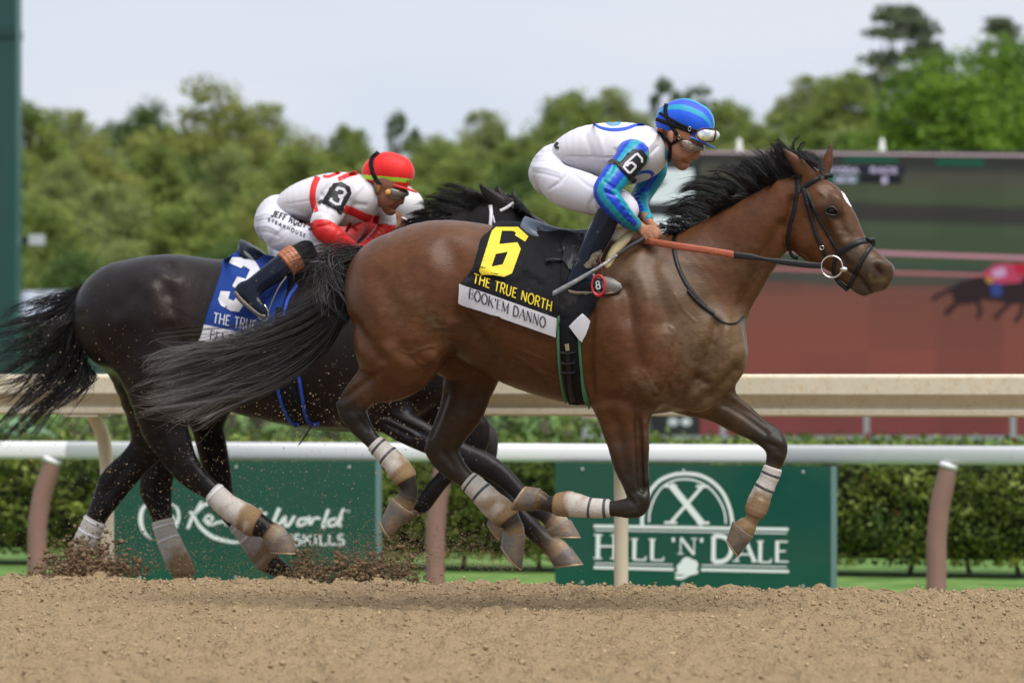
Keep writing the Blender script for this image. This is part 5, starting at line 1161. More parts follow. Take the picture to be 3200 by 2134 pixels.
hoof('C6', (715, 1130), (640, 1045), (620, 1190), (575, 1100), .14, dK, dark)
gk = gl('L8', [[(790, 455), (690, 400), (520, 320), (295, 240)], [(720, 480), (570, 410), (380, 350), (170, 300)], [(620, 530), (440, 470), (220, 420), (50, 420)], [(520, 580), (320, 540), (110, 520), (-90, 560)], [(430, 620), (230, 600), (20, 620), (-180, 720)], [(360, 640), (150, 650), (-60, 700), (-260, 830)], [(200, 720), (0, 720), (-150, 780), (-330, 880)]])
V_, F_, C_ = merge_np([strands(gk, dK, 1100, 8, .02, .0014, 6, .6, HB, (.014, .012, .012), 10, 41), strands([[g[0], ((g[0][0] * .6 + g[2][0] * .4), g[0][1] * .6 + g[2][1] * .4, -.03)] for g in gk], dK, 500, 9, .03, .0016, 3, .3, HB, None, 6, 42)])
mkobj('mane', V_, F_, hair_m, dark, col=C_)
gq = gl('L1', [[(610, 355), (450, 410), (280, 470), (100, 530), (-60, 540)], [(590, 380), (420, 480), (230, 560), (0, 640), (-120, 660)], [(560, 430), (420, 560), (250, 660), (50, 700), (-120, 720)], [(540, 500), (440, 660), (250, 780), (40, 850), (-120, 930)], [(520, 560), (420, 760), (240, 880), (50, 980), (-80, 1080)],
  [(520, 650), (440, 850), (300, 1000), (130, 1160), (-60, 1300)], [(540, 720), (470, 900), (330, 1080), (150, 1250), (-40, 1420)], [(560, 780), (500, 960), (360, 1120), (200, 1280), (0, 1480)], [(590, 860), (560, 960), (430, 1090), (280, 1200), (110, 1340)], [(620, 940), (640, 990), (560, 1070), (450, 1110), (380, 1120)]])
V_, F_, C_ = merge_np([strands(gq, dK, 1150, 12, .05, .0014, 12, .5, HB, (.03, .026, .027), 16, 51, lock=16, stray=.25, fan=2.0), strands(gl('L1', [[(620, 350), (540, 480), (480, 640), (450, 800)], [(600, 380), (560, 560), (540, 720), (520, 880)]]), dK, 700, 13, .04, .002, 6, .4, HB, None, 10, 52),
   strands(gq[:5:2], dK, 160, 22, .05, .0011, 20, .5, HB, (.03, .026, .025), 16, 53)])
mkobj('tail', V_, F_, hair_m, dark, col=C_)

# ---- third horse, mostly hidden behind -------------------------------------
d3 = D_THR; D3 = (.016, .012, .011)
t_nh = leg(d3, px('A', [(345, 760, 105, -.10, .8), (375, 860, 80, -.12, .75)]) + px('L4', [(1330, 150, 150, -.13, .6), (1300, 400, 140, -.13, .55), (1270, 580, 142, -.13, .5), (1300, 720, 108, -.13, .6), (1340, 900, 82, -.13, .8), (1385, 1030, 88, -.13, .85), (1440, 1150, 92, -.13, .85), (1490, 1250, 90, -.13, .9), (1500, 1330, 90, -.13, .9)]), 'near_hind')
t_fh = leg(d3, px('A', [(420, 780, 110, .10, .8), (465, 880, 85, .12, .7)]) + px('L4', [(1690, 50, 150, .13, .6), (1730, 250, 130, .13, .55), (1780, 480, 118, .13, .55), (1790, 640, 125, .13, .55), (1870, 780, 90, .13, .7), (1980, 910, 82, .13, .8), (2080, 1040, 92, .13, .85), (2180, 1170, 95, .13, .85), (2270, 1240, 80, .13, .9), (2340, 1300, 75, .13, .9)]), 'far_hind')
t_nf = leg(d3, px('A', [(930, 880, 80, -.12, .6), (975, 930, 60, -.13, .6)]) + px('C6', [(900, 520, 110, -.13, .6), (1060, 700, 90, -.13, .65), (1190, 860, 80, -.13, .7), (1280, 980, 62, -.13, .8), (1380, 1110, 60, -.13, .85), (1470, 1220, 72, -.13, .85), (1565, 1310, 64, -.13, .85), (1665, 1390, 82, -.13, .8), (1690, 1420, 68, -.13, .8)]), 'near_fore')
t_ff = leg(d3, px('A', [(960, 880, 75, .10, .6)]) + px('C6', [(820, 300, 120, .12, .6), (960, 420, 100, .12, .6), (1080, 520, 78, .12, .65), (1160, 570, 78, .12, .7), (1185, 650, 66, .12, .75), (1180, 800, 48, .12, .8), (1190, 950, 50, .12, .85), (1200, 1080, 56, .12, .85), (1215, 1140, 48, .12, .9), (1235, 1195, 56, .12, .8)]), 'far_fore')
t_legs = [t_nh, t_fh, t_nf, t_ff]
t_lc = [[(1, D3), (3, DL), (8, DL), (9, TAN), (11, TAN)], [(1, (.016, .011, .009)), (3, (.013, .010, .009)), (9.0, DL), (10, BLK), (12, BLK)], [(1, D3), (3, DL), (7.3, DL), (8.3, (.05, .04, .03)), (9.0, TAN), (9.6, HF2), (12, HF2)], [(1, (.02, .013, .012)), (3, (.03, .025, .024)), (4.5, (.05, .045, .045)), (6, DL), (9, DL), (9.6, HOOF), (12, HF2)]]
tV, tF, tC = build_horse(dark_core(d3, 45, 10), t_legs, [], d3, .014, [], [], D3, t_lc)
tW = to_world(tV, d3)
thr = empty('racehorse', (-1.1, 19.5, 0), 'dark brown racehorse almost hidden behind the number 3 horse, legs showing below', 'horse', 'racehorses galloping on the dirt track')
mkobj('body', tW, tF, dcoat, thr, col=tC)
for c, a, b, tp in [(t_nh, 5.7, 9.6, (5.9, 6.7)), (t_fh, 6.6, 9.4, (6.8, 7.5))]:
    w_ = wrap_leg(c, a, b, band2, thr, seed=int(a * 5))
    for t in tp: wrap_leg(c, t, t + .16, tape2, w_, 'tape', grow=.0085, wob=0)

hoof('C6', (1758, 1368), (1602, 1440), (1846, 1476), (1630, 1502), -.13, d3, thr)
hoof('C6', (1296, 1235), (1188, 1150), (1262, 1315), (1172, 1180), .12, d3, thr)
# ================================================================== tack and riders
def local(P, D0):
    P = np.asarray(P, float); d = P - np.array([0, D0, 0])
    return np.stack([d[..., 0] * TX + d[..., 1] * TY, d[..., 0] * NX + d[..., 1] * NY, d[..., 2]], -1)
def sdf_mesh(chains, D0, res, planes=(), cuts=(), smooth=2):
    """planes: (px point a, px point b): keeps what lies above the line a->b"""
    Fd = Field(chains, res); Gd = Fd.blank()
    for c in chains: Fd.add(Gd, c)
    for c in cuts: Fd.cut(Gd, c)
    for a, b in planes:
        xa, _, za, _ = loc_from_px(a[0], a[1], D0); xb, _, zb, _ = loc_from_px(b[0], b[1], D0)
        d = np.array([xb - xa, zb - za]); d /= np.hypot(*d)
        X = Fd.ax[0][:, None, None]; Z = Fd.ax[2][None, None, :]
        Gd = np.maximum(Gd, -((Z - za) * d[0] - (X - xa) * d[1])).astype(np.float32)
    V, Fq = surface_nets(Gd, Fd.o, res)
    return smooth_mesh(V, Fq, smooth), Fq
def cloth_sheet(surf, D0, left, right, off=.014, nc=44, nr=26, folds=(), over=True, band=False):
    """cloth lying over a horse's back: near side traced, carried over the spine to the far side"""
    Ls, _ = catmull(np.array([p[:2] for p in left]), 6); Rs, _ = catmull(np.array([p[:2] for p in right]), 6)
    def along(S, t):
        d = np.concatenate([[0], np.cumsum(np.hypot(*np.diff(S, axis=0).T))]); d /= d[-1]
        return np.array([np.interp(t, d, S[:, 0]), np.interp(t, d, S[:, 1])])
    QQ = np.array([[along(Ls, 1 - i / (nr - 1) * (1.0 if band else .98)) * (1 - j / (nc - 1)) + along(Rs, 1 - i / (nr - 1) * (1.0 if band else .98)) * (j / (nc - 1)) for j in range(nc)] for i in range(nr)])
    fold_amp = np.zeros(nr * nc)
    for pts, wd, a in folds: fold_amp += a * np.exp(-(stroke_dist(QQ.reshape(-1, 2), pts) / wd) ** 2)
    fold_amp = fold_amp.reshape(nr, nc); rows = []
    for i in range(nr):
        t = 1 - i / (nr - 1) * (1.0 if band else .98)
        row = []
        for j in range(nc):
            s = j / (nc - 1); q = along(Ls, t) * (1 - s) + along(Rs, t) * s
            h, n, ok = surf.hit(*q); n2 = Vector((n.x, n.y, n.z))
            amp = off
            amp += fold_amp[i, j]
            row.append(local(np.array(h + n2 * amp), D0))
        rows.append(row)
    rows = np.array(rows)
    if band:
        return to_world(rows.reshape(-1, 3), D0), [(i * nc + j, i * nc + j + 1, (i + 1) * nc + j + 1, (i + 1) * nc + j) for i in range(nr - 1) for j in range(nc - 1)]
    top = rows[-1]
    sp = []
    for j in range(nc):
        o = to_world(np.array([top[j][0], 0, 3.0]), D0)
        hit = surf.b.ray_cast(Vector(o), Vector((0, 0, -1)))
        z = hit[0].z + off if hit[0] is not None else top[j][2]
        sp.append((top[j][0], 0.0, max(z, top[j][2] + .002)))
    sp = np.array(sp)
    mids = [top * (1 - a) + sp * a + np.array([0, 0, .004 * math.sin(math.pi * a)]) for a in (.33, .66)]
    near = list(rows) + mids + [sp]
    far = [r * np.array([1, -1, 1]) for r in near[:-1]][::-1] if over else []
    Gr = np.array(near + far); m = len(Gr)
    V = to_world(Gr.reshape(-1, 3), D0)
    f = [(i * nc + j, i * nc + j + 1, (i + 1) * nc + j + 1, (i + 1) * nc + j) for i in range(m - 1) for j in range(nc - 1)]
    return V, f
def solid(o, t):
    md = o.modifiers.new('thick', 'SOLIDIFY'); md.thickness = t; md.offset = -1
    return o
def wide_bar(pts, D0, half, n=14, sub=5, prof=None):
    """padded seat shape: traced side profile (u,v,r) swept across the horse, width half per point"""
    Q = []
    for i, p in enumerate(pts):
        x, w, z, m = loc_from_px(p[0], p[1], D0, 0.0); Q.append((x, z, p[2] * m, half[i]))
    S, _ = catmull(Q, sub)
    V, f, nw = [], [], 9
    for s in S:
        for k in range(nw):
            a = -1 + 2 * k / (nw - 1); drop = (a * a) * s[3] * .45
            V.append((s[0], a * s[3], s[1] + s[2] * (1 - .3 * a * a) - drop))
        for k in range(nw):
            a = 1 - 2 * k / (nw - 1); drop = (a * a) * s[3] * .45
            V.append((s[0], a * s[3] * .97, s[1] - s[2] - drop))
    m = 2 * nw
    f = [(i * m + j, i * m + (j + 1) % m, (i + 1) * m + (j + 1) % m, (i + 1) * m + j) for i in range(len(S) - 1) for j in range(m)]
    f += [tuple(range(m))[::-1], tuple((len(S) - 1) * m + j for j in range(m))]
    return to_world(np.array(V), D0), f
leather = mat('black_leather', (.012, .012, .014), rough=.4, spec=.25, dirt=(.16, .13, .10), dirt_lo=.60, dirt_hi=.78, dscale=30, bump=.2, bscale=120)
blackcloth = mat('black_cloth', (.010, .010, .012), rough=.85, spec=.15, dirt=(.06, .055, .05), dirt_lo=.58, dirt_hi=.85, dscale=8, bump=.25, bscale=200)
bluecloth = mat('blue_cloth', (.008, .035, .19), rough=.8, spec=.2, bump=.2, bscale=200, noise=.1)
whitecloth = mat('white_cloth', (.50, .50, .54), rough=.85, spec=.15, dirt=(.28, .19, .11), dirt_lo=.56, dirt_hi=.72, dscale=14)
cleanwhite = mat('clean_white', (.53, .53, .57), rough=.8, spec=.2)
yellow = mat('yellow_print', (.66, .50, .015), rough=.6)
blackprint = mat('black_print', (.012, .012, .014), rough=.7)
redprint = mat('red_print', (.55, .012, .014), rough=.6)
steel = mat('steel', (.62, .61, .58), rough=.22, metal=1.0)
darkrub = mat('dark_rubber', (.02, .02, .021), rough=.7)

# ---- saddle cloth of the bay
fold6 = [(px('C4', [(650, 330), (690, 420), (760, 480)]), 7, -.012), (px('C4', [(560, 470), (640, 520), (720, 560)]), 8, .012), (px('C4', [(720, 560), (800, 480), (840, 380)]), 9, -.010), (px('C4', [(480, 540), (560, 480), (600, 400)]), 9, .008), (px('C4', [(230, 450), (330, 505), (420, 520)]), 7, .010), (px('C4', [(150, 520), (300, 540), (420, 560)]), 7, -.008), (px('C4', [(780, 640), (790, 760)]), 9, .008), (px('C4', [(640, 200), (760, 300), (820, 330)]), 8, .008)]
pd6 = wide_bar(px('C4', [(340, 152, 14), (450, 160, 20), (600, 175, 22), (760, 205, 22), (970, 240, 24)]), dB, [.09, .11, .12, .12, .11])
L6 = px('C4', [(346, 146), (305, 200), (240, 255), (215, 350), (180, 470), (102, 565), (90, 692)]); R6_ = px('C4', [(960, 226), (920, 400), (870, 620), (818, 820), (792, 935)])
c6 = empty('saddle_cloth', to_world(np.array([0, 0, 1.2]), D_BAY), 'black saddle cloth with yellow number 6 on the bay horse', 'saddle cloth', 'numbered saddle cloths')
cv, cf = cloth_sheet(Surf([(bayW, bF), pd6]), dB, L6, R6_, .012, 52, 30, fold6)
solid(mkobj('cloth', cv, cf, blackcloth, c6), .004)
CS6 = Surf([(cv, cf), (bayW, bF)])
six = [(345, 165), (505, 164), (580, 232), (556, 270), (483, 225), (490, 205), (470, 193), (388, 192), (370, 287), (500, 275), (525, 322), (462, 497), (405, 517), (330, 503), (245, 505), (225, 480), (300, 240), (318, 190)]
mkobj('number', *patch(CS6, px('C4', six), .0030, 9, holes=[px('C4', [(345, 358), (432, 342), (395, 432), (315, 448)])]), yellow, c6)
def words(S, text, p0, p1, parent, m, **kw):
    p0, p1 = np.array(p0, float), np.array(p1, float); tot = sum(G[c][0] + .1 for c in text); x = 0.0
    for wd_ in text.split(' '):
        ln = sum(G[c][0] + .1 for c in wd_); a, b = p0 + (p1 - p0) * x / tot, p0 + (p1 - p0) * (x + ln) / tot
        mkobj('word', *lettering(S, wd_, a, b, **kw), m, parent); x += ln + G[' '][0] + .1
words(CS6, 'THE TRUE NORTH', px('C4', [(180, 562)])[0], px('C4', [(752, 772)])[0], c6, yellow, height=72 / 2.307, thick=.12, thin=.11, up=(.16, -1), h=.0032, step=5)
sv, sf = cloth_sheet(Surf([(bayW, bF), pd6]), dB, px('C4', [(91, 572), (89, 640), (84, 706)]), px('C4', [(793, 820), (790, 885), (785, 951)]), .019, 60, 9, fold6, band=True)
mkobj('name_strip', sv, sf, whitecloth, c6)
NS6 = Surf([(sv, sf), (cv, cf), (bayW, bF)])
mkobj('horse_name', *lettering(NS6, "BOOK'EM DANNO", px('C4', [(150, 672)])[0], px('C4', [(708, 890)])[0], 72 / 2.307, .12, .05, True, up=(.1, -1), h=.0036, step=5), blackprint, c6)

# ---- girth, saddle, breast strap and bridle of the bay
tack = empty('racing_saddle', to_world(np.array([.2, 0, 1.45]), D_BAY), 'light racing saddle with grey edged seat and green edged girth on the bay', 'saddle', 'racing saddles')
GS = Surf([(cv, cf), (bayW, bF)])
mkobj('girth', *ribbon(GS, px('C4', [(900, 300), (875, 600), (872, 830), (885, 1080), (905, 1250), (935, 1430)]), [66, 64, 62, 62, 60, 56], .009, step=8), blackcloth, tack)
green_m = mat('green_trim', (.045, .16, .075), rough=.7); blue_trim = mat('blue_trim', (.01, .06, .42), rough=.6)
for pts in ([(800, 800), (796, 960), (805, 1140), (825, 1300), (855, 1410)], [(940, 850), (948, 1000), (958, 1160), (980, 1320), (1020, 1450)]):
    mkobj('girth_edge', *ribbon(GS, px('C4', pts), 7.5, .013, step=8), green_m, tack)
g_ = mkobj('girth_strap', *ribbon(GS, px('C4', [(868, 1000), (872, 1130), (885, 1290), (905, 1400)]), 16, .015, base=.009, step=8), leather, tack)
for y in (1055, 1128, 1192): mkobj('keeper', *ribbon(GS, px('C4', [(822, y + 4), (870, y + 8), (926, y)]), 7, .019, base=.010, step=5), leather, g_)
mkobj('buckle', *ribbon(GS, px('C4', [(862, 995), (870, 1042)]), 14, .019, base=.012, step=5), steel, g_)
greyseat = mat('grey_leather', (.09, .115, .155), rough=.35, noise=.25, nscale=30)
mkobj('seat', *wide_bar(px('C4', [(562, 92, 9), (640, 128, 15), (760, 172, 17), (880, 194, 16), (1000, 195, 18), (1080, 178, 22)]), dB, [.09, .115, .11, .09, .07, .06]), greyseat, tack)
mkobj('pad', *pd6, blackcloth, tack)
mkobj('panel', *wide_bar(px('C4', [(600, 168, 16), (680, 205, 18), (780, 232, 18), (900, 248, 20), (1020, 250, 26)]), dB, [.10, .125, .12, .10, .09]), leather, tack)
mkobj('flap', *patch(GS, px('C4', [(815, 300), (850, 250), (930, 225), (1010, 220), (1080, 300), (1040, 480), (960, 560), (880, 480), (835, 410)]), .016, 12), leather, tack)
mkobj('flap_strap', *ribbon(GS, px('C4', [(716, 408), (780, 405), (850, 408)]), 9, .014, step=6), leather, tack)
mkobj('under_pad', *patch(GS, px('C4', [(880, 620), (1000, 640), (1110, 640), (1060, 730), (1015, 830), (960, 850), (930, 840)]), .007, 12), blackcloth, tack)
mkobj('pad_tag', *patch(Surf([(bayW, bF)]), px('C4', [(880, 875), (972, 785), (1020, 840), (965, 985)]), .020, 8), whitecloth, tack)
cream = mat('cream_foam', (.62, .52, .30), rough=.85, bump=.4, bscale=60, dirt=(.30, .22, .13), dirt_lo=.58, dirt_hi=.7, dscale=16)
pale = mat('pale_foam', (.55, .52, .42), rough=.8, noise=.1)
fo, ff = sdf_mesh([ch('J', [(665, 1285, 16, -.20, 1.0), (680, 1200, 30, -.20, 1), (725, 1120, 36, -.19, 1), (790, 1050, 34, -.16, 1), (830, 1010, 26, -.12, 1)], dB, .02)], dB, .004)
mkobj('foam_roll', to_world(fo, dB), ff, cream, tack)
fo, ff = sdf_mesh([ch('J', [(730, 1030, 40, -.16, 1.0), (770, 975, 48, -.14, 1), (830, 960, 38, -.10, 1)], dB, .02)], dB, .005)
mkobj('foam_cushion', to_world(fo, dB), ff, pale, tack)
br = empty('bridle', to_world(np.array([1.1, 0, 1.5]), D_BAY), 'black leather bridle with ring bit on the bay horse', 'bridle')
hx = CROPS['H'][2]
for nm, pts, wd in [('crownpiece', [(1262, 415), (1248, 480), (1252, 560)], 46), ('cheekpiece', [(1290, 530), (1335, 690), (1392, 890), (1440, 990), (1478, 1075)], 34), ('throatlatch', [(1245, 545), (1222, 700), (1180, 850), (1170, 970), (1205, 1065), (1250, 1082)], 28),
                    ('browband', [(1262, 540), (1350, 482), (1440, 436), (1522, 426)], 36), ('noseband_cheek', [(1310, 540), (1400, 740), (1500, 915), (1572, 1040)], 30), ('noseband', [(1558, 1056), (1640, 996), (1750, 948), (1858, 936)], 46),
                    ('flash_strap', [(1850, 955), (1765, 1080), (1705, 1200), (1650, 1312)], 36), ('chin_strap', [(1530, 1190), (1568, 1265), (1645, 1332)], 36), ('side_strap', [(1562, 1050), (1538, 1110), (1530, 1195)], 30)]:
    mkobj(nm, *ribbon(BAYS, px('H', pts), wd / hx, .006, step=5), leather, br)
def ring(c, r, tr, axis_u, axis_v, n=36, m=8):
    V, f = [], []
    nn = np.cross(axis_u, axis_v)
    for i in range(n):
        a = 2 * math.pi * i / n; d = math.cos(a) * axis_u + math.sin(a) * axis_v
        for j in range(m):
            b = 2 * math.pi * j / m; V.append(c + d * (r + tr * math.cos(b)) + nn * tr * math.sin(b))
    f = [(i * m + j, i * m + (j + 1) % m, ((i + 1) % n) * m + (j + 1) % m, ((i + 1) % n) * m + j) for i in range(n) for j in range(m)]
    return np.array(V), f
TV, NV, ZV = np.array([TX, TY, 0]), np.array([NX, NY, 0]), np.array([0, 0, 1.0])
bc = W(*px('H', [(1517, 1148)])[0], dB, -.085)
mkobj('bit_ring', *ring(bc, 84 / hx * 15.7 / F, .0036, TV, ZV), steel, br)
mkobj('bit_joint', *ball(W(*px('H', [(1612, 1168)])[0], dB, -.088), 26 / hx * 15.7 / F, 10, (1.3, .9, .8)), steel, br)
mkobj('cheek_buckle', *ring(W(*px('H', [(1438, 998)])[0], dB, -.088), .008, .0016, TV, ZV, 16, 6), steel, br)
orange = mat('orange_rubber', (.30, .072, .033), rough=.6, noise=.12, nscale=40, bump=.3, bscale=90)
rein = empty('rein', to_world(np.array([.7, -.18, 1.4]), D_BAY), 'orange rubber grip rein ending in black webbing, held by the blue capped rider', 'rein')
def strap3(pts, D0, thick=.004, sub=8):
    """flat hanging strap: (u, v, half width px, w)"""
    Q = [(*loc_from_px(p[0], p[1], D0, p[3])[:3], p[2] * D0 / F) for p in pts]
    S, _ = catmull(Q, sub); V = []
    for s in S:
        for a, b in ((-1, -.3), (-1, .3), (-.5, 1), (.5, 1), (1, .3), (1, -.3), (.5, -1), (-.5, -1)): V.append((s[0], s[1] + b * thick / 2, s[2] + a * s[3]))
    m = 8; f = [(i * m + j, i * m + (j + 1) % m, (i + 1) * m + (j + 1) % m, (i + 1) * m + j) for i in range(len(S) - 1) for j in range(m)]
    f += [tuple(range(m))[::-1], tuple((len(S) - 1) * m + j for j in range(m))]
    return to_world(np.array(V), D0), f
mkobj('grip', *strap3(px('H', [(60, 945, 26, -.17), (300, 985, 28, -.20), (560, 1022, 27, -.19), (742, 1052, 27, -.175)]), dB, .008), orange, rein)
mkobj('webbing', *strap3(px('H', [(736, 1054, 25, -.175), (860, 1068, 24, -.165), (1000, 1090, 14, -.15), (1120, 1108, 22, -.13), (1300, 1130, 24, -.10), (1432, 1140, 22, -.088)]), dB, .004), leather, rein)
bs = empty('breast_strap', to_world(np.array([.7, 0, 1.2]), D_BAY), 'thin black leather breast strap round the base of the bay neck', 'strap')
mkobj('strap', *ribbon(BAYS, px('C5', [(900, 185), (892, 330), (930, 470), (1000, 600), (1100, 720), (1200, 815), (1275, 856), (1340, 850), (1392, 805)]), [13, 13, 14, 14, 13, 12, 5, 4], .006, step=6), leather, bs)
mkobj('strap_end', *ribbon(BAYS, px('C5', [(988, 620), (1040, 680), (1110, 740), (1180, 790)]), [8, 10, 12, 10], .011, step=6), leather, bs)

# ---- riders -----------------------------------------------------------------
skin = mat('skin', attr=True, rough=.5, spec=.35, noise=.10, nscale=60, bump=.12, bscale=150)
def rot_map(src_c, dst_px, scale, ang):
    ca, sa = math.cos(math.radians(ang)), math.sin(math.radians(ang))
    def f(pts):
        out = []
        for p in pts:
            x, y = (p[0] - src_c[0]) * scale, (p[1] - src_c[1]) * scale
            q = [dst_px[0] + x * ca - y * sa, dst_px[1] + x * sa + y * ca]
            if len(p) > 2: q.append(p[2] * scale)
            out.append(tuple(q + list(p[3:])))
        return out
    return f
def head_chains(M, D0, open_mouth=False):
    c = lambda pts, b: Chain(M(pts), D0, b, 3)
    L = [c([(1100, 780, 380, 0, .86), (1200, 850, 350, 0, .84), (1180, 1010, 310, 0, .80)], .03),
         c([(1215, 1050, 185, 0, .98), (1140, 1200, 150, 0, 1.0), (1085, 1340, 105, 0, 1.0), (1075, 1380, 92, 0, 1.0)], .03),
         c([(980, 1120, 170, -.028, .6), (1020, 1240, 130, -.024, .7), (1080, 1340, 90, -.01, .8)], .035), c([(980, 1120, 170, .028, .6), (1020, 1240, 130, .024, .7), (1080, 1340, 90, .01, .8)], .035),
         c([(1300, 1080, 55, 0, .8), (1345, 1190, 50, 0, .8), (1356, 1270, 46, 0, 1.0)], .018), c([(1290, 1288, 42, -.010, .8), (1270, 1280, 34, -.012, .8)], .01), c([(1290, 1288, 42, .010, .8), (1270, 1280, 34, .012, .8)], .01),
         c([(1205, 1345, 42, 0, 2.2), (1215, 1355, 34, 0, 2.0)], .012), c([(1165, 1425, 40, 0, 2.0), (1180, 1420, 32, 0, 1.8)], .012), c([(1110, 1450, 60, 0, 1.1)] * 2, .02),
         c([(880, 830, 60, -.070, .35), (870, 900, 62, -.074, .3), (890, 985, 40, -.071, .35)], .012), c([(880, 830, 60, .070, .35), (870, 900, 62, .074, .3), (890, 985, 40, .071, .35)], .012),
         c([(1200, 1130, 110, -.045, .4), (1130, 1180, 90, -.045, .4)], .03), c([(1200, 1130, 110, .045, .4), (1130, 1180, 90, .045, .4)], .03)]
    mouth = [c([(1120, 1372, 9, -.03, 1), (1180, 1392, 10, -.015, 1), (1235, 1396, 12, 0, 1.5), (1180, 1392, 10, .015, 1)], .008)]
    if open_mouth: mouth = [c([(1150, 1385, 14, -.018, 1), (1230, 1396, 30, 0, 1.4), (1150, 1385, 14, .018, 1)], .01)]
    return L, mouth, [c([(860, 890, 22, -.085, .6), (885, 930, 24, -.085, .6)], .008)]
def rider_headgear(M, D0, person, helm_cols, strap_m, headsurf, brim_col):
    hc = [Chain(M([(960, 600, 372, 0, .93), (1140, 560, 390, 0, .93), (1330, 640, 378, 0, .90)]), D0, .02, 3)]
    hv, hf = sdf_mesh(hc, D0, .0035, planes=[(M([(590, 715)])[0], M([(1330, 900)])[0])], smooth=1)
    ctr = M([(1150, 640)])[0]; x0, _, z0, _ = loc_from_px(*ctr, D0)
    a0 = M([(600, 560)])[0]; a1 = M([(1700, 800)])[0]
    d = np.array([a1[0] - a0[0], -(a1[1] - a0[1])]); d /= np.hypot(*d)
    hgt = -(hv[:, 0] - x0) * d[1] + (hv[:, 2] - z0) * d[0]
    fwd = (hv[:, 0] - x0) * d[0] + (hv[:, 2] - z0) * d[1]
    phi = np.degrees(np.arctan2(hv[:, 1], hgt + .03))
    o = mkobj('helmet', to_world(hv, D0), hf, mat('cap_silk', attr=True, rough=.55, spec=.3, sheen=.2, bump=.15, bscale=120), person, col=helm_cols(np.abs(phi), fwd, hgt))
    pk = [Chain(M([(1330, 925, 40, 0, 9.0), (1500, 1000, 30, 0, 9.5), (1620, 1060, 24, 0, 8.0), (1690, 1098, 18, 0, 5.0)]), D0, .01, 3)]
    pv, pf = sdf_mesh(pk, D0, .0035)
    mkobj('peak', to_world(pv, D0), pf, mat('cap_peak_%s' % brim_col[0], brim_col[1], rough=.45), o)
    return o, Surf([(to_world(hv, D0), hf), headsurf])
def stripes_on(V, chain, n, ph0=0.0):
    d, par = chain.at(V)
    P = np.stack([np.interp(par, chain.T, chain.P[:, j]) for j in range(4)], -1)
    tg = np.gradient(chain.P[:, [0, 2]], axis=0); tg /= np.hypot(*tg.T)[:, None]
    tx = np.interp(par, chain.T, tg[:, 0]); tz = np.interp(par, chain.T, tg[:, 1])
    s = (-(V[:, 0] - P[:, 0]) * tz + (V[:, 2] - P[:, 2]) * tx) / np.maximum(P[:, 3], .01)
    return d, par, np.floor((s + 1.0 + ph0) * n / 2).astype(int) % 2
def person_at(D0, x, label, group='jockeys riding in the race'):
    return empty('person', to_world(np.array([x, 0, 1.45]), D0), label, 'jockey', group)

# rider of the bay
MJ = lambda pts: px('K7', pts)
p6 = person_at(dB, .35, 'jockey in blue cap and white top with striped blue sleeves, number 6 armband')
head6, mouth6, earcut = head_chains(MJ, dB)
def hand_chains(D0):
    c = lambda pts, b=.008: ch('K8', pts, D0, b, 3)
    return [c([(230, 640, 190, -.13, .75), (400, 830, 185, -.13, .7), (560, 960, 190, -.135, .6), (720, 1040, 185, -.14, .5), (850, 1060, 150, -.14, .5)], .02),
            c([(860, 950, 100, -.15, .8), (1010, 975, 92, -.155, .85), (1075, 1110, 78, -.155, .9), (1050, 1235, 66, -.145, .9)]), c([(800, 1020, 100, -.155, .8), (945, 1080, 92, -.162, .85), (975, 1210, 78, -.162, .9), (930, 1330, 66, -.15, .9)]),
            c([(700, 1060, 98, -.155, .8), (835, 1165, 92, -.163, .85), (860, 1295, 76, -.162, .9), (800, 1385, 62, -.15, .9)]), c([(580, 1080, 92, -.15, .8), (700, 1225, 84, -.16, .85), (730, 1320, 70, -.158, .9), (650, 1360, 56, -.148, .9)]),
            c([(620, 900, 90, -.11, .8), (800, 900, 80, -.10, .9), (960, 930, 64, -.105, .9)]),
            c([(640, 560, 120, -.06, .8), (740, 720, 140, -.065, .8), (860, 820, 130, -.075, .7), (960, 880, 110, -.085, .7)], .02), c([(900, 830, 80, -.06, .9), (1010, 900, 72, -.07, .9), (1060, 1020, 60, -.085, .9)])]
h6 = hand_chains(dB)
neck6 = [ch('J', [(930, 430, 110, 0, 1.2), (1040, 400, 82, 0, .95), (1110, 380, 78, 0, .95)], dB, .03)]
core6 = [ch('J', [(300, 560, 60, 0, 1.3), (480, 430, 90, 0, 1.4), (700, 430, 170, 0, 1.3), (900, 430, 130, 0, 1.4)], dB, .03)]
armN = [(845, 465, 108, -.16, 1), (765, 565, 102, -.215, .95), (690, 655, 96, -.265, .9), (655, 722, 87, -.285, .88), (722, 818, 80, -.28, .85), (800, 900, 64, -.225, .85), (858, 945, 50, -.15, .85)]
armF = [(980, 470, 95, .15, 1), (1000, 570, 85, .16, 1), (930, 700, 75, .15, 1), (890, 780, 66, .10, .95), (915, 850, 50, .0, .95), (950, 905, 40, -.06, .9)]
limb6 = [ch('J', [(a, b, r * .72, w, k) for a, b, r, w, k in armN], dB, .02), ch('J', [(a, b, r * .72, w, k) for a, b, r, w, k in armF], dB, .02)]
thighN = [(250, 580, 100, -.10, .9), (350, 670, 140, -.13, .85), (500, 722, 142, -.17, .8), (650, 768, 118, -.20, .8), (780, 815, 92, -.195, .8), (800, 860, 84, -.20, .8), (735, 890, 78, -.21, .8)]
thighF = [(a + 20, b + 5, r, -w, k) for a, b, r, w, k in thighN]
shinN = [(790, 860, 76, -.20, .8), (680, 890, 84, -.225, .8), (615, 1010, 85, -.24, .75), (545, 1150, 78, -.245, .7), (495, 1260, 74, -.25, .65), (465, 1340, 68, -.25, .6)]
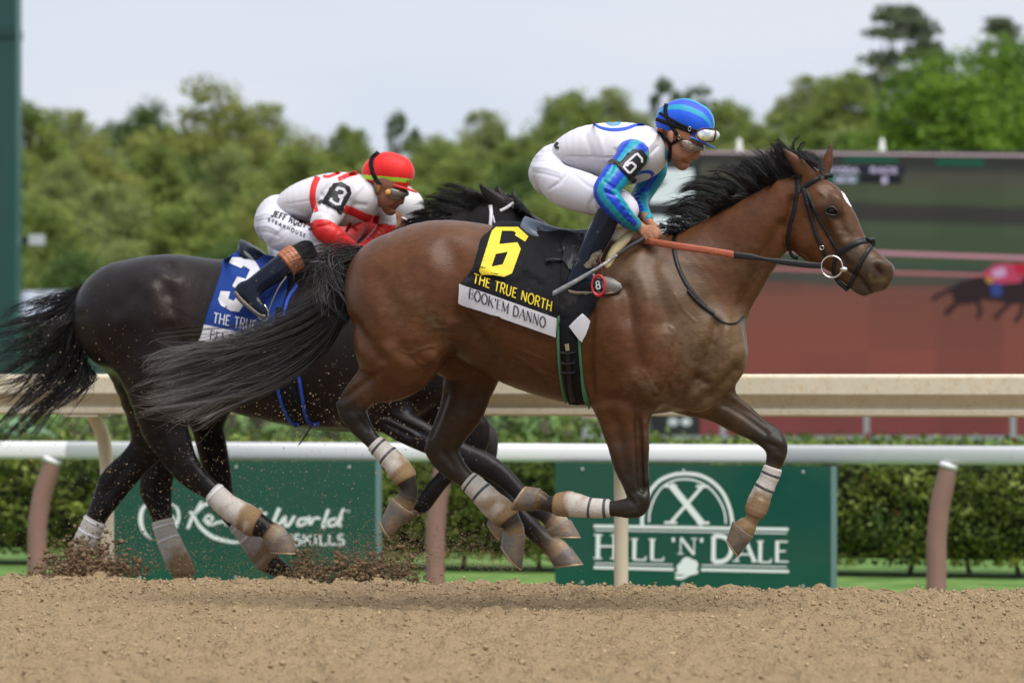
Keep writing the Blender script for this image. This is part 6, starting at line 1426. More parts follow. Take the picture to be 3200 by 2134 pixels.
footN = [(445, 1372, 58, -.25, .65), (560, 1362, 66, -.25, .68), (660, 1368, 58, -.25, .7), (745, 1380, 34, -.25, .9)]
body6 = head6 + neck6 + core6 + limb6 + h6 + [ch('J', [(a, b, r * .7, w, k) for a, b, r, w, k in t_], dB, .02) for t_ in (thighN, thighF, shinN, footN)]
sv6, sf6 = sdf_mesh(body6, dB, .0044, cuts=mouth6 + earcut, smooth=1)
uv6 = world_to_px(to_world(sv6, dB))
SK = np.array((.32, .145, .085))
def skin_cols(V, UV, M, base):
    col = np.tile(base, (len(V), 1))
    for pts, wd, c, st in [([(1130, 1345), (1220, 1370)], 26, base * np.array((.8, .55, .55)), .8), ([(1170, 1425)], 34, base * np.array((.85, .6, .6)), .6), ([(900, 1250), (1080, 1440)], 90, base * .72, .5), ([(1330, 1270)], 60, base * np.array((1.0, .8, .75)), .5)]:
        q = M(pts); sc = M([(0, 0, 1)])[0][2]
        a = np.clip(st * np.exp(-(stroke_dist(UV, q) / (wd * sc)) ** 2), 0, 1)[:, None]; col = col * (1 - a) + c * a
    hp = M([(640, 760), (760, 820), (800, 960)]); a = np.exp(-(stroke_dist(UV, hp) / (60 * M([(0, 0, 1)])[0][2])) ** 2)[:, None]
    return col * (1 - .8 * a) + np.array((.02, .014, .012)) * .8 * a
mkobj('body', to_world(sv6, dB), sf6, skin, p6, col=skin_cols(sv6, uv6, MJ, SK))
headS6 = (to_world(sv6, dB), sf6)
# jersey
BLU, TEAL, WHT = np.array((.005, .045, .45)), np.array((.006, .24, .33)), np.array((.55, .54, .58))
torso6 = ch('J', [(335, 480, 92, 0, 1.55), (410, 445, 128, 0, 1.5), (520, 428, 170, 0, 1.35), (650, 432, 198, 0, 1.25), (780, 450, 220, 0, 1.2), (900, 440, 190, 0, 1.25), (985, 420, 125, 0, 1.25)], dB, .02)
sleeveN, sleeveF = ch('J', armN, dB, .035, name='s'), ch('J', armF, dB, .035)
jv, jf = sdf_mesh([torso6, sleeveN, sleeveF], dB, .0046)
wr6 = [(px('J', [(330, 470), (420, 520), (480, 600)]), 5, -.004), (px('J', [(680, 480), (520, 470), (380, 462)]), 2.2, -.003), (px('J', [(940, 420), (1000, 350), (1010, 300)]), 6, .005), (px('J', [(960, 460), (1020, 400)]), 5, -.005), (px('J', [(520, 330), (560, 460)]), 9, -.003), (px('J', [(600, 300), (660, 500)]), 9, .003),
       (px('J', [(640, 640), (720, 690)]), 4, -.004), (px('J', [(650, 690), (730, 720)]), 4, .004), (px('J', [(655, 720), (720, 740)]), 4, -.005), (px('J', [(450, 560), (560, 600)]), 6, .004), (px('J', [(720, 420), (700, 560), (640, 620)]), 5, -.006)] + [(px('J', [(740 + 14 * i, 760 + 26 * i), (800 + 14 * i, 800 + 22 * i)]), 2.4, .0025 * (-1) ** i) for i in range(6)]
jv = sculpt(jv, jf, dB, wr6, mirror=False)
jc = np.tile(WHT, (len(jv), 1)); dt = torso6.at(jv)[0]
for sl, ph in ((sleeveN, .08), (sleeveF, .2)):
    d, par, st = stripes_on(jv, sl, 3.4, ph)
    oth = (sleeveF if sl is sleeveN else sleeveN).at(jv)[0]
    m = (d < .02) & ((d < dt + .003) | (par > .9)) & (d < oth)
    if sl is sleeveN:
        juv = world_to_px(to_world(jv, dB)); m |= (stroke_dist(juv, px('J', [(835, 470), (820, 500)])) < 46) & (jv[:, 1] < -.05)
        m &= jv[:, 1] < 0.02
    jc[m] = np.where(st[m][:, None] == 0, BLU, TEAL)
    cuff = m & (par > len(sl.ctrl) - 1.5); jc[cuff] = TEAL * 1.15
fabric = mat('racing_silk', attr=True, rough=.42, spec=.35, sheen=.05, bump=.07, bscale=40, bdist=.012, bstretch=(.5, 1, 1.3))
jw = to_world(jv, dB); mkobj('jersey', jw, jf, fabric, p6, col=jc)
J6S = Surf([(jw, jf)])
blue_p = mat('blue_print', (.008, .06, .42), rough=.6); teal_m = mat('teal_silk', (.006, .20, .26), rough=.5, sheen=.2)
mkobj('back_emblem', *ribbon(J6S, px('J', [(570, 240), (620, 268), (700, 283), (790, 276), (870, 250), (930, 246)]), [6, 9, 11, 11, 9, 6], .002, step=5), blue_p, p6)
for y in (0, 8, 16): mkobj('back_wave', *ribbon(J6S, px('J', [(662, 236 - y * .3), (690, 252 - y), (740, 250 - y), (760, 236 - y)]), 2.2, .002, step=4), mat('wave_blue', (.10, .30, .5), rough=.6), p6)
mkobj('chest_emblem', *ribbon(J6S, px('J', [(850, 608), (900, 582), (950, 575), (985, 590), (975, 630), (955, 655)]), [5, 9, 10, 12, 11, 6], .002, step=5), blue_p, p6)
mkobj('seam', *ribbon(J6S, px('J', [(350, 465), (450, 462), (580, 456), (715, 462)]), 1.2, .0016, step=6), mat('seam_grey', (.42, .42, .46), rough=.8), p6)
cv6, cf6 = sdf_mesh([ch('J', [(1028, 402, 96, 0, 1.02), (1062, 418, 88, 0, 1.0)], dB, .01)], dB, .004)
mkobj('collar', to_world(cv6, dB), cf6, teal_m, p6)
# breeches
bre = mat('white_breeches', (.53, .53, .60), rough=.6, spec=.25, sheen=.1, bump=.14, bscale=34, bdist=.012, bstretch=(1.3, 1, .4))
hip6 = ch('J', [(360, 470, 96, 0, 1.6), (285, 485, 100, 0, 1.5), (245, 590, 128, 0, 1.25), (330, 640, 130, 0, 1.25), (430, 600, 90, 0, 1.5)], dB, .03)
ev, ef = sdf_mesh([hip6, ch('J', thighN, dB, .04), ch('J', thighF, dB, .04)], dB, .0054)
wrb = [(px('J', [(260 + 30 * i, 700 - 14 * i), (330 + 34 * i, 640 - 26 * i), (400 + 30 * i, 570 - 10 * i)]), 3.2, -.0038) for i in range(4)] + [(px('J', [(140, 470 + 36 * i), (230, 460 + 44 * i), (330, 500 + 40 * i)]), 4, .003 * (-1) ** i) for i in range(4)] + \
      [(px('J', [(430, 590), (560, 690), (800, 760)]), 5, -.003), (px('J', [(560, 880), (540, 820), (570, 760)]), 6, -.005), (px('J', [(600, 860), (585, 810)]), 4, .004), (px('J', [(340, 420), (390, 500), (410, 560)]), 6, -.006), (px('J', [(300, 400), (350, 470)]), 4, .005), (px('J', [(150, 690), (200, 760), (300, 830)]), 3, .002)]
ev = sculpt(ev, ef, dB, wrb)
mkobj('breeches', to_world(ev, dB), ef, bre, p6)
mkobj('belt', *ribbon(Surf([(to_world(ev, dB), ef), (jw, jf)]), px('J', [(322, 372), (305, 400), (330, 412)]), 9, .004, step=4), darkrub, p6)
# boots
patent = mat('patent_leather', (.005, .008, .018), rough=.12, spec=.24, dirt=(.22, .18, .13), dirt_lo=.60, dirt_hi=.72, dscale=22)
shoem = mat('boot_sole', (.16, .15, .14), rough=.5, dirt=(.3, .23, .15), dirt_lo=.5, dirt_hi=.65, dscale=16)
def boot(D0, crop, shin, foot, parent, m1, top, side=-1, name='boot', du=0, dv=0, cutline=None):
    sh = ch(crop, [(a, b, r * 1.04, abs(w) * side * 1.0, k) for a, b, r, w, k in shin], D0, .03, du=du, dv=dv)
    ft = ch(crop, [(a, b, r, abs(w) * side, k) for a, b, r, w, k in foot], D0, .04, du=du, dv=dv)
    v, f = sdf_mesh([sh, ft], D0, .0045, planes=[], smooth=2)
    return mkobj(name, to_world(v, D0), f, m1, parent), (to_world(v, D0), f)
b6, b6s = boot(dB, 'J', [(672, 885, 82, .235, .8)] + shinN[2:], footN, p6, patent, None, -1)
mkobj('toe_cap', *patch(Surf([b6s]), px('J', [(640, 1310), (700, 1320), (760, 1360), (772, 1385), (740, 1418), (650, 1432), (630, 1380)]), .002, 6), shoem, b6)
mkobj('sole', *ribbon(Surf([b6s]), px('J', [(385, 1408), (450, 1425), (560, 1424), (660, 1424), (750, 1402)]), [10, 12, 10, 10, 8], .004, step=5), shoem, b6)
mkobj('mud', *patch(Surf([b6s]), px('J', [(560, 1150), (620, 1120), (640, 1150), (590, 1240), (520, 1250), (500, 1230), (540, 1190)]), .0012, 6), mat('dried_mud', (.17, .145, .105), rough=.9, bump=.8, bscale=60, dirt=(.02, .02, .025), dirt_lo=.5, dirt_hi=.56, dscale=40), b6)
boot(dB, 'J', [(672, 885, 82, .235, .8)] + shinN[2:], footN, p6, patent, None, 1)
mkobj('knee_band', *strap3(px('J', [(830, 830, 12, -.06), (870, 845, 30, -.06), (900, 880, 34, -.06), (905, 920, 20, -.06)]), dB, .03), darkrub, p6)
# stirrup
st6 = empty('stirrup', W(*px('J', [(605, 1370)])[0], dB, -.25), 'red stirrup iron round the near boot of the blue capped rider', 'stirrup')
rc = W(*px('J', [(605, 1372)])[0], dB, -.305)
redm = mat('red_metal', (.42, .012, .02), rough=.3, spec=.6)
u_ = TV * .8; v_ = ZV * 1.0
mkobj('iron', *ring(rc, .031, .0055, TV * .85, ZV * 1.25, 30, 8), redm, st6)
mkobj('badge', *patch(Surf([(np.array([rc + TV * a * .03 + ZV * b * .036 + NV * .001 for a, b in ((-1, -1), (1, -1), (1, 1), (-1, 1))]), [(0, 1, 2, 3)])]), px('J', [(580, 1340), (605, 1322), (630, 1340), (632, 1390), (606, 1418), (580, 1395)]), .003, 6), darkrub, st6)
mkobj('badge_mark', *lettering(Surf([(np.array([rc + TV * a * .05 + ZV * b * .05 - NV * .003 for a, b in ((-1, -1), (1, -1), (1, 1), (-1, 1))]), [(0, 1, 2, 3)])]), '8', px('J', [(588, 1396)])[0], px('J', [(628, 1392)])[0], 54 / 2.24, .16, .16, h=.001, step=3), cleanwhite, st6)
mkobj('stirrup_leather', *strap3(px('J', [(632, 1320, 12, -.30), (628, 1260, 7, -.29), (615, 1180, 5, -.27), (610, 1100, 5, -.25)]), dB, .004), redm, st6)
# whip
wh = empty('whip', W(*px('J', [(600, 1240)])[0], dB, -.3), 'black riding whip held by the blue capped rider across his boot', 'whip')
mkobj('handle', *tube_px(px('J', [(1050, 955, 17, -.10), (1000, 985, 17, -.12), (900, 1055, 15, -.17), (820, 1100, 14, -.21), (730, 1160, 13, -.27)]), dB), darkrub, wh)
mkobj('knob', *tube_px(px('J', [(1056, 946, 24, -.097), (1050, 955, 26, -.10), (1042, 962, 20, -.103)]), dB), darkrub, wh)
mkobj('shaft', *tube_px(px('J', [(732, 1158, 12, -.27), (640, 1225, 12, -.32), (560, 1275, 13, -.345)]), dB), mat('whip_grey', (.13, .13, .14), rough=.5, dirt=(.4, .37, .3), dirt_lo=.5, dirt_hi=.6, dscale=40), wh)
mkobj('flap', *strap3(px('J', [(570, 1268, 13, -.345), (440, 1345, 17, -.35), (350, 1395, 18, -.345), (285, 1430, 17, -.34)]), dB, .010), mat('whip_flap', (.17, .19, .21), rough=.5, dirt=(.4, .37, .3), dirt_lo=.5, dirt_hi=.65, dscale=30), wh)
# helmet
def cols6(phi, fwd, hgt):
    c = np.tile(BLU * 1.0, (len(phi), 1)); c[:] = (.008, .085, .62)
    c[(phi > 30) & (phi < 42)] = (.01, .27, .42); c[(phi > 12) & (phi <= 30)] = (.03, .075, .60); c[phi <= 12] = (.02, .30, .45)
    return c
hel6, HS6 = rider_headgear(MJ, dB, p6, cols6, None, headS6, ('blue', (.03, .15, .62)))
for nm, pts, wd in [('strap', [(800, 285), (785, 420), (845, 600), (925, 740), (1000, 850)], 72), ('strap', [(680, 450), (850, 545), (1060, 660), (1240, 735), (1480, 830)], 52), ('strap', [(618, 562), (850, 650), (1050, 720), (1300, 815)], 74), ('chin_strap', [(640, 790), (740, 910), (855, 1020), (870, 1180), (850, 1370)], 66), ('chin_strap', [(1010, 860), (1010, 950), (880, 1035)], 60)]:
    mkobj(nm, *ribbon(HS6, px('K7', pts), wd / 6.03, .005, step=4), blackcloth, hel6)
mkobj('buckle', *ring(W(*px('K7', [(1235, 745)])[0], dB, -.105), .0068, .0012, TV * .8, ZV * 1.3, 14, 6), steel, hel6)
mkobj('buckle', *ring(W(*px('K7', [(1040, 905)])[0], dB, -.092), .0068, .0012, TV * .7, ZV * 1.3, 14, 6), mat('brass', (.7, .5, .2), rough=.25, metal=1.0), hel6)
mkobj('lining', *ribbon(HS6, px('K7', [(625, 742), (700, 775), (740, 760)]), 8, .003, step=4), mat('orange_lining', (.75, .12, .02), rough=.6), hel6)
glass6 = mat('goggle_lens', (.16, .12, .09), rough=.12, spec=.9, dirt=(.55, .5, .42), dirt_lo=.55, dirt_hi=.66, dscale=60, coat=.5)
frame6 = mat('goggle_frame', (.10, .035, .02), rough=.4)
def goggles(M, D0, lens, frame_pts, person, lens_m, frame_m, name='goggles'):
    v, f = sdf_mesh([Chain(M(lens), D0, .01, 3)], D0, .003)
    lw = to_world(v, D0); o = mkobj(name, lw, f, lens_m, person)
    S_ = Surf([(lw, f)])
    mkobj('frame', *ribbon(S_, M(frame_pts), 26 * M([(0, 0, 1)])[0][2], .004, step=2.5), frame_m, o)
    return o, S_
goggles(MJ, dB, [(1110, 1010, 62, -.066, .35), (1220, 1060, 92, -.060, .35), (1350, 1100, 82, -.040, .5), (1460, 1110, 60, -.008, .8), (1470, 1110, 55, .02, .8)], [(1090, 960), (1075, 1010), (1120, 1110), (1220, 1165), (1330, 1175), (1400, 1150)], p6, glass6, frame6)
mkobj('goggle_strap', *ribbon(HS6, px('K7', [(1000, 930), (1100, 960), (1210, 1025)]), 70 / 6.03, .007, step=4), blackcloth, p6)
glass6b = mat('goggle_lens_clear', (.34, .42, .50), rough=.12, spec=.9, dirt=(.62, .6, .55), dirt_lo=.46, dirt_hi=.56, dscale=45, coat=.5)
g2, G2S = goggles(MJ, dB, [(1430, 870, 86, -.085, .35), (1540, 860, 118, -.075, .35), (1650, 860, 112, -.045, .5), (1715, 865, 92, .0, .8)], [(1370, 850), (1385, 790), (1450, 745), (1540, 738), (1640, 750), (1720, 770), (1690, 960), (1620, 985), (1520, 985), (1420, 930), (1370, 850)], p6, glass6b, frame6, 'raised_goggles')
mkobj('print', *lettering(G2S, 'JOCK', px('K7', [(1430, 915)])[0], px('K7', [(1640, 950)])[0], 8, .2, .18, h=.003, step=2), yellow, g2)
# number armband
def armband(S, crop, outline, strap, parent, digits, ink=cleanwhite, th=.006, wd=None):
    v, f = patch(S, px(crop, outline), th, 6)
    a = mkobj('armband', v, f, leather, parent)
    solid(a, th)
    S2 = Surf([(v, f)])
    for pts, w_ in digits: 
        vv, ff_ = strip(S2, px(crop, pts), w_ / CROPS[crop][2], .0018, 4); mkobj('number', vv, ff_, ink, a)
    for pts, w_ in strap: mkobj('strap', *ribbon(S, px(crop, pts), w_ / CROPS[crop][2], .004, step=4), darkrub, a)
    return a
armband(J6S, 'J', [(846, 424), (905, 424), (940, 470), (930, 520), (850, 610), (820, 625), (735, 535), (780, 490)], [([(680, 512), (715, 505), (755, 530)], 32), ([(820, 615), (845, 630), (860, 645)], 40)], p6,
        [([(908, 512), (908, 486), (878, 452), (862, 458), (795, 520), (782, 545), (815, 582), (830, 580), (862, 545), (862, 532), (838, 512), (820, 518), (800, 538)], 15)])

# ---- rider with the red cap ---------------------------------------------------
def lower_rider(D0, du, dv, jersey_col, res, p, breech, sleeve_col=None):
    """the second riding posture: jersey, breeches; returns surfaces"""
    aN = [(1090, 400, 118, -.16, 1), (1020, 530, 112, -.215, .95), (972, 640, 94, -.27, .9), (1060, 720, 80, -.27, .88), (1150, 776, 60, -.21, .88), (1205, 806, 42, -.14, .85)]
    aF = [(1330, 430, 100, .15, 1), (1420, 540, 85, .17, 1), (1440, 640, 72, .17, .95), (1370, 720, 58, .12, .95), (1290, 780, 44, .03, .9), (1240, 810, 38, -.04, .9)]
    c = lambda pts, b=.03: ch('L2', pts, D0, b, 3, du=du, dv=dv)
    tor = c([(680, 500, 85, 0, 1.5), (755, 475, 122, 0, 1.5), (850, 455, 158, 0, 1.4), (970, 430, 176, 0, 1.25), (1090, 435, 200, 0, 1.2), (1200, 435, 190, 0, 1.2), (1285, 420, 135, 0, 1.25)], .02)
    sN, sF = c(aN, .035), c(aF, .035)
    v, f = sdf_mesh([tor, sN, sF], D0, res)
    hip = c([(740, 540, 90, 0, 1.6), (650, 490, 90, 0, 1.6), (600, 535, 108, 0, 1.4), (590, 620, 126, 0, 1.25), (630, 670, 118, 0, 1.25)], .03)
    tN = [(600, 610, 105, -.10, .9), (660, 680, 138, -.13, .85), (770, 722, 116, -.17, .8), (870, 748, 96, -.20, .8), (935, 778, 80, -.215, .85)]
    tF = [(a + 25, b + 5, r, -w, k) for a, b, r, w, k in tN]
    v2, f2 = sdf_mesh([hip, c(tN, .04), c(tF, .04)], D0, res)
    core = [c([(a, b, r * .75, w, k) for a, b, r, w, k in q], .02) for q in (aN, aF, tN, tF)] + [c([(640, 560, 85, 0, 1.3), (850, 440, 110, 0, 1.3), (1100, 435, 160, 0, 1.2), (1270, 420, 110, 0, 1.2)], .03), c([(1250, 420, 100, 0, 1.2), (1340, 400, 78, 0, .95), (1400, 370, 72, 0, .95)], .03)]
    return (v, f, tor, sN, sF), (v2, f2), core, c
dJ = dK
p3 = person_at(dJ, -.75, 'jockey in red cap and white top with red bands, number 3 armband')
(r_v, r_f, tor3, sN3, sF3), (q_v, q_f), core3, c3 = lower_rider(dJ, 0, 0, None, .0054, p3, bre)
ctr3 = px('L2', [(1455, 222)])[0]
M3 = rot_map((1150, 570), ctr3, 667.6 / 4661 * 1.03, -7)
head3, mouth3, ear3 = head_chains(M3, dJ, True)
hand3 = [c3([(1190, 800, 50, -.13, .8), (1235, 818, 44, -.12, .7), (1275, 825, 38, -.12, .6)], .015)] + [c3([(1250 + 10 * i, 812 + 9 * i, 16, -.13 + .004 * i, .9), (1290 + 6 * i, 822 + 10 * i, 15, -.135, .9), (1296 + 4 * i, 845 + 8 * i, 13, -.13, .9)], .006) for i in range(4)] + [c3([(1225, 800, 20, -.10, .9), (1270, 795, 16, -.09, .9), (1300, 800, 13, -.09, .9)], .008)]
shin3 = [(935, 775, 78, -.20, .8), (850, 820, 86, -.235, .8), (740, 885, 90, -.27, .75), (620, 970, 82, -.305, .7), (520, 1040, 74, -.33, .65), (450, 1090, 70, -.345, .62), (410, 1112, 68, -.35, .62)]
foot3 = [(372, 1128, 56, -.35, .62), (420, 1168, 68, -.355, .62), (475, 1222, 60, -.36, .65), (528, 1275, 38, -.36, .8)]
s_v, s_f = sdf_mesh(head3 + core3 + hand3 + [c3([(a, b, r * .8, w, k) for a, b, r, w, k in shin3], .02), c3([(a, b, r * .8, w, k) for a, b, r, w, k in foot3], .02)], dJ, .0048, cuts=mouth3 + ear3, smooth=1)
sw = to_world(s_v, dJ)
mkobj('body', sw, s_f, skin, p3, col=skin_cols(s_v, world_to_px(sw), M3, np.array((.235, .10, .06))))
RED, WH3 = np.array((.46, .010, .009)), np.array((.54, .53, .56))
wr3 = [(px('L2', [(700, 470), (850, 450), (1000, 430)]), 2.2, -.003), (px('L2', [(960, 400), (1000, 520), (920, 600)]), 7, -.006), (px('L2', [(1180, 420), (1260, 340)]), 6, .005), (px('L2', [(1200, 470), (1290, 480)]), 7, -.005), (px('L2', [(930, 640), (1040, 620)]), 4, -.005), (px('L2', [(1130, 420), (1240, 300)]), 5, -.004), (px('L2', [(720, 520), (840, 560)]), 6, .004)]
r_v = sculpt(r_v, r_f, dJ, wr3, mirror=False)
rw = to_world(r_v, dJ); ruv = world_to_px(rw)
rc3 = np.tile(WH3, (len(r_v), 1))
for sl in (sN3, sF3):
    d, par = sl.at(r_v); m = (d < .012) & (par > 1.85) & (d < tor3.at(r_v)[0] + .02); rc3[m] = RED
mkobj('jersey', rw, r_f, fabric, p3, col=rc3)
J3S = Surf([(rw, r_f)])
for pts, wd in [([(935, 268), (905, 340), (895, 430), (918, 528)], 46), ([(1085, 290), (1150, 260), (1225, 238)], 34), ([(975, 262), (1010, 268), (1060, 250), (1100, 236)], 22), ([(1130, 505), (1200, 530), (1290, 572), (1388, 592)], 62)]:
    mkobj('red_band', *ribbon(J3S, px('L2', pts), wd / 2.376, .002, step=5), redprint, p3)
mkobj('red_letter', *lettering(J3S, 'K', px('L2', [(1130, 680)])[0], px('L2', [(1250, 670)])[0], 34, .3, .25, up=(.5, -1), h=.002, step=4), redprint, p3)
v_, f_ = sdf_mesh([c3([(1318, 402, 96, 0, 1.02), (1350, 420, 86, 0, 1.0)], .01)], dJ, .0045)
mkobj('collar', to_world(v_, dJ), f_, mat('red_silk', (.45, .012, .014), rough=.5, sheen=.2), p3)
wq3 = [(px('L2', [(560 + 26 * i, 780 - 8 * i), (620 + 30 * i, 700 - 14 * i), (690 + 30 * i, 640 - 4 * i)]), 3.4, -.0035) for i in range(5)] + [(px('L2', [(480, 560 + 40 * i), (560, 540 + 46 * i), (640, 590 + 40 * i)]), 4, .003 * (-1) ** i) for i in range(4)] + [(px('L2', [(660, 440), (700, 520), (740, 560)]), 6, -.006)]
q_v = sculpt(q_v, q_f, dJ, wq3); qw = to_world(q_v, dJ)
mkobj('breeches', qw, q_f, bre, p3)
Q3S = Surf([(qw, q_f), (rw, r_f)])
mkobj('sponsor_name', *lettering(Q3S, "JEFF RUBY'S", px('L2', [(588, 560)])[0], px('L2', [(890, 668)])[0], 48 / 2.376, .24, .16, up=(.42, -1), h=.002, step=3), blackprint, p3)
mkobj('sponsor_name', *lettering(Q3S, "STEAKHOUSE", px('L2', [(562, 596)])[0], px('L2', [(850, 724)])[0], 26 / 2.376, .2, .18, up=(.3, -1), h=.002, step=3, gap=.35), blackprint, p3)
b3, b3s = boot(dJ, 'L2', shin3[2:], foot3, p3, patent, None, -1)
boot(dJ, 'L2', shin3[2:], foot3, p3, patent, None, 1)
v_, f_ = sdf_mesh([c3([(a, b, r, w, k) for a, b, r, w, k in shin3[:3]], .02)], dJ, .005); mkobj('legging', to_world(v_, dJ), f_, blackcloth, p3)
for sgn in (-1, 1):
    cc = c3([(782, 858, 94, sgn * .255, .82), (735, 888, 97, sgn * .272, .8), (690, 920, 92, sgn * .287, .78)], .01); cc.D0 = dJ
    wrap_leg(cc, 0.0, 2.0, mat('tan_leather', (.30, .10, .04), rough=.45, noise=.12), p3, 'boot_cuff', grow=.004, wob=0)
mkobj('sole', *ribbon(Surf([b3s]), px('L2', [(318, 1120), (360, 1175), (430, 1240), (500, 1292), (545, 1300)]), [8, 10, 10, 9, 7], .004, step=4), shoem, b3)
def cols3(phi, fwd, hgt):
    c = np.tile(np.array((.62, .012, .012)), (len(phi), 1)); m = (hgt < -.016) & (hgt > -.036); c[m] = (.38, .72, .06); return c
hel3, HS3 = rider_headgear(M3, dJ, p3, cols3, None, (sw, s_f), ('red', (.55, .015, .012)))
for nm, pts, wd in [('strap', [(1385, 85), (1335, 140), (1340, 230), (1375, 300), (1400, 330)], 32), ('strap', [(1345, 110), (1320, 170), (1340, 250)], 10)]:
    mkobj(nm, *ribbon(HS3, px('L2', pts), wd / 2.376, .005, step=4), blackcloth, hel3)
tanst = mat('tan_strap', (.26, .12, .04), rough=.7)
for nm, pts, wd in [('chin_strap', [(1290, 300), (1310, 360), (1345, 400), (1360, 480), (1385, 520)], 30), ('chin_strap', [(1385, 330), (1385, 370), (1345, 405)], 28)]:
    mkobj(nm, *ribbon(HS3, px('L2', pts), wd / 2.376, .005, step=4), tanst, hel3)
mkobj('cap_number', *lettering(HS3, '10', px('L2', [(1588, 312)])[0], px('L2', [(1642, 316)])[0], 22 / 2.376, .25, .22, h=.003, step=2), blackprint, hel3)
glass3 = mat('goggle_lens_dark', (.10, .075, .05), rough=.08, spec=.9, coat=.6, dirt=(.4, .38, .35), dirt_lo=.6, dirt_hi=.7, dscale=50)
g3, G3S = goggles(M3, dJ, [(1110, 1010, 66, -.068, .35), (1220, 1060, 98, -.062, .35), (1350, 1090, 86, -.042, .5), (1470, 1100, 64, -.008, .8), (1480, 1100, 58, .02, .8)], [(1090, 960), (1075, 1010), (1120, 1110), (1220, 1165), (1330, 1175), (1400, 1150)], p3, glass3, mat('goggle_frame_dark', (.03, .02, .015), rough=.4))
mkobj('vent', *ball(W(*px('L2', [(1455, 382)])[0], dJ, -.088), .013, 8, (1, .35, 1)), mat('amber', (.6, .3, .06), rough=.3), g3)
armband(J3S, 'L2', [(1052, 322), (1110, 312), (1165, 345), (1180, 395), (1110, 515), (1085, 522), (1000, 478), (970, 455)], [([(940, 465), (965, 452), (990, 470)], 26), ([(1085, 515), (1100, 540), (1120, 500)], 24)], p3,
        [([(1070, 372), (1085, 352), (1125, 362), (1140, 385), (1120, 410), (1085, 412)], 19), ([(1090, 412), (1112, 430), (1095, 470), (1070, 472), (1030, 445), (1038, 428)], 19)])
# saddle cloth and saddle of the dark horse
L3e = px('L2', [(340, 836), (236, 895), (222, 970), (172, 1130), (120, 1280), (70, 1475)]); R3e = px('L2', [(720, 905), (725, 1000), (700, 1150), (640, 1350), (600, 1600)])
c3o = empty('saddle_cloth', to_world(np.array([-1.1, 0, 1.2]), dJ), 'blue saddle cloth with white number 3 on the near black horse', 'saddle cloth', 'numbered saddle cloths')
f3 = [(px('L2', [(300, 1000), (420, 1100), (440, 1250)]), 9, .010), (px('L2', [(200, 1180), (330, 1290), (470, 1330)]), 8, -.008), (px('L2', [(250, 900), (400, 960)]), 8, -.006), (px('L2', [(420, 920), (520, 1000)]), 9, .008)]
pd3 = wide_bar(px('L2', [(330, 862, 36), (440, 885, 44), (600, 925, 50), (720, 945, 50)]), dJ, [.11, .125, .125, .12])
KS2 = Surf([(kW, kF), pd3])
kv_, kf_ = cloth_sheet(KS2, dJ, L3e, R3e, .012, 44, 28, f3); solid(mkobj('cloth', kv_, kf_, bluecloth, c3o), .004)
CS3 = Surf([(kv_, kf_), (kW, kF)])
three = [(300, 870), (385, 880), (440, 900), (492, 930), (498, 975), (470, 1005), (425, 1040), (398, 1062), (402, 1090), (388, 1210), (352, 1268), (290, 1262), (215, 1215), (196, 1180), (208, 1118), (272, 1120), (262, 1165), (300, 1190), (320, 1180), (345, 1100), (330, 1080), (300, 1085), (330, 1020), (385, 1030), (410, 1000), (436, 950), (400, 935), (330, 940), (275, 912)]
three = [(298, 868), (385, 872), (470, 900), (495, 940), (505, 965), (430, 1035), (400, 1060), (405, 1110), (388, 1215), (350, 1270), (290, 1265), (215, 1225), (195, 1180), (215, 1118), (285, 1122), (270, 1175), (312, 1190), (335, 1160), (345, 1105), (300, 1082), (338, 1010), (400, 1030), (432, 960), (385, 930), (365, 950), (275, 910)]
mkobj('number', *patch(CS3, px('L2', three), .003, 9), cleanwhite, c3o)
words(CS3, 'THE TRUE NORTH', px('L2', [(155, 1352)])[0], px('L2', [(740, 1470)])[0], c3o, cleanwhite, height=78 / 2.376, thick=.11, thin=.10, up=(.14, -1), h=.003, step=5)
kv2, kf2 = cloth_sheet(KS2, dJ, px('L2', [(100, 1366), (86, 1420), (68, 1477)]), px('L2', [(640, 1484), (625, 1540), (605, 1604)]), .019, 44, 8, f3, band=True); mkobj('name_strip', kv2, kf2, cleanwhite, c3o)
mkobj('horse_name', *lettering(Surf([(kv2, kf2), (kv_, kf_), (kW, kF)]), 'BENTORNATO', px('L2', [(132, 1468)])[0], px('L2', [(600, 1590)])[0], 66 / 2.376, .12, .05, True, up=(.12, -1), h=.0024, step=5), blackprint, c3o)
t3 = empty('racing_saddle', to_world(np.array([-.85, 0, 1.45]), dJ), 'shiny black racing saddle with blue edged girth on the number 3 horse', 'saddle', 'racing saddles')
mkobj('seat', *wide_bar(px('L2', [(368, 745, 10), (410, 775, 22), (490, 830, 28), (570, 880, 26), (700, 915, 30), (800, 910, 44)]), dJ, [.05, .10, .11, .10, .08, .07]), patent, t3)
mkobj('panel', *wide_bar(px('L2', [(400, 820, 14), (470, 875, 16), (540, 915, 18), (650, 960, 24), (760, 980, 30)]), dJ, [.10, .125, .12, .11, .10]), leather, t3)
mkobj('pad', *pd3, blackcloth, t3)
G3 = Surf([(kv_, kf_), (kW, kF)])
mkobj('girth', *ribbon(G3, px('L3', [(1100, 500), (1090, 760), (1105, 980), (1150, 1160), (1215, 1310)]), [58, 58, 58, 54, 50], .008, step=9), blackcloth, t3)
for pts in ([(1185, 340), (1120, 440), (1090, 560)], [(1035, 980), (1060, 1100), (1100, 1220), (1160, 1300), (1200, 1302)], [(1182, 930), (1200, 1000), (1225, 1150), (1250, 1260), (1290, 1308), (1345, 1302)]):
    mkobj('girth_edge', *ribbon(G3, px('L3', pts), 9, .012, step=7), blue_trim, t3)
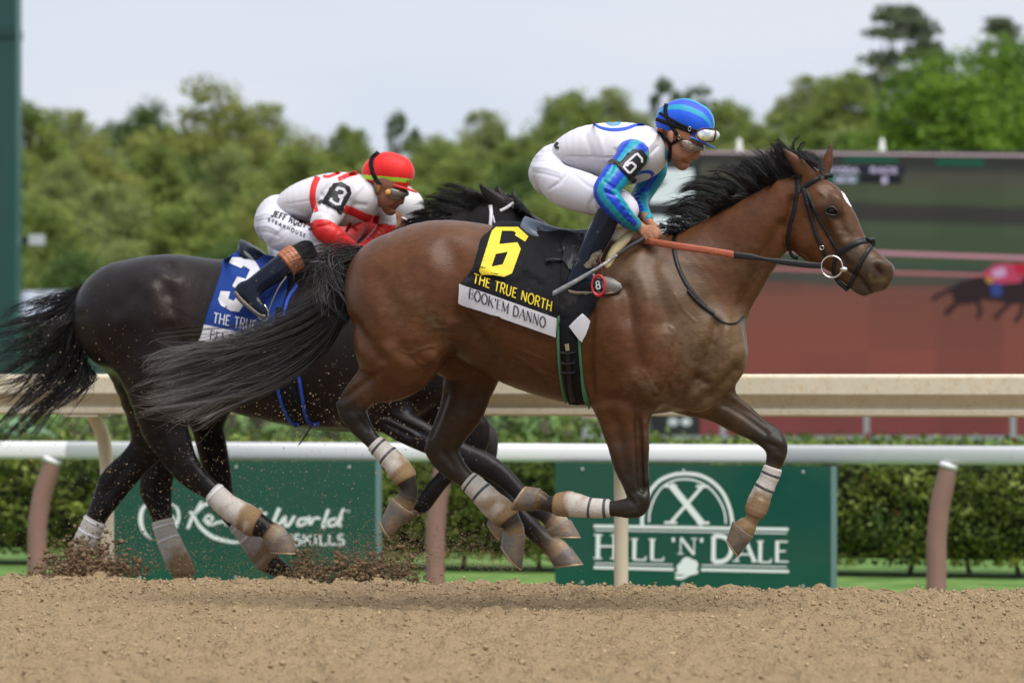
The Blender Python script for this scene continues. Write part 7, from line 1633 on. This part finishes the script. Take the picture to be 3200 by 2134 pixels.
mkobj('girth_end', *strap3(px('L3', [(1290, 1310, 12, -.16), (1255, 1370, 12, -.17), (1215, 1430, 9, -.18), (1190, 1460, 4, -.18)]), dJ, .005), leather, t3)
st3 = empty('stirrup', W(*px('L2', [(510, 1270)])[0], dJ, -.27), 'steel stirrup under the boot of the red capped rider', 'stirrup')
mkobj('iron', *ring(W(*px('L2', [(520, 1268)])[0], dJ, -.36), .040, .004, TV * .5 + ZV * .5, ZV * .9 - TV * .6, 26, 8), steel, st3)
mkobj('stirrup_leather', *strap3(px('L2', [(560, 1290, 7, -.38), (600, 1180, 7, -.37), (650, 1080, 7, -.35), (700, 1010, 7, -.33)]), dJ, .004), mat('worn_strap', (.2, .17, .13), rough=.6), st3)
# bridle of the dark horse: hood and white straps
hd = empty('racing_hood', to_world(np.array([.1, 0, 1.5]), dJ), 'black cloth racing hood with white straps on the number 3 horse', 'hood')
mkobj('hood', *patch(KS, px('L8', [(850, 560), (900, 600), (1000, 580), (1070, 500), (1060, 430), (980, 385), (1000, 372), (1150, 450), (1260, 590), (1370, 720), (1500, 900), (1200, 900), (900, 760), (830, 700)]), .006, 10), blackcloth, hd)
wst = mat('white_strap', (.6, .6, .64), rough=.6)
for pts, wd in [([(812, 490), (820, 600), (812, 730)], 36), ([(840, 610), (860, 690)], 16), ([(920, 556), (980, 525), (1065, 468)], 34)]:
    mkobj('strap', *ribbon(KS, px('L8', pts), wd / 3.484, .009, step=5), wst, hd)

# ---- third rider, mostly hidden --------------------------------------------------
p0 = person_at(d3, -.65, 'jockey in white cap and dark red top, mostly hidden behind the red capped rider')
(x_v, x_f, *_), (y_v, y_f), corex, cx_ = lower_rider(d3, 42, 78, None, .007, p0, bre)
mkobj('jersey', to_world(x_v, d3), x_f, mat('dark_red_silk', (.30, .012, .014), rough=.55, sheen=.2), p0)
mkobj('breeches', to_world(y_v, d3), y_f, bre, p0)
cw = px('L2', [(1545, 455)])[0]; Mx = rot_map((1150, 570), cw, 639.7 / 4661, 6)
hx3, mx3, ex3 = head_chains(Mx, d3)
z_v, z_f = sdf_mesh(hx3 + corex, d3, .008, smooth=1); zw = to_world(z_v, d3)
mkobj('body', zw, z_f, skin, p0, col=skin_cols(z_v, world_to_px(zw), Mx, np.array((.36, .18, .11))))
def colsx(phi, fwd, hgt): return np.tile(np.array((.57, .56, .57)), (len(phi), 1))
helx, HSx = rider_headgear(Mx, d3, p0, colsx, None, (zw, z_f), ('white', (.6, .6, .6)))
boot(d3, 'L2', shin3[2:], foot3, p0, patent, None, -1, du=42, dv=78)
# ================================================================== dirt thrown up by the hooves
def spray(D0, items, seed):
    r = np.random.default_rng(seed); P, S = [], []
    for (cx, cy, sx, sy, n, s0, s1, wc, ws) in items:
        for _ in range(n):
            u = (cx + sx * r.normal()) / .7347; v = (cy + sy * (abs(r.normal()) * -1 if sy < 0 else r.normal())) / .7347
            if sy < 0: v = (cy - abs(sy) * abs(r.normal())) / .7347
            p = W(u, v, D0, wc + ws * r.normal())
            if p[2] < -.03: continue
            P.append(p); S.append(s0 + (s1 - s0) * r.random() ** 3)
    return clods(np.array(P), np.array(S), seed)
clump_m = mat('flying_dirt', (.17, .118, .072), rough=.95, spec=.05, noise=.35, nscale=25)
speck_m = mat('flying_specks', (.36, .25, .15), rough=.9, spec=.05)
dustm = mat('fine_spray', (.26, .185, .115), rough=.95, spec=.05)
def stuff(name, vf, m, label): mkobj(name, vf[0], vf[1], m, smooth=False, kind='stuff', label=label, cat='dirt')
stuff('dirt_burst', spray(D_BLU, [(190, 1328, 50, -36, 1500, .003, .016, -.1, .12), (250, 1322, 45, -26, 900, .003, .013, 0, .12), (200, 1265, 45, 34, 220, .003, .014, -.1, .1), (130, 1325, 40, -10, 250, .003, .008, -.1, .1)], 1), clump_m, 'burst of dark dirt clods at the rearmost hoof on the left')
stuff('dirt_burst', spray(D_BLU, [(702, 1338, 20, -38, 1000, .003, .011, 0, .1), (690, 1310, 20, 14, 200, .003, .010, 0, .1)], 2), clump_m, 'small dark burst of dirt in front of the planted hoof')
stuff('dirt_burst', spray(D_BLU, [(850, 1345, 52, -36, 2400, .003, .014, 0, .12), (830, 1325, 60, -18, 500, .003, .010, 0, .1), (890, 1290, 50, 26, 300, .003, .008, 0, .1)], 3), clump_m, 'long dark burst of dirt low down below the bay hind hooves')
stuff('dirt_spray', spray(D_BLU, [(960, 1300, 110, -60, 3600, .0014, .0035, .0, .2), (790, 1290, 70, -55, 1500, .0014, .0035, 0, .15), (1150, 1310, 60, -40, 1100, .0012, .003, 0, .15), (330, 1310, 130, -70, 1800, .0015, .004, 0, .2), (590, 1325, 120, -28, 1300, .0014, .0035, 0, .15)], 4), dustm, 'fine brown spray of dirt hanging above the track')
stuff('dirt_specks', spray(D_BLU, [(430, 1170, 190, 90, 1500, .0011, .0032, -.35, .08), (560, 920, 220, 110, 500, .001, .0026, -.40, .08), (280, 880, 160, 140, 200, .0011, .003, -.42, .08), (700, 1020, 120, 90, 500, .0014, .0035, -.4, .06), (930, 1000, 100, 80, 300, .0014, .0035, -.4, .06), (80, 1000, 70, 160, 140, .0015, .004, -.35, .1)], 5), speck_m, 'tan specks of dirt flying past the dark horse')
